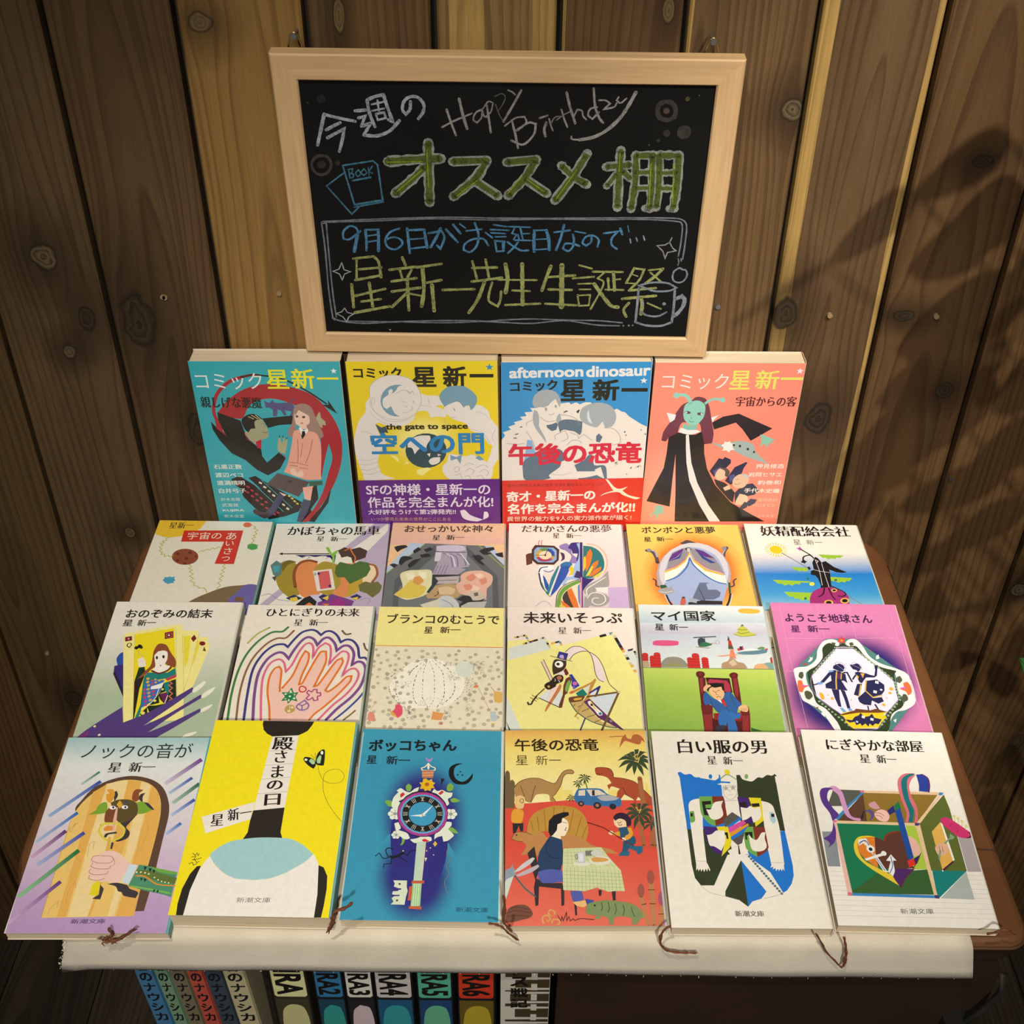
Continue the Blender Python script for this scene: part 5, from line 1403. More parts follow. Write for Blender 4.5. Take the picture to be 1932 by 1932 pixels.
ART['cards']=('e6dccb',"""
G e6dccb e4dccb 8,1494 1057,1504 1086,1168 -2,1159
G e4dccb a9b698 -2,1159 1086,1168 1083,552 -24,543
G a9b698 a9b69a -24,543 1083,552 1159,-149 -57,-158
S 2c4a9a 157,965 179,982 292,538 172,743 142,841 166,849 143,915
P 3a2c70 145,841 215,858 292,538 154,767
P 24203c 151,767 163,784 274,600 291,530
S efe08a 602,1207 721,1208 743,1182 760,748 741,588 729,588
S e8d23a 621,1147 678,1156 708,911 692,829
S efe08a 735,1139 807,1140 825,1114 789,668 749,549 729,588 744,829
S e8d23a 742,1101 768,1105 763,928 753,846
S efe08a 799,1080 831,1084 853,1055 789,604 743,580
S eee08c 139,1160 158,1177 555,1272 592,1255 614,1164 788,342 739,326 343,301
P ead41e 232,1161 530,1233 587,994 694,525 410,331 284,908
L c0a860 2.7 226,1169 410,331
L c0a860 2.8 542,1241 698,525
C c0b070 2.8 611,1164 737,596
C c0b070 2.9 741,1174 747,780 733,596
P 7a1e28 157,1134 209,1146 221,1101 169,1089
P d8b0a8 181,1124 194,1126 197,1112 185,1110
T m 2a2018 Q 189,1049 231,1050 52
P 7a1e28 464,1184 529,1202 545,1132 479,1117
P b05a50 477,1173 523,1186 534,1140 487,1128
P 501018 484,1168 519,1177 526,1146 492,1137
P ead8d0 494,1163 510,1166 514,1152 498,1149
P 7a1e28 706,1165 732,1126 713,1089 686,1126
E 7a1e28 788,1074 24,0 4,-22
P 4a4030 809,1042 833,994 806,1000
S 1c1812 255,1020 263,1041 276,1042 285,1059 306,1054 324,1029 318,1015 294,1021 277,1008
C b0a090 3.7 295,1000 306,966 336,950 337,916
P e8dcc8 309,900 318,916 346,933 375,892 390,843 370,830 337,834
P 1a301c 339,826 382,834 399,786 390,633 416,331 410,331 336,688
P 2a1c18 336,688 402,745 388,586 414,339
P 1c7a70 419,331 434,469 404,681 402,745 421,778 574,779 625,828 650,739 586,722 464,697 431,649 444,508 450,400 445,339
S 8a4a2a 426,909 418,992 435,1060 466,1070 509,1052 558,977 608,910 623,853 622,828 560,844 542,869 532,827 461,827 421,778 391,737 352,712 402,802 425,843
S f0e6d8 432,959 475,997 527,985 543,910 537,860 580,844 558,795 504,778 447,802 464,843
C 8a4a2a 11.8 474,1001 450,992 432,959
E 2c2418 458,926 9,0 4,-17
E 2c2418 508,936 10,0 4,-17
P 5a5040 497,853 512,850 504,837
C 6a2a20 15.9 449,794 506,770 564,795 589,828
P c03a58 569,714 642,763 647,731 591,698
P 3a6aa8 420,697 564,706 561,603 510,493 447,438 426,586
R d8a850 435,717 12.9
R d8a850 440,685 12.8
R c8a058 454,653 12.1
R c8a058 459,615 12.0
R c8a058 472,580 12.7
R c8a058 482,547 12.6
R c8a058 499,512 12.6
R c83a6a 433,610 11.3
R c83a6a 438,574 12.0
R c83a6a 448,537 11.9
R c83a6a 464,500 11.9
R c83a6a 475,465 10.4
R c83a6a 471,697 10.7
R c83a6a 481,665 10.7
R c8a058 503,682 10.0
R c8a058 493,710 8.6
R c8a058 528,698 8.6
R c83a6a 503,594 12.0
R c83a6a 513,563 11.2
P efe6d8 477,642 535,666 563,682 580,634 520,618 477,614
P 1f2c1c 565,674 652,715 698,510 628,470 479,354 449,377 512,485 558,587
P 1c7a70 565,674 606,690 628,587 613,540
P ecd83a 553,555 574,517 613,478 554,462 493,458 574,485
P ecd83a 561,575 601,595 607,583 569,567
P ecd83a 489,446 515,400 504,393
R e8d860 471,389 15.1
R e8d860 536,505 11.2
R e8d860 571,615 9.9
R f0e0e0 603,548 9.8
P 6a2050 556,571 609,587 629,525 612,486
L c86a50 9.9 609,690 632,671 610,655 643,627 623,603 655,572 635,548 666,521 644,509
L eee6d8 5.6 542,634 537,540 503,469 451,423
L e0d8cc 6.9 622,556 615,470
S 513a78 30,157 127,276 302,445 343,301 529,408 795,636 819,613 701,479 498,272 649,371 872,566 892,542 699,371 548,213 679,288 891,434 908,411 630,176 426,58 -37,-17
S e6e4cc 804,593 809,628 873,693 893,689 871,637 824,585
S e6e4cc 880,538 894,582 960,638 974,634 951,582 903,535
S e6e4cc 900,407 910,434 971,473 985,472 960,434 917,400
S e6e4cc 804,163 833,200 902,223 915,215 872,185
R eadc90 139,265 9.5
R e8c8b0 193,188 10.7
S 7a3070 34,164 108,231 103,158
T k 221c12 おのぞみの結末 109,1383 813,1389 97
T k 3a3428 星 106,1283 183,1284 68
T k 3a3428 新一 223,1284 372,1288 68
""")
ART['hand']=('e8dccb',"""
S eebfae 368,303 333,524 297,676 299,785 342,864 366,833 383,677 404,662 466,787 516,1011 544,1036 564,980 560,876 532,757 529,695 551,711 637,1005 678,1034 701,998 701,894 660,728 647,681 674,713 773,919 831,964 842,920 788,792 736,660 758,637 847,715 919,787 929,755 888,677 815,569 734,478 656,380 650,337
C 3f7a40 18.9 36,356 23,595 33,812 71,988 143,1128 237,1221 319,1231 360,1278
C aeb058 16.1 61,1106 124,1203 210,1271
C 8a6240 17.4 101,357 84,596 95,813 137,973 217,1105 291,1160 358,1165 411,1241
C 3c3a78 20.5 158,358 145,597 147,837 197,990 271,1081 345,1099 387,1071 427,1149 480,1225 548,1252 594,1240 635,1199 672,1237 717,1238 766,1197 803,1127 848,1156 901,1141 946,1075 969,974 1013,971 1049,927
C 7a4a88 23.3 227,359 199,598 197,799 243,942 308,1008 358,1009 411,953 442,1043 492,1142 538,1176 586,1152 619,1095 662,1162 705,1171 757,1113 781,1040 830,1090 881,1083 921,1010 917,897 961,930 1006,914 1029,843 1009,702 947,586 850,472 778,368
C d86a88 18.8 287,360 251,599 239,768 269,895 330,944 379,913 408,822 445,890 483,1019 523,1101 566,1110 592,1062 599,960 630,1062 680,1116 722,1088 739,999 735,898 779,975 830,1033 877,1009 880,920 851,785 900,849 949,858 980,803 959,709 897,601 810,501 718,367
C dd7428 16.8 353,361 330,487 294,637 289,769 314,848 348,872 372,833 383,677 390,631
C dd7428 16.5 404,662 466,787 505,955 532,1032 564,1004 567,916 539,796 528,699 551,711 594,852 654,1022 697,1031 708,918 668,759 647,681 676,697 725,799 790,935 831,964 842,920 800,800 738,644 764,633 830,700 889,778 926,787 919,732 841,608 751,493 682,418 652,366
C 3c4a8a 16.3 838,369 918,458 998,565 1045,649
C 8a7038 14.7 910,370 953,414 988,456
C 6a5a40 16.1 802,1247 835,1210 873,1217
C 6a5a40 15.8 989,1117 1011,1060 1051,1032
CC 1c7a48 10.8 476,656 497,614 527,618 514,580 531,542 493,553 470,523 460,549 422,544 440,582 414,616 454,617
R 1c7a48 474,583 34.0
E e0f0d0 474,583 9,0 1,-8
E e0f0d0 473,629 6,0 2,-14
E e0f0d0 470,545 5,0 2,-12
E e0f0d0 437,605 10,0 1,-6
E e0f0d0 510,565 10,0 1,-6
CC c83a38 11.0 538,649 540,676 561,680 585,665 588,642 569,626 547,630
CC a84878 10.8 651,651 673,651 677,620 704,621 708,594 687,586 692,552 665,544 649,574 622,551 601,566 622,597 600,619 610,642 636,627
CC 8a6aa0 12.1 541,497 592,547 628,506 621,469 580,453 544,475
C 8a6aa0 10.8 548,512 580,498 614,521
L 8a6aa0 10.7 580,498 583,457
R b89858 491,463 40.2
E e8d8a8 485,444 11,0 1,-9
E e8d8a8 507,478 11,0 1,-9
L e8d8a8 4.0 486,497 496,430
T m 1a1412 ひとにぎりの未来 158,1433 924,1446 90
T m 1a1412 星 402,1327 469,1328 68
T m 1a1412 新一 524,1329 676,1332 68
""")
ART['swing']=('efe08c',"""
P e4d8bc -8,1089 1062,1089 1077,-61 6,-75
L cc6030 6.1 -4,1098 1059,1091
S f0e8d4 306,933 380,965 468,966 576,937 678,864 729,769 737,682 684,574 607,509 523,480 467,479 381,485 302,477 230,532 159,637 153,710 214,820
N b8ae96 -34,1057 1052,294 305,941 738,504 150 17.5
C 7a7068 3.3 324,926 398,957 428,962
D2 4a4448 3.9 428,950 360,822 335,676 347,569 373,520
D2 4a4448 3.9 423,935 406,823 409,677 416,570 467,479
D2 4a4448 3.9 446,943 488,824 501,678 501,571 467,479
D2 4a4448 3.9 469,951 551,840 574,716 575,586 523,480
D2 4a4448 3.9 487,959 603,863 655,731 642,609 550,501
D2 4a4448 3.8 144,688 167,609 230,532 329,421
D2 4a4448 4.6 411,946 322,859 292,792
D2 5a5450 4.0 153,783 229,865 306,933
D2 4a4448 3.8 199,645 234,553 340,421
D2 4a4448 3.8 737,696 711,610 651,545
D2 5a5450 4.6 103,760 145,812 240,873
K 4a4046 592,841 700,754 90
K 4a4046 775,955 884,815 150
K 4a4046 734,784 801,654 80
K 5a5056 744,653 791,428 70
K 5a5056 163,739 323,683 60
K 5a5056 585,481 640,398 40
K 4a4a66 302,477 366,367 60
K 5a5050 564,937 636,901 40
K 4a607a 375,590 585,495 60
E d4d8c8 725,865 70,1 3,-81
S e0506a 209,510 243,514 266,476 267,420 236,385 199,419 186,447 207,468
S d8a850 171,454 198,440 235,392 189,412
P dd9858 499,451 585,435 568,369 489,375
E c07858 570,342 12,0 1,-14
S dd8a78 8,417 22,445 52,431 69,362 47,355 13,362
C dd8a50 3.2 21,459 55,522
S dcae5c 963,642 991,649 1032,636 1041,593 1021,543 976,546 964,585
C c08040 5.2 968,649 939,692
C c86a50 3.2 801,683 823,712 841,683 865,626 902,541 931,471
S dd8058 801,683 817,708 846,705 829,683
S b8c0c4 937,458 971,451 995,403 984,368 945,375
S c0a848 951,347 973,344 968,327 951,334
T k 2e2410 ブランコのむこうで 75,1385 996,1387 104
T k 3a3018 星 386,1265 455,1266 71
T k 3a3018 新一 515,1268 681,1271 71
""")
ART['hopper']=('eadbcd',"""
P ece28c 7,1150 752,1222 859,1256 1077,661 1053,-105 -3,-120 -16,1027
P d4d8cc 8,1075 298,1183 352,1072 9,949
P eadbcd -22,1525 1092,1543 1064,1155 1037,1122 866,1257 408,1097 298,1191 7,1150
P ece28c 745,1214 866,1257 914,1120 438,1097
P d4d8cc 946,1050 1022,1074 1056,950 1090,515 1018,841
P d4d8cc -5,608 131,246 170,-118 -3,-120
M - 56,1183 146,1209 18.4
M - 146,1209 177,1137 18.4
M - 124,1116 298,1187 18.2
M - 298,1187 343,1080 18.4
M - 334,1119 421,1149 18.2
M - 421,1149 435,1109 18.3
M - 745,1206 853,1244 25.5
M - 853,1244 1012,845 25.6
M - 941,1057 1010,1078 18.1
M - 1010,1078 1050,949 18.1
S e8d6d0 468,1042 512,1090 568,1103 622,1076 652,1045 597,1048 528,1012 496,960
S e8d6d0 652,1045 716,983 754,883 773,769 754,746 713,768 687,867 679,959
C 5a4c40 6.2 465,1042 512,1090 568,1101 622,1076 663,1022 684,936 692,844 713,776 754,746
C 5a4c40 6.2 496,960 528,1012 591,1048 652,1045 717,991 755,906 780,800 801,724 862,651
P 32307a 413,1047 487,1025 468,952 393,978
S b8a0d0 417,986 421,1006 436,1012 451,999 448,967
L 6a5a50 6.2 344,999 514,947
S 3c2a20 387,966 471,948 464,894 433,848 365,808 357,854 361,923
R f0ece0 411,915 34.2
R 1c1410 403,916 13.7
P 70201c 445,855 464,879 486,826 468,802 450,817
P e2d8d4 390,820 445,855 456,817 432,802
P e8c8bc 270,938 289,961 356,767 340,748
L 5a3028 5.4 270,938 340,748
L 5a3028 5.4 289,961 358,767
S 2a1c18 292,694 304,724 340,748 365,786 396,809 432,806 443,779 430,741 388,718 378,688 351,658 315,665
R b06848 410,780 20.2
R d0a040 326,693 10.7
C e8e0d8 4.0 374,771 380,756 373,744
C e8e0d8 4.0 400,756 412,745 406,734
L 4a3a28 9.2 292,672 220,590
C 4a3a28 14.4 231,597 202,553 190,524 169,520 163,538
L 4a3a28 5.3 196,611 243,568
L 4a3a28 5.2 184,585 231,550
P d6dcd6 249,586 327,665 345,658 314,547
P ecd0c4 314,547 339,665 406,711 349,548 319,482
S c07848 412,719 426,704 410,652 301,453 292,460 313,518 362,614
P d6dcd6 343,526 422,667 427,607 401,505
L 5a3028 7.8 249,583 407,494
P 6a3428 461,772 492,795 509,765 495,720 469,630 451,615 424,491 401,490 402,519 433,615 441,704
S 78a850 466,727 484,757 496,750 482,667 463,638 452,667
P 283c98 486,810 510,818 567,706 518,668 501,712 509,765
R d068a8 530,726 18.8
R 8a5ab0 520,690 10.7
S c08a40 481,638 505,653 652,737 689,779 697,760 654,655 620,544 528,413 513,406 617,603 651,715 511,631 493,623
R d86030 508,642 13.3
P d4d8d0 595,669 651,722 624,633
P 2a3080 636,640 722,708 731,701 680,567 666,574 702,663 641,622
P e2d8dc 641,625 699,671 669,589
P 147468 534,631 590,676 623,625 605,603 551,602
P d0d8dc 646,589 856,643 761,417
S c8a868 479,557 586,573 641,472 724,366 843,319 779,318 637,379 535,449
C 16504c 7.7 485,550 535,456 637,372 762,321 831,312
C 5a3c28 5.2 525,528 513,507
C 5a3c28 5.2 584,522 548,500
C 5a3c28 5.2 630,487 576,457
C 5a3c28 5.2 674,430 615,407
C 5a3c28 5.1 719,388 665,358
S 6a4028 477,579 492,594 587,610 604,595 573,558 496,543 482,550
S d8a840 512,572 527,583 581,591 574,573 526,561
P 5e2c5e 591,551 639,581 767,424 888,291 859,298 696,402
S f0e8d8 623,552 644,559 678,509 728,452 730,427 703,423 665,480 631,523
S e8c040 638,537 653,545 677,494 704,452 665,494
R 1c1410 653,522 10.5
R 3a78a0 714,440 12.9
R 8a8a70 793,373 11.6
L 6a5030 15.9 622,599 868,647
L 6a5030 16.5 868,647 720,289
R d8b890 868,647 11.9
L b08848 7.7 616,596 522,413
C b08848 5.2 522,413 542,399 547,389
L 4a4468 11.4 597,393 558,287
P 3a3028 -3,363 6,342 33,279 21,279
T k 2a1a10 未来いそっぷ 127,1397 940,1406 124
T m 5a4a3a 星 412,1262 480,1263 68
T m 5a4a3a 新一 533,1264 679,1266 67
""")
ART['king']=('c4ccce',"""
G d8dcd4 a9bcc8 -8,1514 1071,1519 1066,1295 -2,1290
G c8ccce b9b0be 0,1316 1072,1338 1072,1203 -1,1198
G b9bcc6 d2d8d4 0,1206 1073,1211 1067,861 -9,855
P 9cb850 -9,857 1066,857 1015,-241 -22,-261
G b8c85c 98b848 -4,847 1065,849 1055,612 5,591
G 9cb84c 88ac48 5,591 1055,612 1062,257 7,257
S e0a83c 818,1461 843,1484 909,1488 987,1478 1004,1461 982,1441 915,1433 838,1440
S d0507a 92,1100 103,1125 174,1135 295,1129 301,1104 292,1086 202,1076 100,1082
S b8b848 749,1209 786,1230 794,1264 824,1299 836,1320 843,1299 869,1274 884,1241 941,1208 911,1195 852,1186 788,1193
C 5a5a28 4.4 794,1264 828,1256 874,1262
C 5a5a28 4.4 786,1230 824,1218 884,1236
C 6a6a38 3.7 752,1209 820,1187 941,1207
P 5a6a58 829,1311 843,1316 846,1295 820,1294
L 2c3038 10.2 427,1167 606,1182
L 384048 5.8 514,1175 515,1125
S 2a3c48 460,1149 484,1166 509,1158 512,1125 498,1083 462,1074 456,1107
S 2a6a44 478,1108 512,1125 555,1109 568,1114 567,1097 526,1076 488,1071 462,1074
L 8a6040 5.8 437,1070 544,1061
L c08060 5.1 561,1109 607,1114
CC 8a98a0 3.6 630,1121 615,1102 597,1110 603,1135 622,1139
P 3a2c28 708,1194 716,1145 695,1137
P b83028 704,1154 725,1137 731,1063 693,1063
P 4a5038 703,1096 731,1088 737,1054 692,1053
P d87a58 708,1051 733,1051 746,950 711,974 691,957
P d88a60 579,979 702,998 797,1004 732,990 636,976
S a88868 617,860 628,908 675,933 706,982 723,966 750,926 798,911 824,864 766,851
S c8b090 680,917 721,950 747,902 706,877
S 5a7c88 751,1015 827,1037 931,1063 993,1052 1005,1044 989,1020 898,1002 797,1000
S d8dcd8 788,1032 855,1062 918,1059 966,1080 955,1052 865,1038
P b83848 762,1056 814,1090 815,1049 769,1036
P 2a2c3c 784,1081 804,1085 803,1049 789,1044
P 6a8858 926,1067 960,1084 984,1077 988,1060 930,1051
P b83848 989,1065 1013,1063 1006,1051 989,1046
S 8a8474 137,882 179,947 244,966 312,949 356,886 351,861 135,860
S 8a8a5c 154,866 245,908 342,864
S b09878 -2,919 45,916 54,860 -3,857
U c02c28 0,1000 47,993 6,919
U c02c28 58,973 105,970 61,857
U c02c28 92,1006 145,1003 93,857
U c02c28 354,962 398,963 356,856
U c02c28 395,1004 452,1001 393,857
U c02c28 468,965 521,962 468,855
U c02c28 1014,976 1052,972 1016,908
S d0a070 872,865 890,897 930,910 972,899 997,856 879,856
S 7a9890 949,910 1001,923 1054,900 1068,857 997,856 972,895
L 6a6a50 4.2 -10,854 1066,855
P 5a1a1c 423,765 458,774 481,755 470,616 487,510 493,450 444,449 422,501
P 5a1a1c 682,774 732,779 734,644 733,507 702,529 682,620
P 8a2c2c 434,754 460,762 453,631 438,600 432,638
P 8a2c2c 696,759 724,764 726,628 706,567 694,612
P 3a1414 482,763 668,758 676,620 626,611 494,639
P a83048 489,708 511,748 646,735 663,696 665,627 615,626 619,711
S 5a1a1c 412,808 432,823 463,821 480,802 471,774 438,758 414,773
S 5a1a1c 672,798 699,816 724,814 739,795 728,768 699,759 675,770
P 7a2424 433,805 455,809 456,782 435,779
P 7a2424 694,798 719,800 718,775 694,771
P 6a1c1c 418,494 509,495 480,160 421,158 423,390
P 6a1c1c 720,477 782,486 785,419 759,165 681,164
P 8a2a2a 430,405 495,413 474,159 424,158
P 8a2a2a 723,403 771,404 750,165 705,164
P 4a1416 497,376 720,381 693,164 480,160
P 8a2424 508,421 727,433 710,351 507,362
S 2c5a94 450,600 474,623 501,586 546,549 596,565 621,619 664,619 699,559 733,507 701,469 689,425 704,395 659,372 614,401 550,422 518,466 492,503 455,494 443,532
S 2f68a8 539,377 564,437 608,453 677,424 717,425 702,381 665,372 612,379 591,305 544,312
P 2f68a8 605,379 660,380 673,292 664,163 598,162
C 1c3a68 3.4 602,565 612,490 630,431
C 1c3a68 3.4 657,612 671,529 702,477
C 1c3a68 3.4 497,555 509,495 540,436
P 2c3040 520,311 589,312 576,276 525,246 509,267
S e0b080 499,654 509,670 560,683 596,672 610,634 604,580 576,549 546,549 518,578 498,616
P 181410 512,697 551,713 588,710 615,680 616,634 599,641 596,676 546,663 522,670 499,654 489,624 478,639
S dca880 456,661 474,685 506,693 516,678 483,654 465,623 454,638
C 3a2818 4.1 524,636 541,621 554,625
C 3a2818 4.1 557,629 574,641 579,633
C 3a2818 3.4 544,617 548,598 563,598
C 3a2818 4.1 548,568 562,583 582,572
P e8dcd0 551,545 576,549 584,512
P c03028 576,549 601,556 616,494 605,482 585,519
S e0b080 702,477 735,504 765,500 777,471 767,441 740,440 711,455
L 5a3a20 2.7 729,474 728,448
L 5a3a20 2.7 744,474 745,444
L 5a3a20 2.7 759,474 759,448
P 2a5a28 775,294 861,264 777,262
T k 161414 マイ国家 102,1391 628,1401 111
T k 2a2c34 星 123,1272 194,1270 69
T k 2a2c34 新一 239,1271 391,1273 69
""")
ART['pink']=('cb75a2',"""
G cd78a4 c472a0 -18,1495 1057,1488 1016,853 1,871
H 2c2068 c874a2 510,655 578,13 -116,-581 .66
P 4a7a74 80,799 393,1133 626,1138 865,874 908,834 982,762 974,539 722,236 658,0 330,-6 319,257 179,444 104,520 91,670
S e8dcd8 81,807 119,837 199,851 276,919 307,1020 368,1107 439,1130 488,1109 488,1058 458,1058 412,1091 362,1038 328,920 232,819 175,785 168,672 201,569 206,491 267,446 331,317 358,139 311,212 265,331 225,422 148,482 99,528
S e8dcd8 544,1094 585,1133 637,1130 676,1063 708,962 784,889 908,834 977,770 975,531 882,444 801,419 730,326 694,220 673,235 709,341 779,434 849,466 891,537 856,607 871,727 863,808 759,863 675,961 624,1061 562,1051
S 2c3820 189,793 264,852 331,937 349,1038 412,1091 471,1058 518,1093 564,1060 624,1061 675,961 759,863 891,817 861,768 856,607 866,482 758,395 670,220 373,213 331,317 266,438 206,491 193,593 181,672
P e2d4e0 453,1032 592,1035 725,888 843,719 840,536 724,410 624,263 443,260 375,387 217,554 214,753
CC 8a78b0 5.6 453,1032 592,1035 725,888 843,719 840,536 724,410 624,263 443,260 375,387 217,554 214,753
O 8aa078 241,794 437,1015 9 11.6
O 8aa078 610,1027 836,743 12 12.0
O 8aa078 852,703 853,536 7 10.1
O 8aa078 819,497 663,302 8 11.2
O 8aa078 228,507 412,289 10 9.8
O d8d0c0 449,1045 595,1048 12 5.2
P c83a40 525,1166 530,1140 554,1145 539,1119 544,1094 518,1097 505,1080 499,1101 476,1101 494,1122 491,1144 510,1140
R e08040 516,1119 13.6
S d86a38 101,710 129,703 135,663 178,656 136,631 116,591 92,598 85,654
P d058a0 109,662 179,660 125,643
S d86a38 915,696 951,713 967,673 962,610 926,577 916,616 876,639 912,656
P d058a0 865,647 933,665 915,640
S 4a5038 129,591 151,608 180,592 186,553 155,521 132,536
S 4a5038 123,784 150,792 150,752 131,719 110,743
S 4a5038 876,752 906,769 916,728 889,696 861,711
S 4a5038 891,592 915,585 916,538 879,513 867,544
S 4a5038 433,1100 465,1092 453,1066 435,1074
S 4a5038 571,1094 599,1103 607,1078 577,1060
P e8e8dc 206,892 231,926 228,943 246,935 255,948 249,918 225,893
P e8e8dc 761,963 784,981 782,939 754,930
P e8e8dc 221,399 248,407 246,361 230,376
P e8e8dc 759,342 787,357 772,319
P c03a38 163,867 184,879 202,867 174,859
P c03a38 714,1021 727,1021 730,1005
P c03a38 193,452 218,453 203,437
P 20204a 423,872 457,881 480,865 488,841 467,800 442,799 419,815 393,831 401,855
P 20204a 365,805 406,815 459,791 482,775 478,719 481,687 457,710 437,710 467,614 302,635 306,675 360,708 364,765 299,691 271,674 267,690 324,756
C 20204a 10.0 274,690 239,673 211,665
P 6a98cc 352,805 400,818 390,798 356,789
P 6a98cc 241,689 294,694 283,674 256,666
L c8a048 11.5 416,798 395,709 382,621
L c8a048 8.7 451,783 437,726
P 5a2c60 422,782 445,783 428,726 413,733
C 20204a 13.0 472,791 498,792 508,744 519,703
P 20204a 345,628 401,621 391,534 389,456 368,463 354,541
P 20204a 414,621 444,614 453,528 455,442 431,449 427,527
P 6a98cc 374,448 400,449 449,350 462,320 427,335
P 6a98cc 431,449 461,442 482,389 510,344 466,343
CC 8a88a8 3.7 418,881 440,894 477,882 495,841 482,808
P 20204a 532,867 567,876 588,884 606,877 619,844 599,811 584,802 575,818 550,826
CC 8a88a8 3.7 541,875 570,892 617,869 622,828
P 20204a 557,793 584,802 646,787 675,772 705,764 724,822 726,863 754,872 725,765 702,748 637,746 611,714 593,689 576,697
C 20204a 13.0 583,794 548,753 531,728
P d0a040 563,777 581,753 568,721
P d0a040 600,786 633,787 610,738
P 20204a 553,680 592,685 548,561 507,576
L c8a048 9.9 580,673 539,545
P 20204a 637,714 717,728 763,677 754,621 723,581 649,559 604,617 622,674
L c8a048 9.9 631,714 604,617 648,554 722,573
P 20204a 532,545 602,610 647,547 718,557 726,518 679,494 635,524 619,477 564,483 537,506
Q f0ece8 711,700 15.8
Q f0ece8 677,607 15.6
Q f0ece8 729,628 10.0
C 20204a 9.7 592,468 590,430 574,368
C 20204a 12.5 652,485 666,431 659,370
P e8c020 367,379 384,402 483,427 498,439 564,421 656,443 732,417 695,394 715,371 668,325 631,271 437,259 393,319 396,364
P 6a3a20 366,387 483,427 496,443 603,430 650,446 732,417 661,408 504,405 380,379
P 20204a 391,341 446,335 471,366 505,382 523,405 546,368 585,376 609,399 620,361 673,347 638,301 615,308 591,285 571,307 558,277 540,307 510,283 502,306 468,290 462,320 423,312
Q f0ece8 537,367 13.8
Q f0ece8 598,346 13.8
Q a8c0d8 480,321 10.3
S d8a030 241,578 256,594 271,571 273,531 250,523
R d8a030 334,537 12.7
R d8a030 809,638 15.7
R d8a030 791,598 12.8
R d8a030 718,483 12.6
R c8a060 309,568 5.7
R c8a060 477,524 5.6
R c8a060 755,550 5.7
L dca0c0 2.8 70,1488 67,998 92,450 96,252
L dca0c0 3.0 377,1495 384,1141
L dca0c0 3.0 642,1492 638,1147
L dca0c0 3.0 967,1482 978,968 978,454
L dca0c0 3.0 41,1129 380,1133
L dca0c0 3.0 633,1143 980,1151
L dca0c0 2.9 21,794 79,795
T k 3a1440 ようこそ地球さん 97,1352 810,1351 93
T k 4a1c50 星 129,1231 201,1231 71
T k 4a1c50 新一 264,1234 442,1236 72
""")
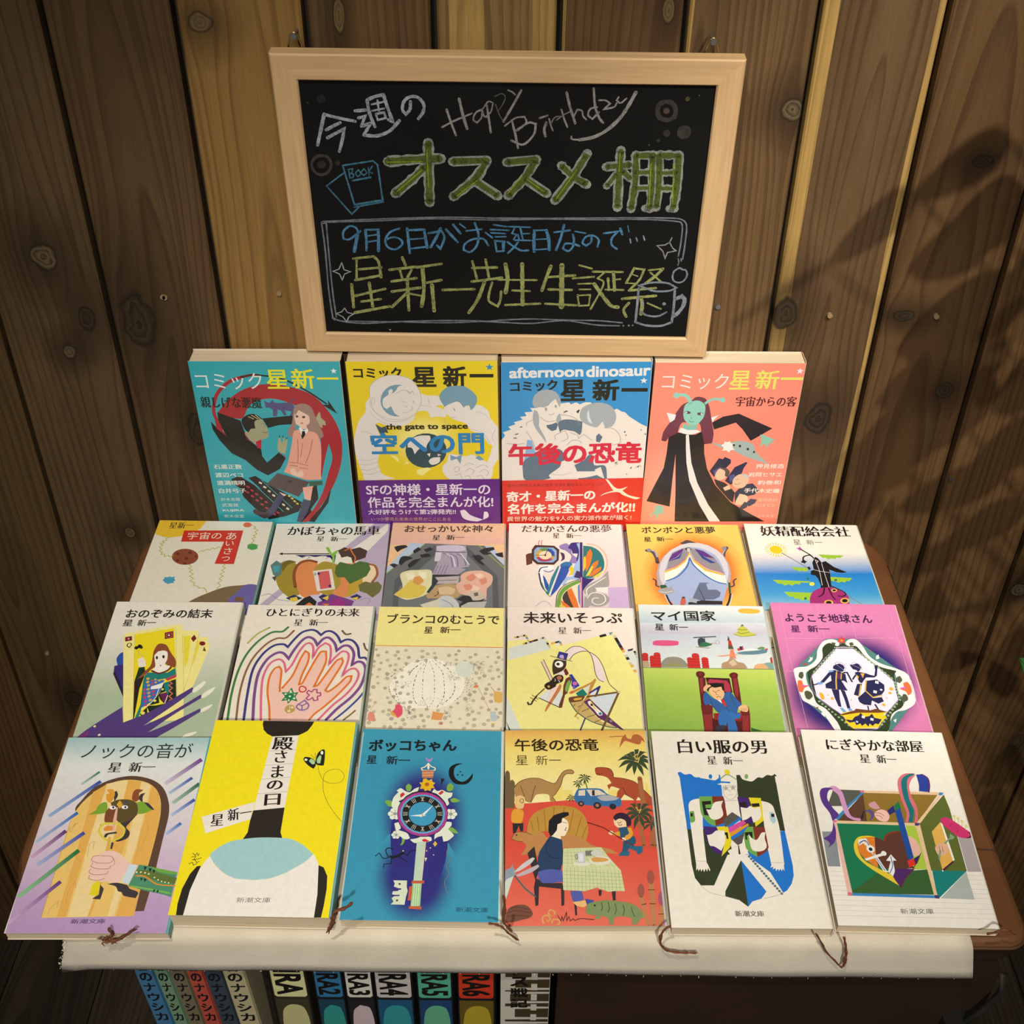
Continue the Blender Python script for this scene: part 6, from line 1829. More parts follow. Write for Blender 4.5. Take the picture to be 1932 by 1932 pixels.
ART['knock']=('d8d0cc',"""
G 9cbcbc dcdcd4 -3,1517 1049,1518 1059,1276 -13,1276
G dcdcd4 d4c8cc -13,1276 1059,1276 1030,822 -16,822
G d4c8cc b896bc -16,822 1030,822 1040,224 4,225
G b896bc b08cb4 4,225 1040,224 1064,-35 9,-35
S 5a4030 215,896 239,991 297,1088 405,1156 540,1184 680,1156 779,1088 844,972 868,859 867,675 867,419 857,154 800,150 787,291
S 5a4030 800,150 857,152 868,488 801,506
S e4bc68 206,105 204,359 197,639 203,822 235,944 307,1049 412,1127 531,1152 662,1127 754,1049 803,915 815,730 810,462 797,249 796,117
P e8cc90 373,1117 498,1149 520,1147 536,462 501,113 373,111 379,462 357,915
P dfa850 298,1049 381,1117 372,859 362,291 365,111 305,111 308,550
P dfa850 523,1149 618,1137 619,639 614,497 530,393 540,291 516,115 501,113 531,480
P e8cc90 618,1137 691,1107 699,639 685,462 676,208 668,116 630,114 641,550
P dfa850 699,1107 760,1039 803,915 815,730 797,249 800,117 683,116 694,291 710,730
L b8904c 3.3 203,822 204,359 206,105
C b8904c 3.4 240,803 228,730 212,757 257,803
C c09a58 3.5 720,550 707,675 708,775 734,803 751,730 731,603
C c09a58 3.4 390,541 380,639 407,657 413,603
C c09a58 3.2 245,134 249,175 288,224 287,175
C c09a58 3.3 343,191 331,291 357,368 371,317
S 3a3438 439,1049 462,1059 479,1020 466,972
S 3a3438 634,991 634,1030 668,1044 655,1011 666,963
S 3a3438 673,968 708,958 760,906 710,911
S 3a3438 535,822 590,831 652,915 658,887 607,794 597,766 630,730 625,684 567,657 541,666 588,702 585,748
S 78a030 415,963 386,963 361,934 353,901 312,868 416,878 431,915
S 78a030 616,963 664,972 705,934 744,906 708,882 670,873 635,882
S 5a4a24 444,963 487,987 570,987 627,953 648,878 614,831 564,803 519,822 464,915
S 7a4424 445,925 473,944 493,878 499,803 451,803 434,822 426,887
P e0a898 490,925 502,925 515,840 518,775 523,739 503,739 493,831
S d89830 410,982 394,1030 417,1039 389,1068 429,1073 454,1039 453,991 441,958
S 8a4a28 585,991 580,1049 599,1073 646,1068 637,1054 623,1039 634,991 614,972
P d8a030 501,982 532,953 517,915 488,948
E f0e8e0 466,923 23,0 4,-15
E f0e8e0 549,927 23,0 4,-15
E 28305a 470,925 7,0 3,-10
E 28305a 553,927 7,0 2,-10
C 2a3a7a 5.3 520,953 548,972 576,944
C d8c848 12.1 415,785 437,794 469,794
CC d4c440 13.7 416,748 431,785 452,799 534,794 577,766 592,739 582,693 533,666 484,671 444,702
S d88a38 446,757 465,780 502,775 506,743 459,739
S 3a3438 462,693 471,720 540,734 544,720 490,711 479,689
P d8a848 494,693 510,693 529,585 501,585
P 3a3438 524,653 541,648 541,599 528,603
S e8c0b0 472,559 505,585 561,585 615,559 647,524 687,488 670,428 658,376 634,351 562,359 515,359 456,376 434,402 426,462 421,541
C a87860 4.1 473,554 428,546 428,515 472,497 551,497 568,524 547,546 482,550
C a87860 4.1 440,497 431,471 475,454 554,454 563,480
C a87860 4.1 436,454 431,428 471,410 548,415 558,436
C a87860 4.1 440,406 443,380 505,368 547,385
C a87860 3.3 566,532 586,497 573,471
P c8d4dc 686,490 744,480 714,338 663,359
S 4a8a68 751,484 816,471 893,445 1016,419 1012,249 930,274 808,300 715,333
S 5c7030 752,445 855,436 1023,385 1016,342 911,359 740,428
S 6aa040 757,490 824,471 896,428 1017,410 1014,428 891,454
C d88830 9.7 746,402 809,397 899,342 1019,329
C 7ab050 11.3 724,329 789,317 886,300 1007,274
P 1c2c20 785,471 809,467 796,441
P 1c2c20 819,458 844,454 834,428
P 1c2c20 849,449 870,441 859,419
P 1c2c20 780,389 797,385 790,363
P 1c2c20 804,385 826,376 815,355
P 1c2c20 885,304 901,300 890,279
P 1c2c20 909,300 925,295 914,274
R f0e8c0 747,429 5.8
R f0e8c0 775,428 5.8
R f0e8c0 804,423 5.8
R f0e8c0 830,415 5.7
R f0e8c0 874,389 4.9
R f0e8c0 901,372 4.9
R f0e8c0 927,361 4.9
R f0e8c0 951,355 4.9
R f0e8c0 975,350 4.9
S e0cc20 475,334 505,368 527,342 532,308 525,258 470,262 478,291
P 3a3438 528,338 559,308 555,233 500,237 538,266
S 3a3438 574,342 634,351 707,333 729,308 789,283 783,241 702,258 681,283 656,291 632,325
W 2c4c9c 8fa8cc 330,1137 44,854 27.1
W 3c7050 a8c0ac 302,1216 199,1112 18.3
W 2060a8 a8b8d0 235,882 13,653 24.5
W 5a2c70 c8a0b8 193,739 16,537 29.2
W 3a4498 a0a8cc 322,725 72,480 29.1
W 1c6a38 88b888 321,590 16,250 31.9
W 5a2c78 c8a0c0 262,359 10,69 27.7
W 6a3888 c8b8c8 1008,1322 789,1117 33.4
W 3450a0 a8b4cc 971,1166 834,1039 23.6
W 1c6038 a0b8a4 1031,1117 876,958 28.9
W 2c4ca0 a8b8d0 1023,987 885,859 24.9
W 3a68b0 a8b8d0 966,799 879,711 24.2
T g 24302c ノックの音が 133,1393 926,1398 130
T m 2c3430 星 355,1254 448,1254 80
T m 2c3430 新一 502,1256 692,1258 82
T m 6a5878 新潮文庫 404,79 627,81 32
""")
ART['yellow']=('ecd815',"""
G ecd815 e8e0a0 1012,1521 1064,1520 1065,1 1014,0
P ecd815 935,1528 1020,1521 1029,0 904,-2
P 241e18 352,1517 725,1520 713,1483 697,1452 687,1432 657,1411 626,1393 440,1379 398,1402 362,1441 365,1472 350,1489
P 241e18 350,1487 382,1497 382,1447 360,1456
P ecd815 727,1520 721,1488 739,1484 768,1515
P e6ddd0 440,1379 628,1393 621,796 410,769
L b0a490 3.6 440,1253 628,1269
L b0a490 3.5 428,1132 625,1153
L b0a490 3.5 419,1018 622,1040
L b0a490 3.4 412,900 623,923
P e6ddd0 66,714 409,837 404,702 118,587
P 241e18 410,769 621,796 624,605 643,562 375,539 402,601 402,689
S 9cc4c4 181,425 230,485 299,529 403,553 510,564 635,563 706,554 790,513 869,446 817,386 707,309 607,266 504,253 381,262 297,301 223,366
P e8e0d4 185,420 225,358 298,297 381,260 504,252 608,264 707,307 817,384 873,446 903,396 925,321 935,199 936,0 95,-2 104,175 129,306 159,382
S e8e0d4 862,441 907,388 932,280 938,118 932,8 818,76
P 241e18 139,348 113,344 79,289 50,182 44,78 52,-3 97,-2 104,175
P 241e18 915,367 951,351 983,289 991,200 988,80 981,1 936,0 936,158
C 4a4430 2.6 803,1139 820,1082 861,1017 921,994 983,1009 1000,1057 963,1104 906,1107 861,1073 858,1007 875,915 928,815 1004,718 1062,666
S 1c1c14 780,1187 789,1245 818,1275 835,1266 844,1188 844,1140 820,1139 790,1148
S 1c1c14 778,1177 737,1205 699,1209 693,1185 729,1142 775,1110 787,1139
S a8cc98 789,1187 804,1226 817,1216 817,1158 797,1158
S a8cc98 774,1177 746,1196 733,1176 761,1148 779,1153
E e0e8c8 817,1246 10,0 2,-16
E e0e8c8 711,1185 11,0 1,-10
L 3a3a20 2.7 777,1196 768,1245
L 3a3a20 2.7 772,1191 741,1230
L 3a3418 4.0 66,439 85,421 93,440 104,421 109,436
L 3a3418 4.0 61,410 91,414 81,389 113,398 131,407
L 3a3418 4.0 69,389 87,393 108,369 121,381
L 3a3418 4.0 55,359 77,372 89,351 109,364
T m 1c140c 殿 450,1318 603,1322 108
T m 1c140c さ 485,1206 571,1210 101
T m 1c140c ま 482,1081 570,1087 99
T m 1c140c の 468,970 580,976 74
T m 1c140c 日 472,852 583,861 90
T m 1c140c 星 135,684 220,694 88
T m 1c140c 新一 241,726 401,760 93
T n 6a6458 新潮文庫 419,110 639,114 36
""")
ART['key']=('3590ac',"""
G 3a98b0 3590ac -4,1521 1035,1516 1039,1200 -10,1179
P cdd0c4 1022,1514 1043,1511 1060,-3 1021,0
H 2a2878 3590ac 494,778 335,6 31,-492 .55
H 2a2878 3590ac 461,318 298,5 27,-391 .5
H 2a2878 2a2878 472,623 196,4 28,-429 .9
E 44297c 503,509 47,1 3,-52
C d080c8 7.3 480,1269 494,1244 518,1249 521,1269
E c878c0 506,1244 12,0 1,-12
CC e8e0cc 8.1 452,1178 476,1189 499,1219 521,1194 549,1180 544,1160 462,1159
E e8e0cc 501,1189 8,0 1,-22
P c07850 457,1159 544,1160 539,1096 462,1095
L e0b890 4.5 459,1134 541,1141
L e0b890 4.5 460,1114 540,1119
P e0b020 491,1091 508,1072 532,1087 537,1062 558,1053 543,1033 557,1010 532,1009 529,985 505,994 489,980 480,1003 451,1003 461,1032 444,1056 468,1056 470,1085
R b06018 500,1040 16.0
S 7aa848 358,991 352,1025 371,1045 393,1021 387,987 371,980
S 7aa848 643,997 645,1035 664,1055 688,1032 683,998 659,986
S 7aa848 212,898 244,904 286,881 272,857 240,857
S 7aa848 670,921 702,931 744,909 712,896 680,898
S 7aa848 662,681 689,695 721,673 738,646 699,654
S 7aa848 354,621 376,595 367,559 348,548 358,577
S dce0cc 271,923 288,952 303,971 290,985 317,1005 351,982 384,973 415,1002 446,1017 433,974 386,944 340,915 309,896 327,877 299,821 264,857
S dce0cc 553,1005 578,986 610,996 644,978 684,974 678,940 654,921 664,884 649,865 631,902 580,958 538,976
S c83040 317,952 336,972 349,953 323,924
S c83040 583,967 610,992 623,977 600,953
Q2 e4e4d4 293,795 48.1 13.7
Q2 e4e4d4 680,800 43.0 13.7
S dce0cc 295,719 322,729 342,684 327,666 359,657 392,640 410,604 380,595 339,621 312,656
Q2 dce0cc 314,629 31.9 10.1
S dce0cc 626,689 647,735 687,736 688,709 666,681 707,637 700,619 670,591 639,582 629,626 598,617 576,598 581,643
S dce0cc 411,595 457,605 488,619 551,616 560,589 522,575 444,569
S c83040 490,592 513,602 545,584 514,575
E 1c1a20 484,801 177,3 12,-186
E a83c88 484,798 174,3 11,-177
E 5aa0c8 484,798 156,3 10,-157
E 181818 484,798 142,3 9,-144
E 3a94b8 484,798 96,2 6,-96
Y e0d8c8 484,798 120,2 8,-120
P e4e4e0 394,781 477,794 509,786 478,776
P e4e4e0 470,768 481,796 556,872 501,792
E c0a860 485,787 6,0 0,-7
P b8ccb4 459,578 522,580 513,286 456,285
P e0c0a0 515,571 521,571 513,286 507,286
P c05a38 447,286 528,288 526,267 444,266
P 9cc48c 451,266 512,267 512,104 450,103
L e8e8d0 3.1 465,264 465,105
L e8e8d0 3.1 480,264 480,105
L e8e8d0 3.1 495,264 495,105
P c05a38 440,103 523,102 521,80 439,85
P c05a38 432,242 453,247 452,144 428,143
P d0d8bc 323,286 414,286 415,242 424,209 415,168 410,112 320,113 337,133 322,158 343,175 323,187 327,207 363,210 362,229 330,241 335,262
P 44297c 331,231 380,229 381,218 328,216
P 44297c 326,182 373,182 373,173 321,171
R 6a4a20 367,260 8.0
R 6a4a20 359,142 7.8
S 101014 748,1222 699,1198 685,1153 699,1095 746,1066 786,1087 823,1141 818,1097 787,1053 738,1042 689,1056 653,1113 654,1182 698,1218
X 181c24 731,1151 9.0
X 181c24 714,1124 10.8
X 181c24 748,1122 10.8
C 14121c 6.6 274,461 254,504 268,526 299,522
P 14121c 277,470 312,466 342,479 371,502 380,489 343,458 298,444
C 14121c 5.7 188,464 213,486 244,447 282,457
C 14121c 5.7 250,378 251,404 301,409 298,444
C 14121c 5.7 351,462 384,437 408,424
C 14121c 5.8 372,489 404,472 425,507 456,512
R e0d860 371,506 4.9
P d8b848 570,563 583,585 599,563 583,541
R d8c880 554,532 5.0
R d8c880 530,509 5.0
P e0d8b8 520,457 537,457 527,426
R d8d0c0 578,479 4.1
C 7a7868 4.1 673,538 667,485 692,451 668,399 690,339 662,280 685,197
P 141820 597,1093 623,1088 600,1035
L cfd8d0 3.8 17,-1 1009,-2
L c8d8d4 4.6 7,1484 -1,23
T b 101a20 ボッコちゃん 58,1366 696,1379 106
T k 14222a 星 54,1242 126,1243 71
T k 14222a 新一 195,1241 367,1241 73
T n 1c4a60 新潮文庫 746,84 954,83 34
""")
ART['dino']=('d64a38',"""
G e0a850 e8d070 -8,1515 1065,1515 1083,1348 -8,1349
G e8d070 ece0a0 -8,1349 1083,1348 1061,926 -8,899
P d24a38 -8,863 117,899 480,931 1069,926 1058,-16 -8,-14
G d24a38 dc6a54 -8,560 1057,559 1061,-16 -8,-14
G dc6a54 c8588c 1060,917 1076,917 1061,-16 1009,-16
P e6d890 315,1105 360,1105 359,1072 315,1077
P e6d070 362,1039 407,1039 406,1011 475,1011 472,927 319,927
P e6d070 727,1010 808,1010 802,927 980,926 992,1067 1012,1067 1011,1010 1051,1001 1061,926 722,927
S 6a5838 0,863 -5,1011 3,1153 17,1173 33,1153 37,1086 53,1096 70,1067 64,863
S a8804c 65,1030 102,1077 168,1105 242,1105 306,1077 355,1067 390,1124 424,1168 474,1177 491,1158 481,1143 440,1143 414,1115 395,1048 352,973 335,955 355,918 318,918 304,973 223,973 198,936 181,909 149,918 142,955 77,936
C 5a3c20 4.5 65,1030 102,1077 168,1105 242,1105 306,1077 355,1067 390,1124 424,1168 474,1177 491,1158 481,1143 440,1143 414,1115 395,1048 352,973 335,955 355,918
C 5a3c20 4.4 216,1048 199,992 181,909
C 5a3c20 4.4 110,1048 126,992 149,918
S a8482c 645,1163 652,1192 706,1196 754,1182 772,1143 775,1115 840,1105 919,1076 979,1010 1044,926 1064,880 985,899 934,954 915,917 924,880 887,876 900,936 838,973 802,927 779,936 791,992 809,1020 753,1039 735,1010 721,1048 755,1067 733,1105 701,1124 653,1134
C 5a2418 4.4 645,1163 652,1192 706,1196 754,1182 772,1143 775,1115 840,1105 919,1076 979,1010 1044,926
C 5a2418 4.3 834,1029 854,973 900,936
C 5a2418 4.4 649,1148 678,1139 695,1148
L 5a7034 8.7 568,1086 581,1020
L 5a7034 8.7 518,1058 520,1011
V2 3a4a2c 569,1105 57.4 9
V2 3a4a2c 518,1062 43.9 8
V2 3a4a2c 464,945 43.3 8
L a0623c 34.9 958,1105 961,992 975,826
L a0623c 26.8 919,771 935,682 941,572
L a0623c 29.7 1021,753 1000,572
L a0623c 21.4 1051,735 1024,572
V2 34442c 941,1250 148.6 12
V2 34442c 930,816 127.7 11
V2 34442c 1012,744 84.3 9
C d0b050 8.1 955,1309 932,1289 947,1265 969,1279 957,1240 933,1250
C d0b050 6.8 911,871 925,844 945,853 931,826
S 34689c 485,955 508,1011 532,1020 671,1020 725,973 804,945 813,908 799,876 718,876 662,881 622,881 511,899 488,927
P d8c8b0 520,1006 565,1011 562,964 514,964
P d8c8b0 573,1012 662,1010 712,973 602,959
P 202830 613,1006 630,1010 631,964 611,964
S a8a8a8 643,954 716,968 800,945 770,927 681,922
R 202830 531,899 21.5
R 202830 643,885 27.5
R 202830 751,876 24.0
R a87050 531,899 10.3
R a87050 643,885 12.9
S b06038 829,1359 856,1449 884,1484 894,1449 923,1439 938,1474 977,1479 1008,1449 1022,1408 998,1429 978,1393 921,1409 880,1424 862,1409
L 6a3820 4.6 764,1459 866,1464
R e0c060 105,927 38.8
S e0b878 73,936 85,959 117,964 141,936 133,890 124,863 92,858 72,881
S d89830 48,835 76,858 124,844 128,808 111,745 68,745 44,763
P 24242a 52,745 127,745 124,683 103,683 95,727 75,674 55,665
CC 3a2c20 3.5 105,918 109,936 127,936 129,913 117,904
S b88838 154,665 163,754 196,817 252,853 333,881 414,881 493,862 546,808 567,736 567,665 544,594 420,638 358,665 264,683 200,647
L 8a6020 4.2 193,683 179,763
L 8a6020 4.2 233,683 223,799
L 8a6020 4.3 280,674 272,844
L 8a6020 4.3 328,691 341,872
L 8a6020 4.3 383,683 413,872
L 8a6020 4.3 437,674 477,853
L 8a6020 4.2 484,647 530,799
L 8a6020 4.2 522,621 562,727
S b88048 43,630 75,674 138,674 185,656 256,674 294,630 421,656 515,638 590,577 698,551 765,512 664,516 588,534 464,551 269,551 213,491 175,508 144,508 105,500 144,569 114,604 74,608
C 6a4420 4.2 43,630 75,674 138,674 185,656
C 6a4420 4.1 43,626 82,608 121,604
E 3a2418 79,654 6,0 0,-6
S 223a5c 216,423 229,517 262,577 311,647 357,638 388,612 393,534 430,482 436,440 382,431 365,389 226,381
C 10203a 4.1 310,638 277,560 306,491 383,474
S f0dcc0 347,683 361,736 385,754 390,790 410,781 433,754 435,709 417,665 405,647 381,647 380,621 311,647
P 14141a 296,683 302,763 339,808 404,831 440,831 443,808 394,781 389,749 361,736 355,691 326,652 310,643
C 3a2818 4.2 423,714 410,691 422,687
C 3a2818 3.4 393,754 428,745
S e8c090 438,482 462,500 492,482 487,453 451,444
S 5058a0 226,381 303,398 380,389 385,306 247,298 221,339
P 30282c 151,517 199,569 213,474 226,390 202,315 180,398
P 30282c 202,331 225,323 247,298 377,298 390,257 386,143 367,135 368,257 224,273 217,143 198,135 190,265
P 30282c 447,240 469,240 466,71 454,71
P 30282c 614,248 637,248 630,207 615,207
P 30282c 701,240 727,240 723,175 704,175
P 5058a0 428,240 504,244 516,183 470,159 440,175
P e0b070 440,163 470,167 523,175 536,143 513,127 468,135
P 3a4a8c 524,187 583,175 559,143 533,143
P c8cc98 394,551 651,560 694,491 772,389 788,240 723,240 678,236 603,265 526,240 466,244 383,248 384,406
I 8a9a68 389,415 780,389 784,240 384,248 16 6
I 9aa878 401,547 651,555 768,393 389,419 12 5
E d8d4c0 513,436 58,0 -1,-15
P b8bcc0 486,525 540,525 538,444 486,444
P d8d8d4 497,517 528,517 525,453 494,453
CC 6a6a60 4.9 485,508 473,500 476,474 486,474
P 707468 541,534 596,538 597,499 543,495
E d8d4c0 638,461 73,0 -2,-34
S d09850 577,474 601,487 678,478 700,465 660,452 591,452
E c8c8bc 618,517 39,0 -1,-24
R e8c8a0 798,753 49.0
S e8c8a0 752,780 777,798 832,780 853,744 826,709 779,709 753,736
S 2c1c34 749,789 771,817 811,826 850,807 870,762 863,727 835,718 830,762 792,780 759,762
C 4a2c20 4.2 774,753 785,744 802,755
C 4a2c20 4.2 777,736 792,727 805,736
S 24506c 779,709 843,718 854,656 884,638 888,594 847,559 821,525 789,525 802,594 783,647
S d89830 838,709 866,709 874,656 843,620 811,612 822,647 847,664
S d89830 737,669 785,682 786,647 743,647
R e8c8a0 725,669 16.7
R e8c8a0 808,620 14.9
P 24607c 782,525 844,529 834,495 764,495
P 24607c 848,577 894,568 933,568 930,525 897,503 884,533 838,551
L 6a1c20 7.5 569,749 676,709 796,620 871,568
S 8a94a0 4,390 35,407 58,457 50,423 73,373 57,340 19,274 0,265
S c4c0c0 57,373 112,432 182,483 201,478 173,440 104,390
S b8a8b0 73,356 150,398 220,432 227,415 172,373 88,344
S c8ccc0 -4,282 11,323 57,348 34,274 4,176
L 50605c 11.0 65,348 133,257 200,200
S 704434 3,64 26,120 86,144 146,135 179,88 160,56 107,40 48,25 3,21
C 4a2c24 3.9 26,112 71,128 153,112
C 4a2c24 3.9 15,88 71,104 168,88
C 4a2c24 3.8 11,64 70,72 160,64
C d09858 10.7 248,9 242,56 272,72 293,48 278,28 264,44
C d09858 10.8 301,64 280,87 295,111 325,95 316,72
C d09858 10.7 300,9 308,40 345,40 352,16 329,5
C 3a1c20 4.6 339,72 360,32 368,64 375,32 399,95 397,32 413,63 419,32 442,48 449,36 487,48 576,40
S 7a8a58 524,111 544,151 598,167 659,175 748,167 823,151 872,118 912,55 874,47 848,8 819,8 815,55 741,63 703,47 700,8 670,8 666,47 622,71 613,47 576,47 592,71 533,79
C 4a5834 6.2 628,159 633,127 624,103
C 4a5834 6.2 673,159 678,119 669,95
C 4a5834 6.2 717,151 722,111 712,79
C 4a5834 6.2 769,143 774,103 764,71
C 4a5834 6.2 821,126 829,87 838,63
E 20281c 584,139 7,0 0,-7
L b8784c 35.9 964,305 964,175 958,-8
L b8784c 29.4 891,207 902,110 925,-8
L b8784c 32.3 1022,150 1013,63 999,-8
E 9a5040 966,338 24,0 -4,-50
E 9a5040 894,244 23,0 -4,-45
E a05068 1029,187 27,0 -5,-52
L 5a2c20 5.5 944,248 982,248
L 5a2c20 5.4 943,150 980,150
L 5a2c20 5.4 890,142 920,150
L 5a2c20 5.4 996,78 1034,78
P b8c0b8 1068,1505 1085,1505 1089,559 1077,-8 1062,-8 1050,647
T k 30200c 午後の恐竜 70,1384 680,1389 107
T n 3a2c14 星 79,1255 164,1255 80
T n 3a2c14 新一 222,1255 401,1255 80
""")
ART['whiteman']=('e8dfcf',"""
S 1b6fc4 158,1160 179,1167 209,1146 249,1151 278,1124 310,1124 332,1101 370,1092 411,1097 446,1121 449,1149 460,1140 442,726 177,706 176,990 172,1099
S 2f3820 573,1141 601,1146 613,1113 643,1100 682,1095 727,1128 758,1124 794,1148 826,1143 852,1158 863,1139 848,1134 848,704 558,727
P 1b6fc4 186,900 472,956 440,713 178,709
P 2f3820 569,1085 849,1088 846,702 550,727
P 1b6fc4 169,1146 450,1093 426,726 178,711 172,953
P 1b6fc4 701,703 846,702 856,443 849,369 826,312 788,264 759,246 697,392 551,523
P 2f3820 178,709 440,713 465,556 408,472 310,294 224,293 190,347 179,445
E 1b6fc4 389,1131 13,0 -2,-19
E 7aa060 645,1134 13,0 -3,-20
P e8dfcf 462,1154 575,1159 570,1067 556,993 526,948 487,947 468,983 463,1066
P e8dfcf 464,956 551,957 560,797 469,814
P 1b6fc4 458,1093 526,1089 519,1073 460,1077
S e8dfcf 427,1067 472,1079 567,1071 565,1057 478,1061
C 7a9a60 7.8 457,1112 510,1149 572,1108
R e0cc20 513,1170 20.8
X a8a098 487,1036 25.6
X a8a098 537,1041 25.6
C a8a098 3.4 510,1029 507,1011 519,1011
C a8a098 3.4 496,985 511,982 528,988
CC a8a098 3.4 469,1056 465,992 487,952 518,948 555,984 569,1057
L a8a098 3.4 469,934 556,939
S e8dfcf 206,864 211,909 233,936 282,950 313,946 287,725 282,554 281,454 209,445 205,681
S e8dfcf 721,936 767,923 794,897 802,852 813,730 801,475 792,442 713,441 707,643
P e8dfcf 210,458 285,454 299,405 293,397 285,420 276,393 269,415 256,390 250,413 236,392 234,414 218,396 217,417 204,400
P e8dfcf 713,445 796,446 793,401 786,419 774,401 769,419 755,401 754,419 736,401 736,423 716,413 725,433 703,426
L a8a098 3.2 212,472 279,469
L a8a098 3.2 716,462 795,463
S 6aa04a 289,968 379,969 377,734 337,751 303,795 286,847
P 7c2f20 379,969 460,970 462,938 465,814 438,761 377,734
P 1e1c14 303,928 367,933 367,906 324,901 324,874 363,875 356,813 306,821
S e8dfcf 327,865 358,866 389,919 453,934 436,893 439,822 395,787 350,795
S 42206a 556,966 634,958 631,754 587,771 565,832
P e0cc20 635,962 721,959 713,781 651,732 646,904
P 1e1c14 562,921 610,926 612,886 565,890
P 1e1c14 647,913 703,918 703,891 651,886
S e8dfcf 568,885 610,877 637,895 665,878 703,891 704,825 683,789 640,763 633,815 597,789 565,779
P 42206a 292,733 380,726 405,683 406,513 341,538 303,605
P e0cc20 380,730 462,735 472,623 452,572 386,505 417,597
P 1e1c14 413,687 452,687 451,636 439,638 437,666 426,666 426,637 413,637
S e8dfcf 307,665 342,673 376,700 430,700 428,623 391,547 346,580 317,588
P 6aa04a 557,731 632,732 630,642 628,503 583,532 559,573
P 7c2f20 632,732 711,729 715,575 691,541 628,503
P 1e1c14 569,688 622,693 615,633 602,637 599,667 579,663 579,633 567,633
S e8dfcf 593,676 614,642 644,633 683,685 710,690 699,642 703,583 669,549 608,549 593,599
P 54504a 434,787 504,845 553,806 566,788 442,726
P 54504a 471,632 568,693 540,607 507,590
P 1b6fc4 457,735 554,810 560,788 460,716
P cf4c98 460,722 574,784 589,758 462,679
P d8902c 463,683 601,758 606,741 470,653
P 1b6fc4 466,649 602,741 550,675 471,628
P e8dfcf 433,547 445,522 574,523 557,565 530,590 507,586
P 1c1a14 509,588 515,590 517,523 504,522
P e8dfcf 429,518 573,519 759,244 731,232 615,203 649,255 515,479 379,254 374,217 274,244 224,293 310,294
P 2f3820 513,477 379,254 374,219 459,194 515,145 518,448
P 1b6fc4 514,477 649,253 608,203 546,183 515,147
O 4a6a78 572,506 747,240 16 9.5
S 6aa04a 209,847 240,851 239,776 213,757 205,767
P 1e1c14 213,833 230,833 228,807 211,807
S a8c4cc 762,847 790,848 798,782 779,755 760,781
P 1e1c14 772,834 795,834 791,808 770,809
C a0a088 2.3 224,293 274,244 374,217 459,192
C a0a088 2.3 759,246 707,224 623,203
T m 1a1410 白い服の男 181,1384 828,1386 120
T m 3a342c 星 382,1266 450,1267 68
T m 3a342c 新一 495,1264 638,1264 68
T m 6a6458 新潮文庫 420,98 610,98 39
""")
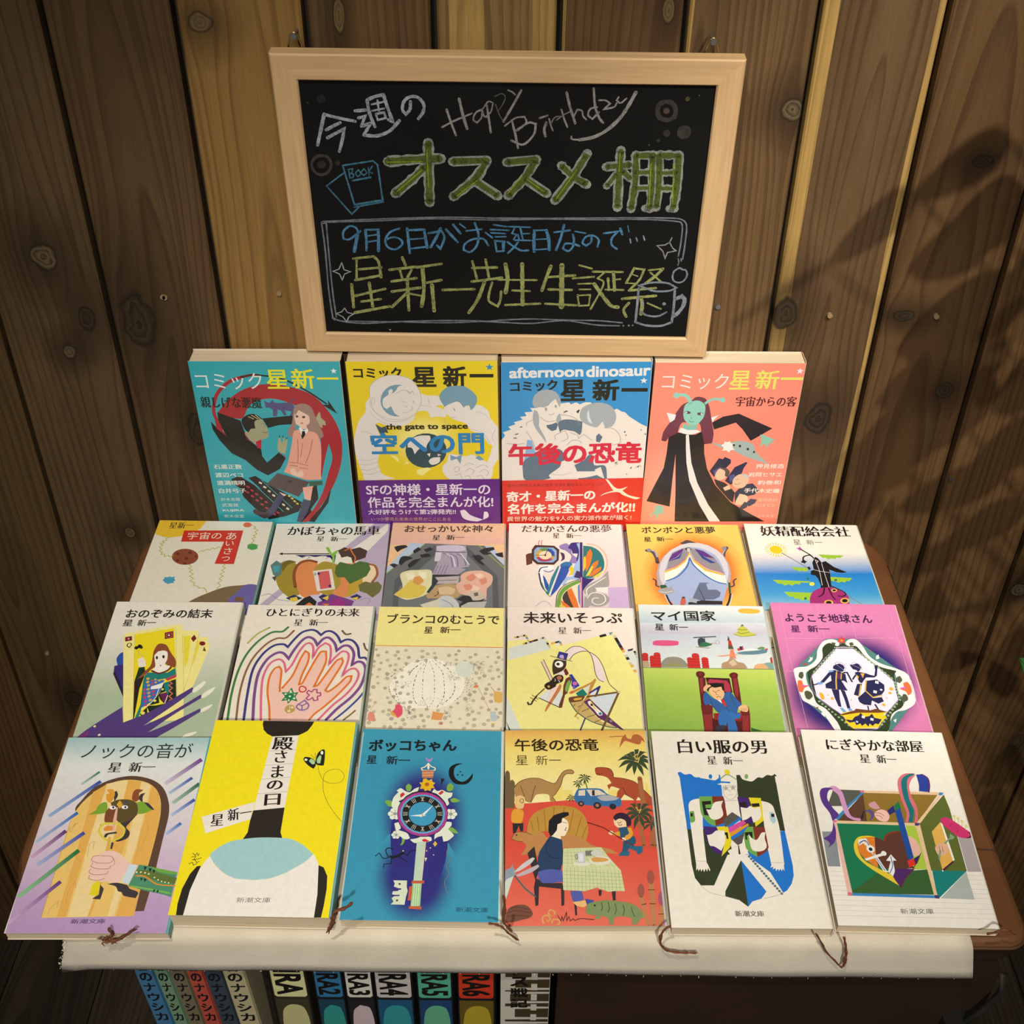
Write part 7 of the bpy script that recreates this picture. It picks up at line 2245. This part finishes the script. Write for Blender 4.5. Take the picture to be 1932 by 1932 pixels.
ART['box']=('e6dfd2',"""
P 84888c 13,676 104,678 91,415 7,415
P a89c9c 938,699 1065,703 1035,401 938,398
L c4beb4 2.4 4,379 1077,372
L c4beb4 2.4 2,346 1076,339
L c4beb4 2.4 -1,310 1074,306
L c4beb4 2.4 -3,275 1069,273
L c4beb4 2.4 -5,243 1064,240
L c4beb4 2.4 -3,210 1062,208
L c4beb4 2.3 -2,174 1060,171
L c4beb4 2.3 -1,138 1052,131
L c4beb4 2.3 -4,102 1047,99
L c4beb4 2.3 -7,66 1046,68
P a8b0a8 927,398 931,199 710,203
P 54544c 149,1011 367,1008 237,879 84,875
P 8a6c28 348,993 882,988 682,755 333,755
P 5c3c28 234,861 354,984 337,755 127,759
P 127048 124,741 567,739 569,431 333,375 134,238
P 345c2c 134,238 333,375 671,408 689,227 135,222
P a8c040 599,740 669,733 671,408 571,406
P 5a6428 694,755 923,989 936,879 932,402 693,400
P 107a74 700,401 930,402 698,203 691,235
P dfbc90 359,1007 911,1006 897,984 355,989
P dfbc90 128,763 671,757 666,735 124,743
P dfbc90 884,979 911,989 691,742 674,755
P dfbc90 667,741 699,742 692,223 670,227
P e0b0a0 101,749 126,745 133,230 102,229
P 3a80b8 132,226 677,223 672,202 128,207
P 3a80b8 118,777 241,898 358,1003 363,989 245,880 140,766
P d07080 105,767 132,766 125,748 100,749
P d07080 339,1007 367,1008 359,989 332,993
P d07080 103,231 133,230 128,205 100,206
P 3a80a8 894,1005 926,1004 909,982 885,984
P 44306a 667,759 703,757 686,736 661,737
P 44306a 673,225 696,223 701,199 672,202
S e0c030 208,559 226,611 263,643 328,650 373,641 284,630 242,594 234,533 259,466 327,417 409,368 459,320 464,279 386,334 280,415 218,490
S d87a28 242,594 285,634 365,641 356,519 340,409 275,466 234,533
S 5a3428 365,641 402,629 429,608 454,652 516,684 571,681 608,569 573,448 588,415 447,403 387,410 346,434 348,519
S 4c2460 447,403 587,410 509,338 462,270 428,352
C 8a2c20 11.7 421,607 446,652 491,679 540,685
S e0b0a0 588,655 632,639 657,579 653,527 608,500 586,542
P 2a2460 578,474 651,518 612,449 594,440
C 6a2420 4.8 653,527 592,432 509,338 461,266
P 1a4894 548,851 591,879 598,491 558,469
P 167040 553,892 589,925 598,875 552,851
P 28286a 496,850 549,892 550,842 504,814
P d82c28 550,469 597,487 598,440 550,418
CC e6dfd2 16.6 279,604 252,586 257,612 298,622 313,579 320,553
C 2a5a98 6.6 254,594 289,613 309,596 317,561
R e8e4dc 319,551 28.0
R 14202c 319,548 13.2
P e8e4dc 318,527 346,510 397,385 374,384
L 3a70a8 5.6 331,514 383,393
P e8e4dc 261,474 412,529 411,508 274,462
R e8e4dc 402,519 18.0
S e8e4dc 406,465 448,513 476,467 452,462 449,394 428,352 405,385 436,462
C 3a70a8 5.7 444,496 441,428 414,377
S c890b8 137,1036 169,1035 209,989 221,879 238,798 306,781 287,763 240,771 199,806 184,896 173,970 118,1020
S 533280 47,967 68,1014 118,1024 149,1016 113,996 94,931 121,858 146,822 151,804 126,777 99,758 90,821 55,893
S 533280 103,758 108,678 86,599 35,554 49,589 12,623 60,651 88,696
S 2c2028 292,772 325,836 360,851 331,827 314,782
S 5c4a88 333,836 369,855 397,838 388,793 351,765 374,801 364,833
S c89098 378,901 422,921 451,867 417,857 381,874
S e8b8a8 404,829 449,857 487,845 502,804 474,763 431,767 404,793
C 9a6a60 4.3 408,811 438,803 450,785
C 9a6a60 4.3 404,829 443,826 463,808
S d06c78 613,1056 634,1114 684,1153 759,1157 721,1135 667,1114 646,1057 637,945 645,835 620,763 601,764 625,835 613,944
S 126c70 642,1076 669,1124 725,1154 757,1150 708,1116 679,1058 670,946 681,854 651,759 624,763 645,835 633,963
S d06c78 683,1077 710,1125 765,1148 723,1106 693,1049 690,965 710,873 683,760 663,759 687,845 670,946
S 263c94 765,1148 822,1147 846,1091 821,1005 754,1011 765,1060 766,1117
C 5a2460 10.6 806,1149 840,1119 839,1062 822,1007
P dcaa50 766,691 844,768 858,476 770,402
P e8e4dc 844,768 856,751 871,481 857,474
P 4c1c30 858,476 859,464 772,394 772,411
P e8e4dc 767,406 778,403 767,390
S dcaa88 761,573 796,604 842,601 849,566 823,522 774,513 761,538
C 6a4a30 3.3 791,582 788,539
C 6a4a30 3.3 811,582 808,539
L 7a9a78 13.2 768,487 790,547
L 7a9a78 11.7 836,605 896,659
S 7a9a78 882,663 890,681 915,655 899,637 875,636
S c83068 849,786 877,805 915,797 948,771 987,736 1037,684 1031,662 996,648 943,656 898,698 862,742
S 2a1018 1018,701 1037,680 1025,653 987,646 1024,666
C a01c50 4.2 899,734 922,761
C a01c50 4.2 934,682 956,709
L d8c878 5.1 948,771 952,816
L d8c878 5.1 968,754 975,799
L d8c878 5.1 987,736 998,777
L d8c878 5.1 1005,714 1019,750
R d8c878 952,816 10.2
R d8c878 975,799 10.2
R d8c878 996,777 10.2
R d8c878 1019,741 10.1
T m 1c1610 にぎやかな部屋 164,1389 870,1388 99
T m 3a342c 星 388,1273 461,1271 70
T m 3a342c 新一 507,1272 652,1270 70
T n 6a6458 新潮文庫 423,104 638,109 38
""")

SPINE_TXT = {'w': ['風の谷のナウシカ']}
for k, (bg, ops) in ART.items():
    for ln in ops.split('\n'):
        t = ln.split()
        if t and t[0] == 'T': need(t[1], t[3])
for s in '谷のナウシカ': need('b', s)
for s in ('IRA', 'IRA2', 'IRA3', 'IRA4', 'IRA5', 'IRA6'): need('b', s)
for s in 'ナス戦記': need('b', s)
make_texts()

# ---------------------------------------------------------------- books
INFO = {  # spine colour, label
 'knock': ('4a9a9a', 'lavender paperback with a fist gripping a bull-head door knocker, front row left end'),
 'yellow': ('5a9c9c', 'bright yellow paperback with a black topknot and blue-white robe, in the front row'),
 'key': ('c8ccbc', 'turquoise paperback whose cover shows a clock-headed key on violet'),
 'dino': ('b8bcb8', 'red and orange paperback with dinosaurs round a man at a checked table'),
 'whiteman': ('d8d0c0', 'cream paperback with a white-clad figure on a blue and green shield'),
 'box': ('d8d0c4', 'white paperback with an open coloured box, heart and ribbons, front row right end'),
 'cards': ('c8c4b4', 'pale green paperback with a violet hand holding a queen playing card'),
 'hand': ('9cb0a0', 'cream paperback with rainbow outlines round a pink open hand'),
 'swing': ('c8c0b0', 'paperback with a plain yellow upper third above a dotted beige drawing'),
 'hopper': ('c8c0b4', 'pale yellow paperback with a grasshopper in a top hat playing violin'),
 'king': ('a8b4ac', 'paperback with a man in a blue suit slumped on a red throne'),
 'pink': ('cc98b0', 'pink paperback with two dark blue dancers in an ornate octagon frame'),
 'greet': ('5a8a80', 'cream paperback with a red L-shaped title block and yellow sun corner'),
 'pumpkin': ('b8a8b8', 'paperback with a sliced pumpkin carriage and a playing card on lilac'),
 'gods': ('a89c94', 'peach-topped paperback with a grey hexagon of flowers and a bearded head'),
 'someone': ('8a7a90', 'pinkish paperback with a clock-faced bird and striped butterfly wings'),
 'mirror': ('a88a40', 'orange paperback with an oval silver mirror showing a grand piano'),
 'fairy': ('b8b4a8', 'white and blue paperback with a black winged figure on a magenta ball'),
 'c1': ('18161a', 'teal comic book with a caped man and a long-haired girl, left end of standing row'),
 'c2': ('c8b41c', 'yellow comic book with an astronaut and a purple paper band'),
 'c3': ('2a78b0', 'blue comic book with two schoolchildren and a red paper band'),
 'c4': ('d07060', 'salmon pink comic book with a green-skinned figure in a long black robe'),
}
GR = {3: 'paperbacks in the front row on the table', 2: 'paperbacks in the middle row on the table', 1: 'paperbacks in the back row on the table', 0: 'comic books standing against the wall'}
ROW = {**{k: 3 for k in ('knock', 'yellow', 'key', 'dino', 'whiteman', 'box')}, **{k: 2 for k in ('cards', 'hand', 'swing', 'hopper', 'king', 'pink')}, **{k: 1 for k in ('greet', 'pumpkin', 'gods', 'someone', 'mirror', 'fairy')}, **{k: 0 for k in ('c1', 'c2', 'c3', 'c4')}}
def paper(name, h, k=(1, 1, 1)):
    return plain(name, srgb(h, k), .5, grain=.05)
M_BOARD = plain('white_card', (.62, .56, .46), .6, grain=.05)
M_RIB = plain('brown_ribbon', (.15, .045, .018), .75, grain=.45, gscale=900, bump=.3)
def c_profile(W, t, th, r):
    """front sheet, rounded spine on the right, back sheet"""
    out = [(0, t), (W - r, t)] + [(W - r + r * math.sin(a), t - r + r * math.cos(a)) for a in (math.radians(22.5), math.radians(45), math.radians(67.5))] + [(W, t - r), (W, r)] + [(W - r + r * math.cos(a), r - r * math.sin(a)) for a in (math.radians(22.5), math.radians(45), math.radians(67.5))] + [(W - r, 0), (0, 0)]
    inn = [(0, th), (W - th, th), (W - th, t - th), (0, t - th)]
    return out + inn
def make_book(key, Wd, Hh, t, loc, u, v, n):
    row = ROW[key]; spine, label = INFO[key]; comic = row == 0
    name = 'comic_book' if comic else 'paperback_book'
    b = thing(name, label, 'book', group=GR[row])
    base = [loc[i] - n[i] * t / 1000 for i in range(3)]; b.matrix_world = frame_matrix(base, u, v, n)
    w, h, tt = Wd / 1000, Hh / 1000, t / 1000; bg, ops = ART[key]
    mb = MB(); mb.prism(c_profile(w, tt, .0004, .0025 if comic else .0016), lambda p: (p[0], 0, p[1]), lambda p: (p[0], h, p[1]))
    for i_, f_ in enumerate(mb.f):
        if min(mb.v[q][0] for q in f_) >= w - .0031 and len(set(f_)) == 4: mb.m[i_] = 1
    cov = mb.build('cover', [M_BOARD, paper('cover_' + key, spine, KA)], b)
    mb = MB(); ii = .0004
    ye = .0012 if comic else .0006
    mb.box(.0006, .0005, ii, w - .0008, h - ye, tt - ii)
    pg = mb.build('page_block', M_PAGE, b)
    pr = Print(Wd - (1.6 if not comic else .8), Hh, tt + 2e-5)
    pr.fill([(0, 0), (Wd, 0), (Wd, Hh), (0, Hh)], srgb(bg, KA)); pr.run(ops)
    mat = M_GLOSS if comic else M_INK
    pr.art.build('cover_illustration', mat, cov, color=True)
    for m_ in pr.lines: m_.build('title_lettering', mat, cov, color=True)
    if pr.band:
        pr.bandmb.build('band_print', mat, cov, color=True)
        a, bb, c, z = pr.band; mb = MB(); z0 = z + 2e-5; z1 = z + .0002
        ol = [(-.0001, 0), (w + .0002, 0), (w + .0002, bb[1] / 1000), (-.0001, a[1] / 1000)]
        mb.prism(ol, lambda p: (p[0], p[1], z0), lambda p: (p[0], p[1], z1))
        mb.box(w + .00005, 0, .0005, w + .0002, bb[1] / 1000, z1)
        mb.build('paper_band', plain('band_paper_' + key, c, .4), b, weld=False)
    return b
bookobj = {}
for key, Wd, Hh, t, loc, u, v, n in BK:
    bookobj[key] = make_book(key, Wd, Hh, t, loc, u, v, n)
bpy.context.view_layer.update()
# bookmark ribbons: each hangs out of its own book's lower edge
for key, pts in RIB.items():
    own = 'key' if key == 'swing' else key
    P = [Vector(p) for p in pts]; Q = []
    for i in range(len(P) - 1):
        for k in range(4):
            t = k / 4; p0 = P[max(0, i - 1)]; p1 = P[i]; p2 = P[i + 1]; p3 = P[min(len(P) - 1, i + 2)]
            Q.append(.5 * ((2 * p1) + (p2 - p0) * t + (2 * p0 - 5 * p1 + 4 * p2 - p3) * t * t + (3 * p1 - p0 - 3 * p2 + p3) * t ** 3))
    Q.append(P[-1]); m = len(Q)
    for i in range(m): Q[i].y -= .0012 * math.sin(math.pi * i / m)
    mb = MB(); wd = [(.0011 if key not in ('knock', 'yellow') else .0016) * (1 + .25 * math.sin(i * 1.7)) for i in range(m)]
    mb.tube(Q, wd, 6, flat=.55)
    e = Q[-1]; d = (Q[-1] - Q[-4]).normalized()
    for k in range(12):
        r = Vector((random.uniform(-1, 1), random.uniform(-.5, .3), random.uniform(-1, 1))) * .0011; mb.tube([e, e + d * .003 + r * .6, e + d * random.uniform(.004, .006) + r], [.0005, .0004, .0002], 4)
    if key == 'knock':
        for k in range(34):
            c = Q[m // 3] + Vector((random.uniform(-.004, .005), random.uniform(-.0008, 0), random.uniform(-.004, .003))); r = Vector((random.uniform(-1, 1), random.uniform(-.3, 0), random.uniform(-1, .3))) * .0038
            mb.tube([c, c + r * .6, c + r], [.0005, .0003, .0001], 4)
    inv = bookobj[own].matrix_world.inverted(); mb.v = [tuple(inv @ Vector(p)) for p in mb.v]
    mb.build('ribbon_bookmark', M_RIB, bookobj[own])

# ---------------------------------------------------------------- chalkboard
BW, BH, bl, bu, bv, bn = BD_
brd = thing('chalkboard', 'framed black chalkboard with chalk greetings hung on the plank wall above the comics', 'chalkboard'); brd.matrix_world = frame_matrix(bl, bu, bv, bn)
w, h = BW / 1000, BH / 1000; fwid = .0187; fd = .013
def rail_wood(name, axis, seed):
    t = NT(name); co = t.n('ShaderNodeTexCoord').outputs['Object']; sc = (14, 320, 320) if axis == 'X' else (320, 14, 320)
    nz = t.noise(t.scaled(co, sc, (seed, seed, 0)), 1, 4, .6); c = t.ramp(nz, [(.3, (.50, .325, .165)), (.7, (.62, .42, .225))]); t.l(c, t.b.inputs['Base Color']); t.b.inputs['Roughness'].default_value = .5
    t.bump(nz, .08, .0003); return t.m
WX, WY = rail_wood('pale_pine_across', 'X', 1), rail_wood('pale_pine_upright', 'Y', 5); r = .0014
for name, q, m in (('top', [(0, h), (w, h), (w - fwid, h - fwid), (fwid, h - fwid)], WX), ('bottom', [(0, 0), (w, 0), (w - fwid, fwid), (fwid, fwid)], WX), ('left', [(0, 0), (0, h), (fwid, h - fwid), (fwid, fwid)], WY), ('right', [(w, 0), (w, h), (w - fwid, h - fwid), (w - fwid, fwid)], WY)):
    cx = sum(p[0] for p in q) / 4; cy = sum(p[1] for p in q) / 4
    def ins(p, k): return (p[0] + (r if p[0] < w / 2 else -r) * (k if abs(p[0] - 0) < 1e-9 or abs(p[0] - w) < 1e-9 else -k), p[1] + (r if p[1] < h / 2 else -r) * (k if abs(p[1]) < 1e-9 or abs(p[1] - h) < 1e-9 else -k))
    mb = MB(); A = [(p[0], p[1], -fd) for p in q]; B = [(p[0], p[1], -r) for p in q]; T = [(*ins(p, .8), 0) for p in q]
    for a, bb in ((A, B), (B, T)):
        for i in range(4): j = (i + 1) % 4; mb.poly([a[i], a[j], bb[j], bb[i]])
    mb.poly(T); mb.poly(A[::-1]); mb.build('frame_rail', m, brd, weld=True)
mb = MB(); mb.box(fwid - .003, fwid - .003, -.006, w - fwid + .003, h - fwid + .003, -.003); sl = mb.build('slate_panel', slate(), brd)
pr = Print(BW, BH, -.003 + 1.2e-5, (.72, .76, .82), 1.2e-6, .16); pr.run(BOARD_OPS); pr.art.build('chalk_lettering', M_CHALK, sl, color=True)
M_WIRE = plain('brass_wire', (.34, .25, .12), .35, .9)
for hx, hy, hz in HOOKS:
    p = brd.matrix_world.inverted() @ Vector((hx, hy, hz)); zc = -fd - .0012; px = p.x
    mb = MB(); tri = [(px - .0062, h - .003), (px + .0062, h - .003), (px + .0022, h + .0085), (px, h + .0102), (px - .0022, h + .0085)]
    mb.tube([(a, bb, zc) for a, bb in tri + tri[:1]], .00075, 6); mb.build('hanging_ring', M_WIRE, brd, shade=True)
    mb = MB(); mb.box(px - .006, h - .014, -fd - .003, px + .006, h - .002, -fd + .0002); mb.build('ring_plate', M_WIRE, brd)
    mb = MB(); c0 = brd.matrix_world.inverted() @ (brd.matrix_world @ Vector((px, h + .008, zc)) + Vector((0, -.003, 0))); c1 = c0 + (brd.matrix_world.inverted().to_3x3() @ Vector((0, .017, 0)))
    mb.tube([c0, c0.lerp(c1, .2), c0.lerp(c1, .21), c1], [.0022, .0022, .0009, .0009], 8); mb.build('hanging_nail', M_STEEL, brd)

# ---------------------------------------------------------------- books on the lower shelf
def spine_book(name, label, group, x0, x1, lean, colmain, height, depth, build_print, yf=.434):
    w = x1 - x0; zb = .432; b = thing(name, label, 'book', group=group)
    u = Vector((math.cos(lean), 0, -math.sin(lean))); v = Vector((math.sin(-lean) * -1 * -1, 0, 0))
    v = Vector((math.sin(lean), 0, math.cos(lean))); nn = Vector((0, -1, 0))
    b.matrix_world = frame_matrix((x0, yf, zb + abs(w * math.sin(lean)) + .0003), u, v, nn)     # local: x across the spine, y up, z towards the viewer
    r = .0022; prof = [(0, -depth), (0, -r), (r * .3, -r * .3), (r, 0), (w - r, 0), (w - r * .3, -r * .3), (w, -r), (w, -depth), (w - .0006, -depth), (w - .0006, -.001), (.0006, -.001), (.0006, -depth)]
    mb = MB(); mb.prism(prof, lambda p: (p[0], 0, p[1]), lambda p: (p[0], height, p[1])); cov = mb.build('jacket', paper('jacket_' + colmain, colmain), b, weld=True)
    mb = MB(); mb.box(.0008, .001, -depth + .001, w - .0008, height - .002, -.0012); mb.build('page_block', M_PAGE, b)
    pr = Print(w * 1000, height * 1000, 2e-5); pr.x0 = .6
    build_print(pr, w * 1000, height * 1000); pr.art.build('spine_print', M_INK, cov, color=True)
    for m_ in pr.lines: m_.build('spine_lettering', M_INK, cov, color=True)
    return b
def put(pr, style, s, cx, cy, L, h, ang, col):
    vs, ts = TXT[(style, s)]; m = MB(); pr.lines.append(m); k = 0; ca, sa = math.cos(ang), math.sin(ang); z = pr.z + 1e-5
    m.v += [((cx + ca * L * x - sa * h * y) / 1000, (cy + sa * L * x + ca * h * y) / 1000, z + q_) for x, y, q_ in vs]; m.c += [tuple(col)] * len(vs)
    m.f += [tuple(i + k for i in q) for q in ts]; m.m += [0] * len(ts)
# image rows: py 1824 = z .6935, py 1932 = z .6219 on the spine plane
XT = [-.2520, -.2388, -.2285, -.2170, -.2055, -.1926, -.1772, -.1635]
XB = [-.2472, -.2339, -.2235, -.2130, -.1998, -.1881, -.1748, -.1640]
HM = ['3c6e96', '6a8a70', '6c6450', 'a8483c', '34404c', 'a8a080', '241c10']
MN = ['bright blue', 'sage green', 'olive grey', 'coral red', 'slate blue', 'pale beige', 'near-black']
H1 = .257
for i in range(7):
    lean = -.045 if i < 6 else 0
    xt, wdt = (XT[i], XT[i + 1] - XT[i] - .0008) if i < 6 else (-.1660, .0046)
    zb = .432; xb = xt - math.tan(-lean) * 0 + .045 * (.6785 - zb) if i < 6 else xt
    def art(pr, W, H, i=i):
        c = srgb(HM[i]); pr.fill([(.5, 0), (W - .5, 0), (W - .5, H), (.5, H)], c)
        for j, ch in enumerate('谷のナウシカ'):
            y = H - 15.5 - 12.7 * j
            put(pr, 'b', ch, W * .5, y, W * .68, 10.2, 0, srgb('12141a'))
    spine_book('manga_volume', '%s slim comic spine under the table, %s' % (MN[i], ('leftmost of its set', 'second from the left', 'between green and red spines', 'between olive and slate spines', 'between red and beige spines', 'right of the slate spine', 'in shade beside the thick volumes')[i]),
               'slim comic volumes leaning under the table', xb, xb + wdt, lean, HM[i], .257, .17, art)
AX = [(-.1610, -.1362), (-.1316, -.1116), (-.1108, -.0913), (-.0905, -.0645), (-.0618, -.0372), (-.0342, -.0082)]
AC = [('c8c894', '3a3626', 'b4b080'), ('2c6c98', '1c3c50', '2c8884'), ('c4c4bc', '201c20', 'b8a8b0'), ('b4b0b0', '1c4c70', '2c8890'), ('4ca088', '1c3c68', '58a080'), ('b8341c', '5a4c18', 'a09028')]
AN = ['pale yellow', 'blue', 'white', 'light grey', 'green', 'red']
for i, (xa, xb_) in enumerate(AX):
    def art(pr, W, H, i=i):
        a, bk, sk = AC[i]; pr.fill([(.3, 0), (W - .3, 0), (W - .3, H), (.3, H)], srgb('14141a' if i else '2c2a20')); pr.z += 1e-5
        y0 = H - 49.7; m = 1.2
        pr.fill(smooth([(m, y0 + 2), (m, H), (W - m, H), (W - m, y0 + 2), (W - m - 1.5, y0), (m + 1.5, y0)], False, 1), srgb(a)); pr.z += 1e-5
        s = 'IRA' + ('' if i == 0 else str(i + 1)); put(pr, 'b', s, W / 2, H - 31.5, 31, W * .74, -math.pi / 2, srgb('12100e'))
        # plain painted panel below the title, no figure
        pr.fill([(m, 0), (W - m, 0), (W - m, y0 - 3), (m, y0 - 3)], srgb(bk)); pr.z += 1e-5
        pr.fill(smooth([(W * .15, y0 - 45), (W * .2, y0 - 18), (W * .45, y0 - 10), (W * .8, y0 - 14), (W * .88, y0 - 40), (W * .5, y0 - 48)], True), srgb(sk)); pr.z += 1e-5
        pr.fill([(m, y0 - 50), (W - m, y0 - 54), (W - m, y0 - 80), (m, y0 - 80)], srgb(sk, (.7, .7, .7)))
    lean = 0.0
    spine_book('manga_volume', 'thick comic volume with %s spine panel and block capitals%s' % (AN[i], ', unnumbered' if i == 0 else ', numbered %d' % (i + 1)),
               'thick comic volumes under the table', xa, xb_, lean, '14141a' if i else '2c2a20', .257, .18, art, .4335)
def art(pr, W, H):
    pr.fill([(.3, 0), (W - .3, 0), (W - .3, H), (.3, H)], srgb('b8b4ac')); pr.z += 1e-5
    br = srgb('3c3220'); y = H
    for k, (a, hgt) in enumerate(((.15, 14), (.1, 8), (.3, 13), (.1, 5), (.2, 12), (.1, 7), (.3, 14), (.1, 6), (.2, 12), (.1, 9), (.3, 10))):
        y -= hgt; pr.fill([(W * a, y), (W - .5, y), (W - .5, y + hgt - 2.2), (W * a, y + hgt - 3.4)], br)
    pr.z += 1e-5
    for k in range(9): pr.fill([(W * .62, H - 12 - k * 13), (W * .74, H - 12 - k * 13), (W * .74, H - 4 - k * 13), (W * .62, H - 4 - k * 13)], srgb('b8b4ac'))
    pr.z += 1e-5
    for j, ch in enumerate('ナス戦記'): put(pr, 'b', ch, W * .38, H - 14 - j * 13.6, W * .36, 11.5, 0, srgb('100e0c'))
spine_book('manga_volume', 'widest comic volume with brown and white blocks on its spine, beside the cabinet', None, -.0048, .0292, 0, '8a867c', .257, .18, art, .4332)

# ---------------------------------------------------------------- potted plant at the right, mostly outside the frame; its leaves shade the wall
pl = thing('potted_plant', 'tall broad-leaved potted plant at the right edge, only a green leaf tip showing', 'plant', (.92, .40, 0))
def leafmat(name, a, b):
    t = NT(name); co = t.n('ShaderNodeTexCoord').outputs['Object']; nz = t.noise(co, 40, 3); t.l(t.ramp(nz, [(.3, a), (.7, b)]), t.b.inputs['Base Color']); t.b.inputs['Roughness'].default_value = .4
    t.bump(t.noise(co, 300, 2), .2); return t.m
M_LEAF = leafmat('leaf_green', (.010, .055, .012), (.022, .11, .022)); M_STEM = leafmat('stem_brown', (.05, .04, .015), (.09, .07, .03))
O = Vector((.92, .40, 0))
mb = MB(); n = 24
pot = [(.10, 0), (.115, .02), (.14, .20), (.15, .23), (.155, .24), (.14, .245), (.135, .23), (.12, .20), (0, .20)]
for a, bb in zip(pot, pot[1:]):
    for k in range(n):
        c0, s0, c1, s1 = math.cos(2 * math.pi * k / n), math.sin(2 * math.pi * k / n), math.cos(2 * math.pi * (k + 1) / n), math.sin(2 * math.pi * (k + 1) / n)
        q = [(a[0] * c0, a[0] * s0, a[1]), (a[0] * c1, a[0] * s1, a[1]), (bb[0] * c1, bb[0] * s1, bb[1])] + ([(bb[0] * c0, bb[0] * s0, bb[1])] if bb[0] else [])
        mb.poly(q)
mb.poly([(.10 * math.cos(-2 * math.pi * k / n), .10 * math.sin(-2 * math.pi * k / n), 0) for k in range(n)])
mb.build('pot', plain('glazed_pot', (.12, .10, .08), .4), pl, weld=True)
trunk = [Vector((0, 0, .20)), Vector((-.01, .01, .5)), Vector((-.05, .0, .9)), Vector((-.08, -.02, 1.3)), Vector((-.10, -.04, 1.7))]
mb = MB(); mb.tube(trunk, [.016, .014, .012, .010, .006], 8); mb.build('stem', M_STEM, pl, shade=True)
LV = [(Vector(a), Vector(b), w) for a, b, w in LEAVES]
LV.append((Vector((.54, .68, .62)), Vector((.4325, .715, .694)), .05))
for a, b, wdt in LV:
    a = a - O; b = b - O; d = b - a; L = d.length; d.normalize(); side = Vector((.9, -.1, .35)).cross(d).cross(d) if False else d.cross(Vector((.30, -.62, .75))).normalized(); up = side.cross(d).normalized(); mb = MB(); N = 9
    top = []; 
    for i in range(N + 1):
        t = i / N; wd = wdt * .5 * (math.sin(math.pi * min(1, t * .97 + .03)) ** .55) * (1 - .25 * t); c = a + d * (L * t) + up * (-.012 * math.sin(math.pi * t))
        top.append([c - side * wd + up * .003 * wd / .02, c - up * .0012, c + side * wd + up * .003 * wd / .02])
    for i in range(N):
        for k in (0, 1): q = [top[i][k], top[i][k + 1], top[i + 1][k + 1], top[i + 1][k]]; mb.poly(q); mb.poly([p - up * .0007 for p in q[::-1]])
    z = min(1.68, max(.45, a.z - .12)); k = 0
    while k < len(trunk) - 2 and trunk[k + 1].z < z: k += 1
    f = (z - trunk[k].z) / (trunk[k + 1].z - trunk[k].z); base = trunk[k].lerp(trunk[k + 1], f)
    mid = base.lerp(a, .55) + Vector((.03, -.02, .05)); lf = mb.build('leaf', M_LEAF, pl)
    mb = MB(); mb.tube([base, base.lerp(mid, .5) + Vector((0, 0, .01)), mid, a, a + d * L * .3], [.0022, .0018, .0014, .0011, .0006], 5); mb.build('leaf_stalk', M_STEM, lf)
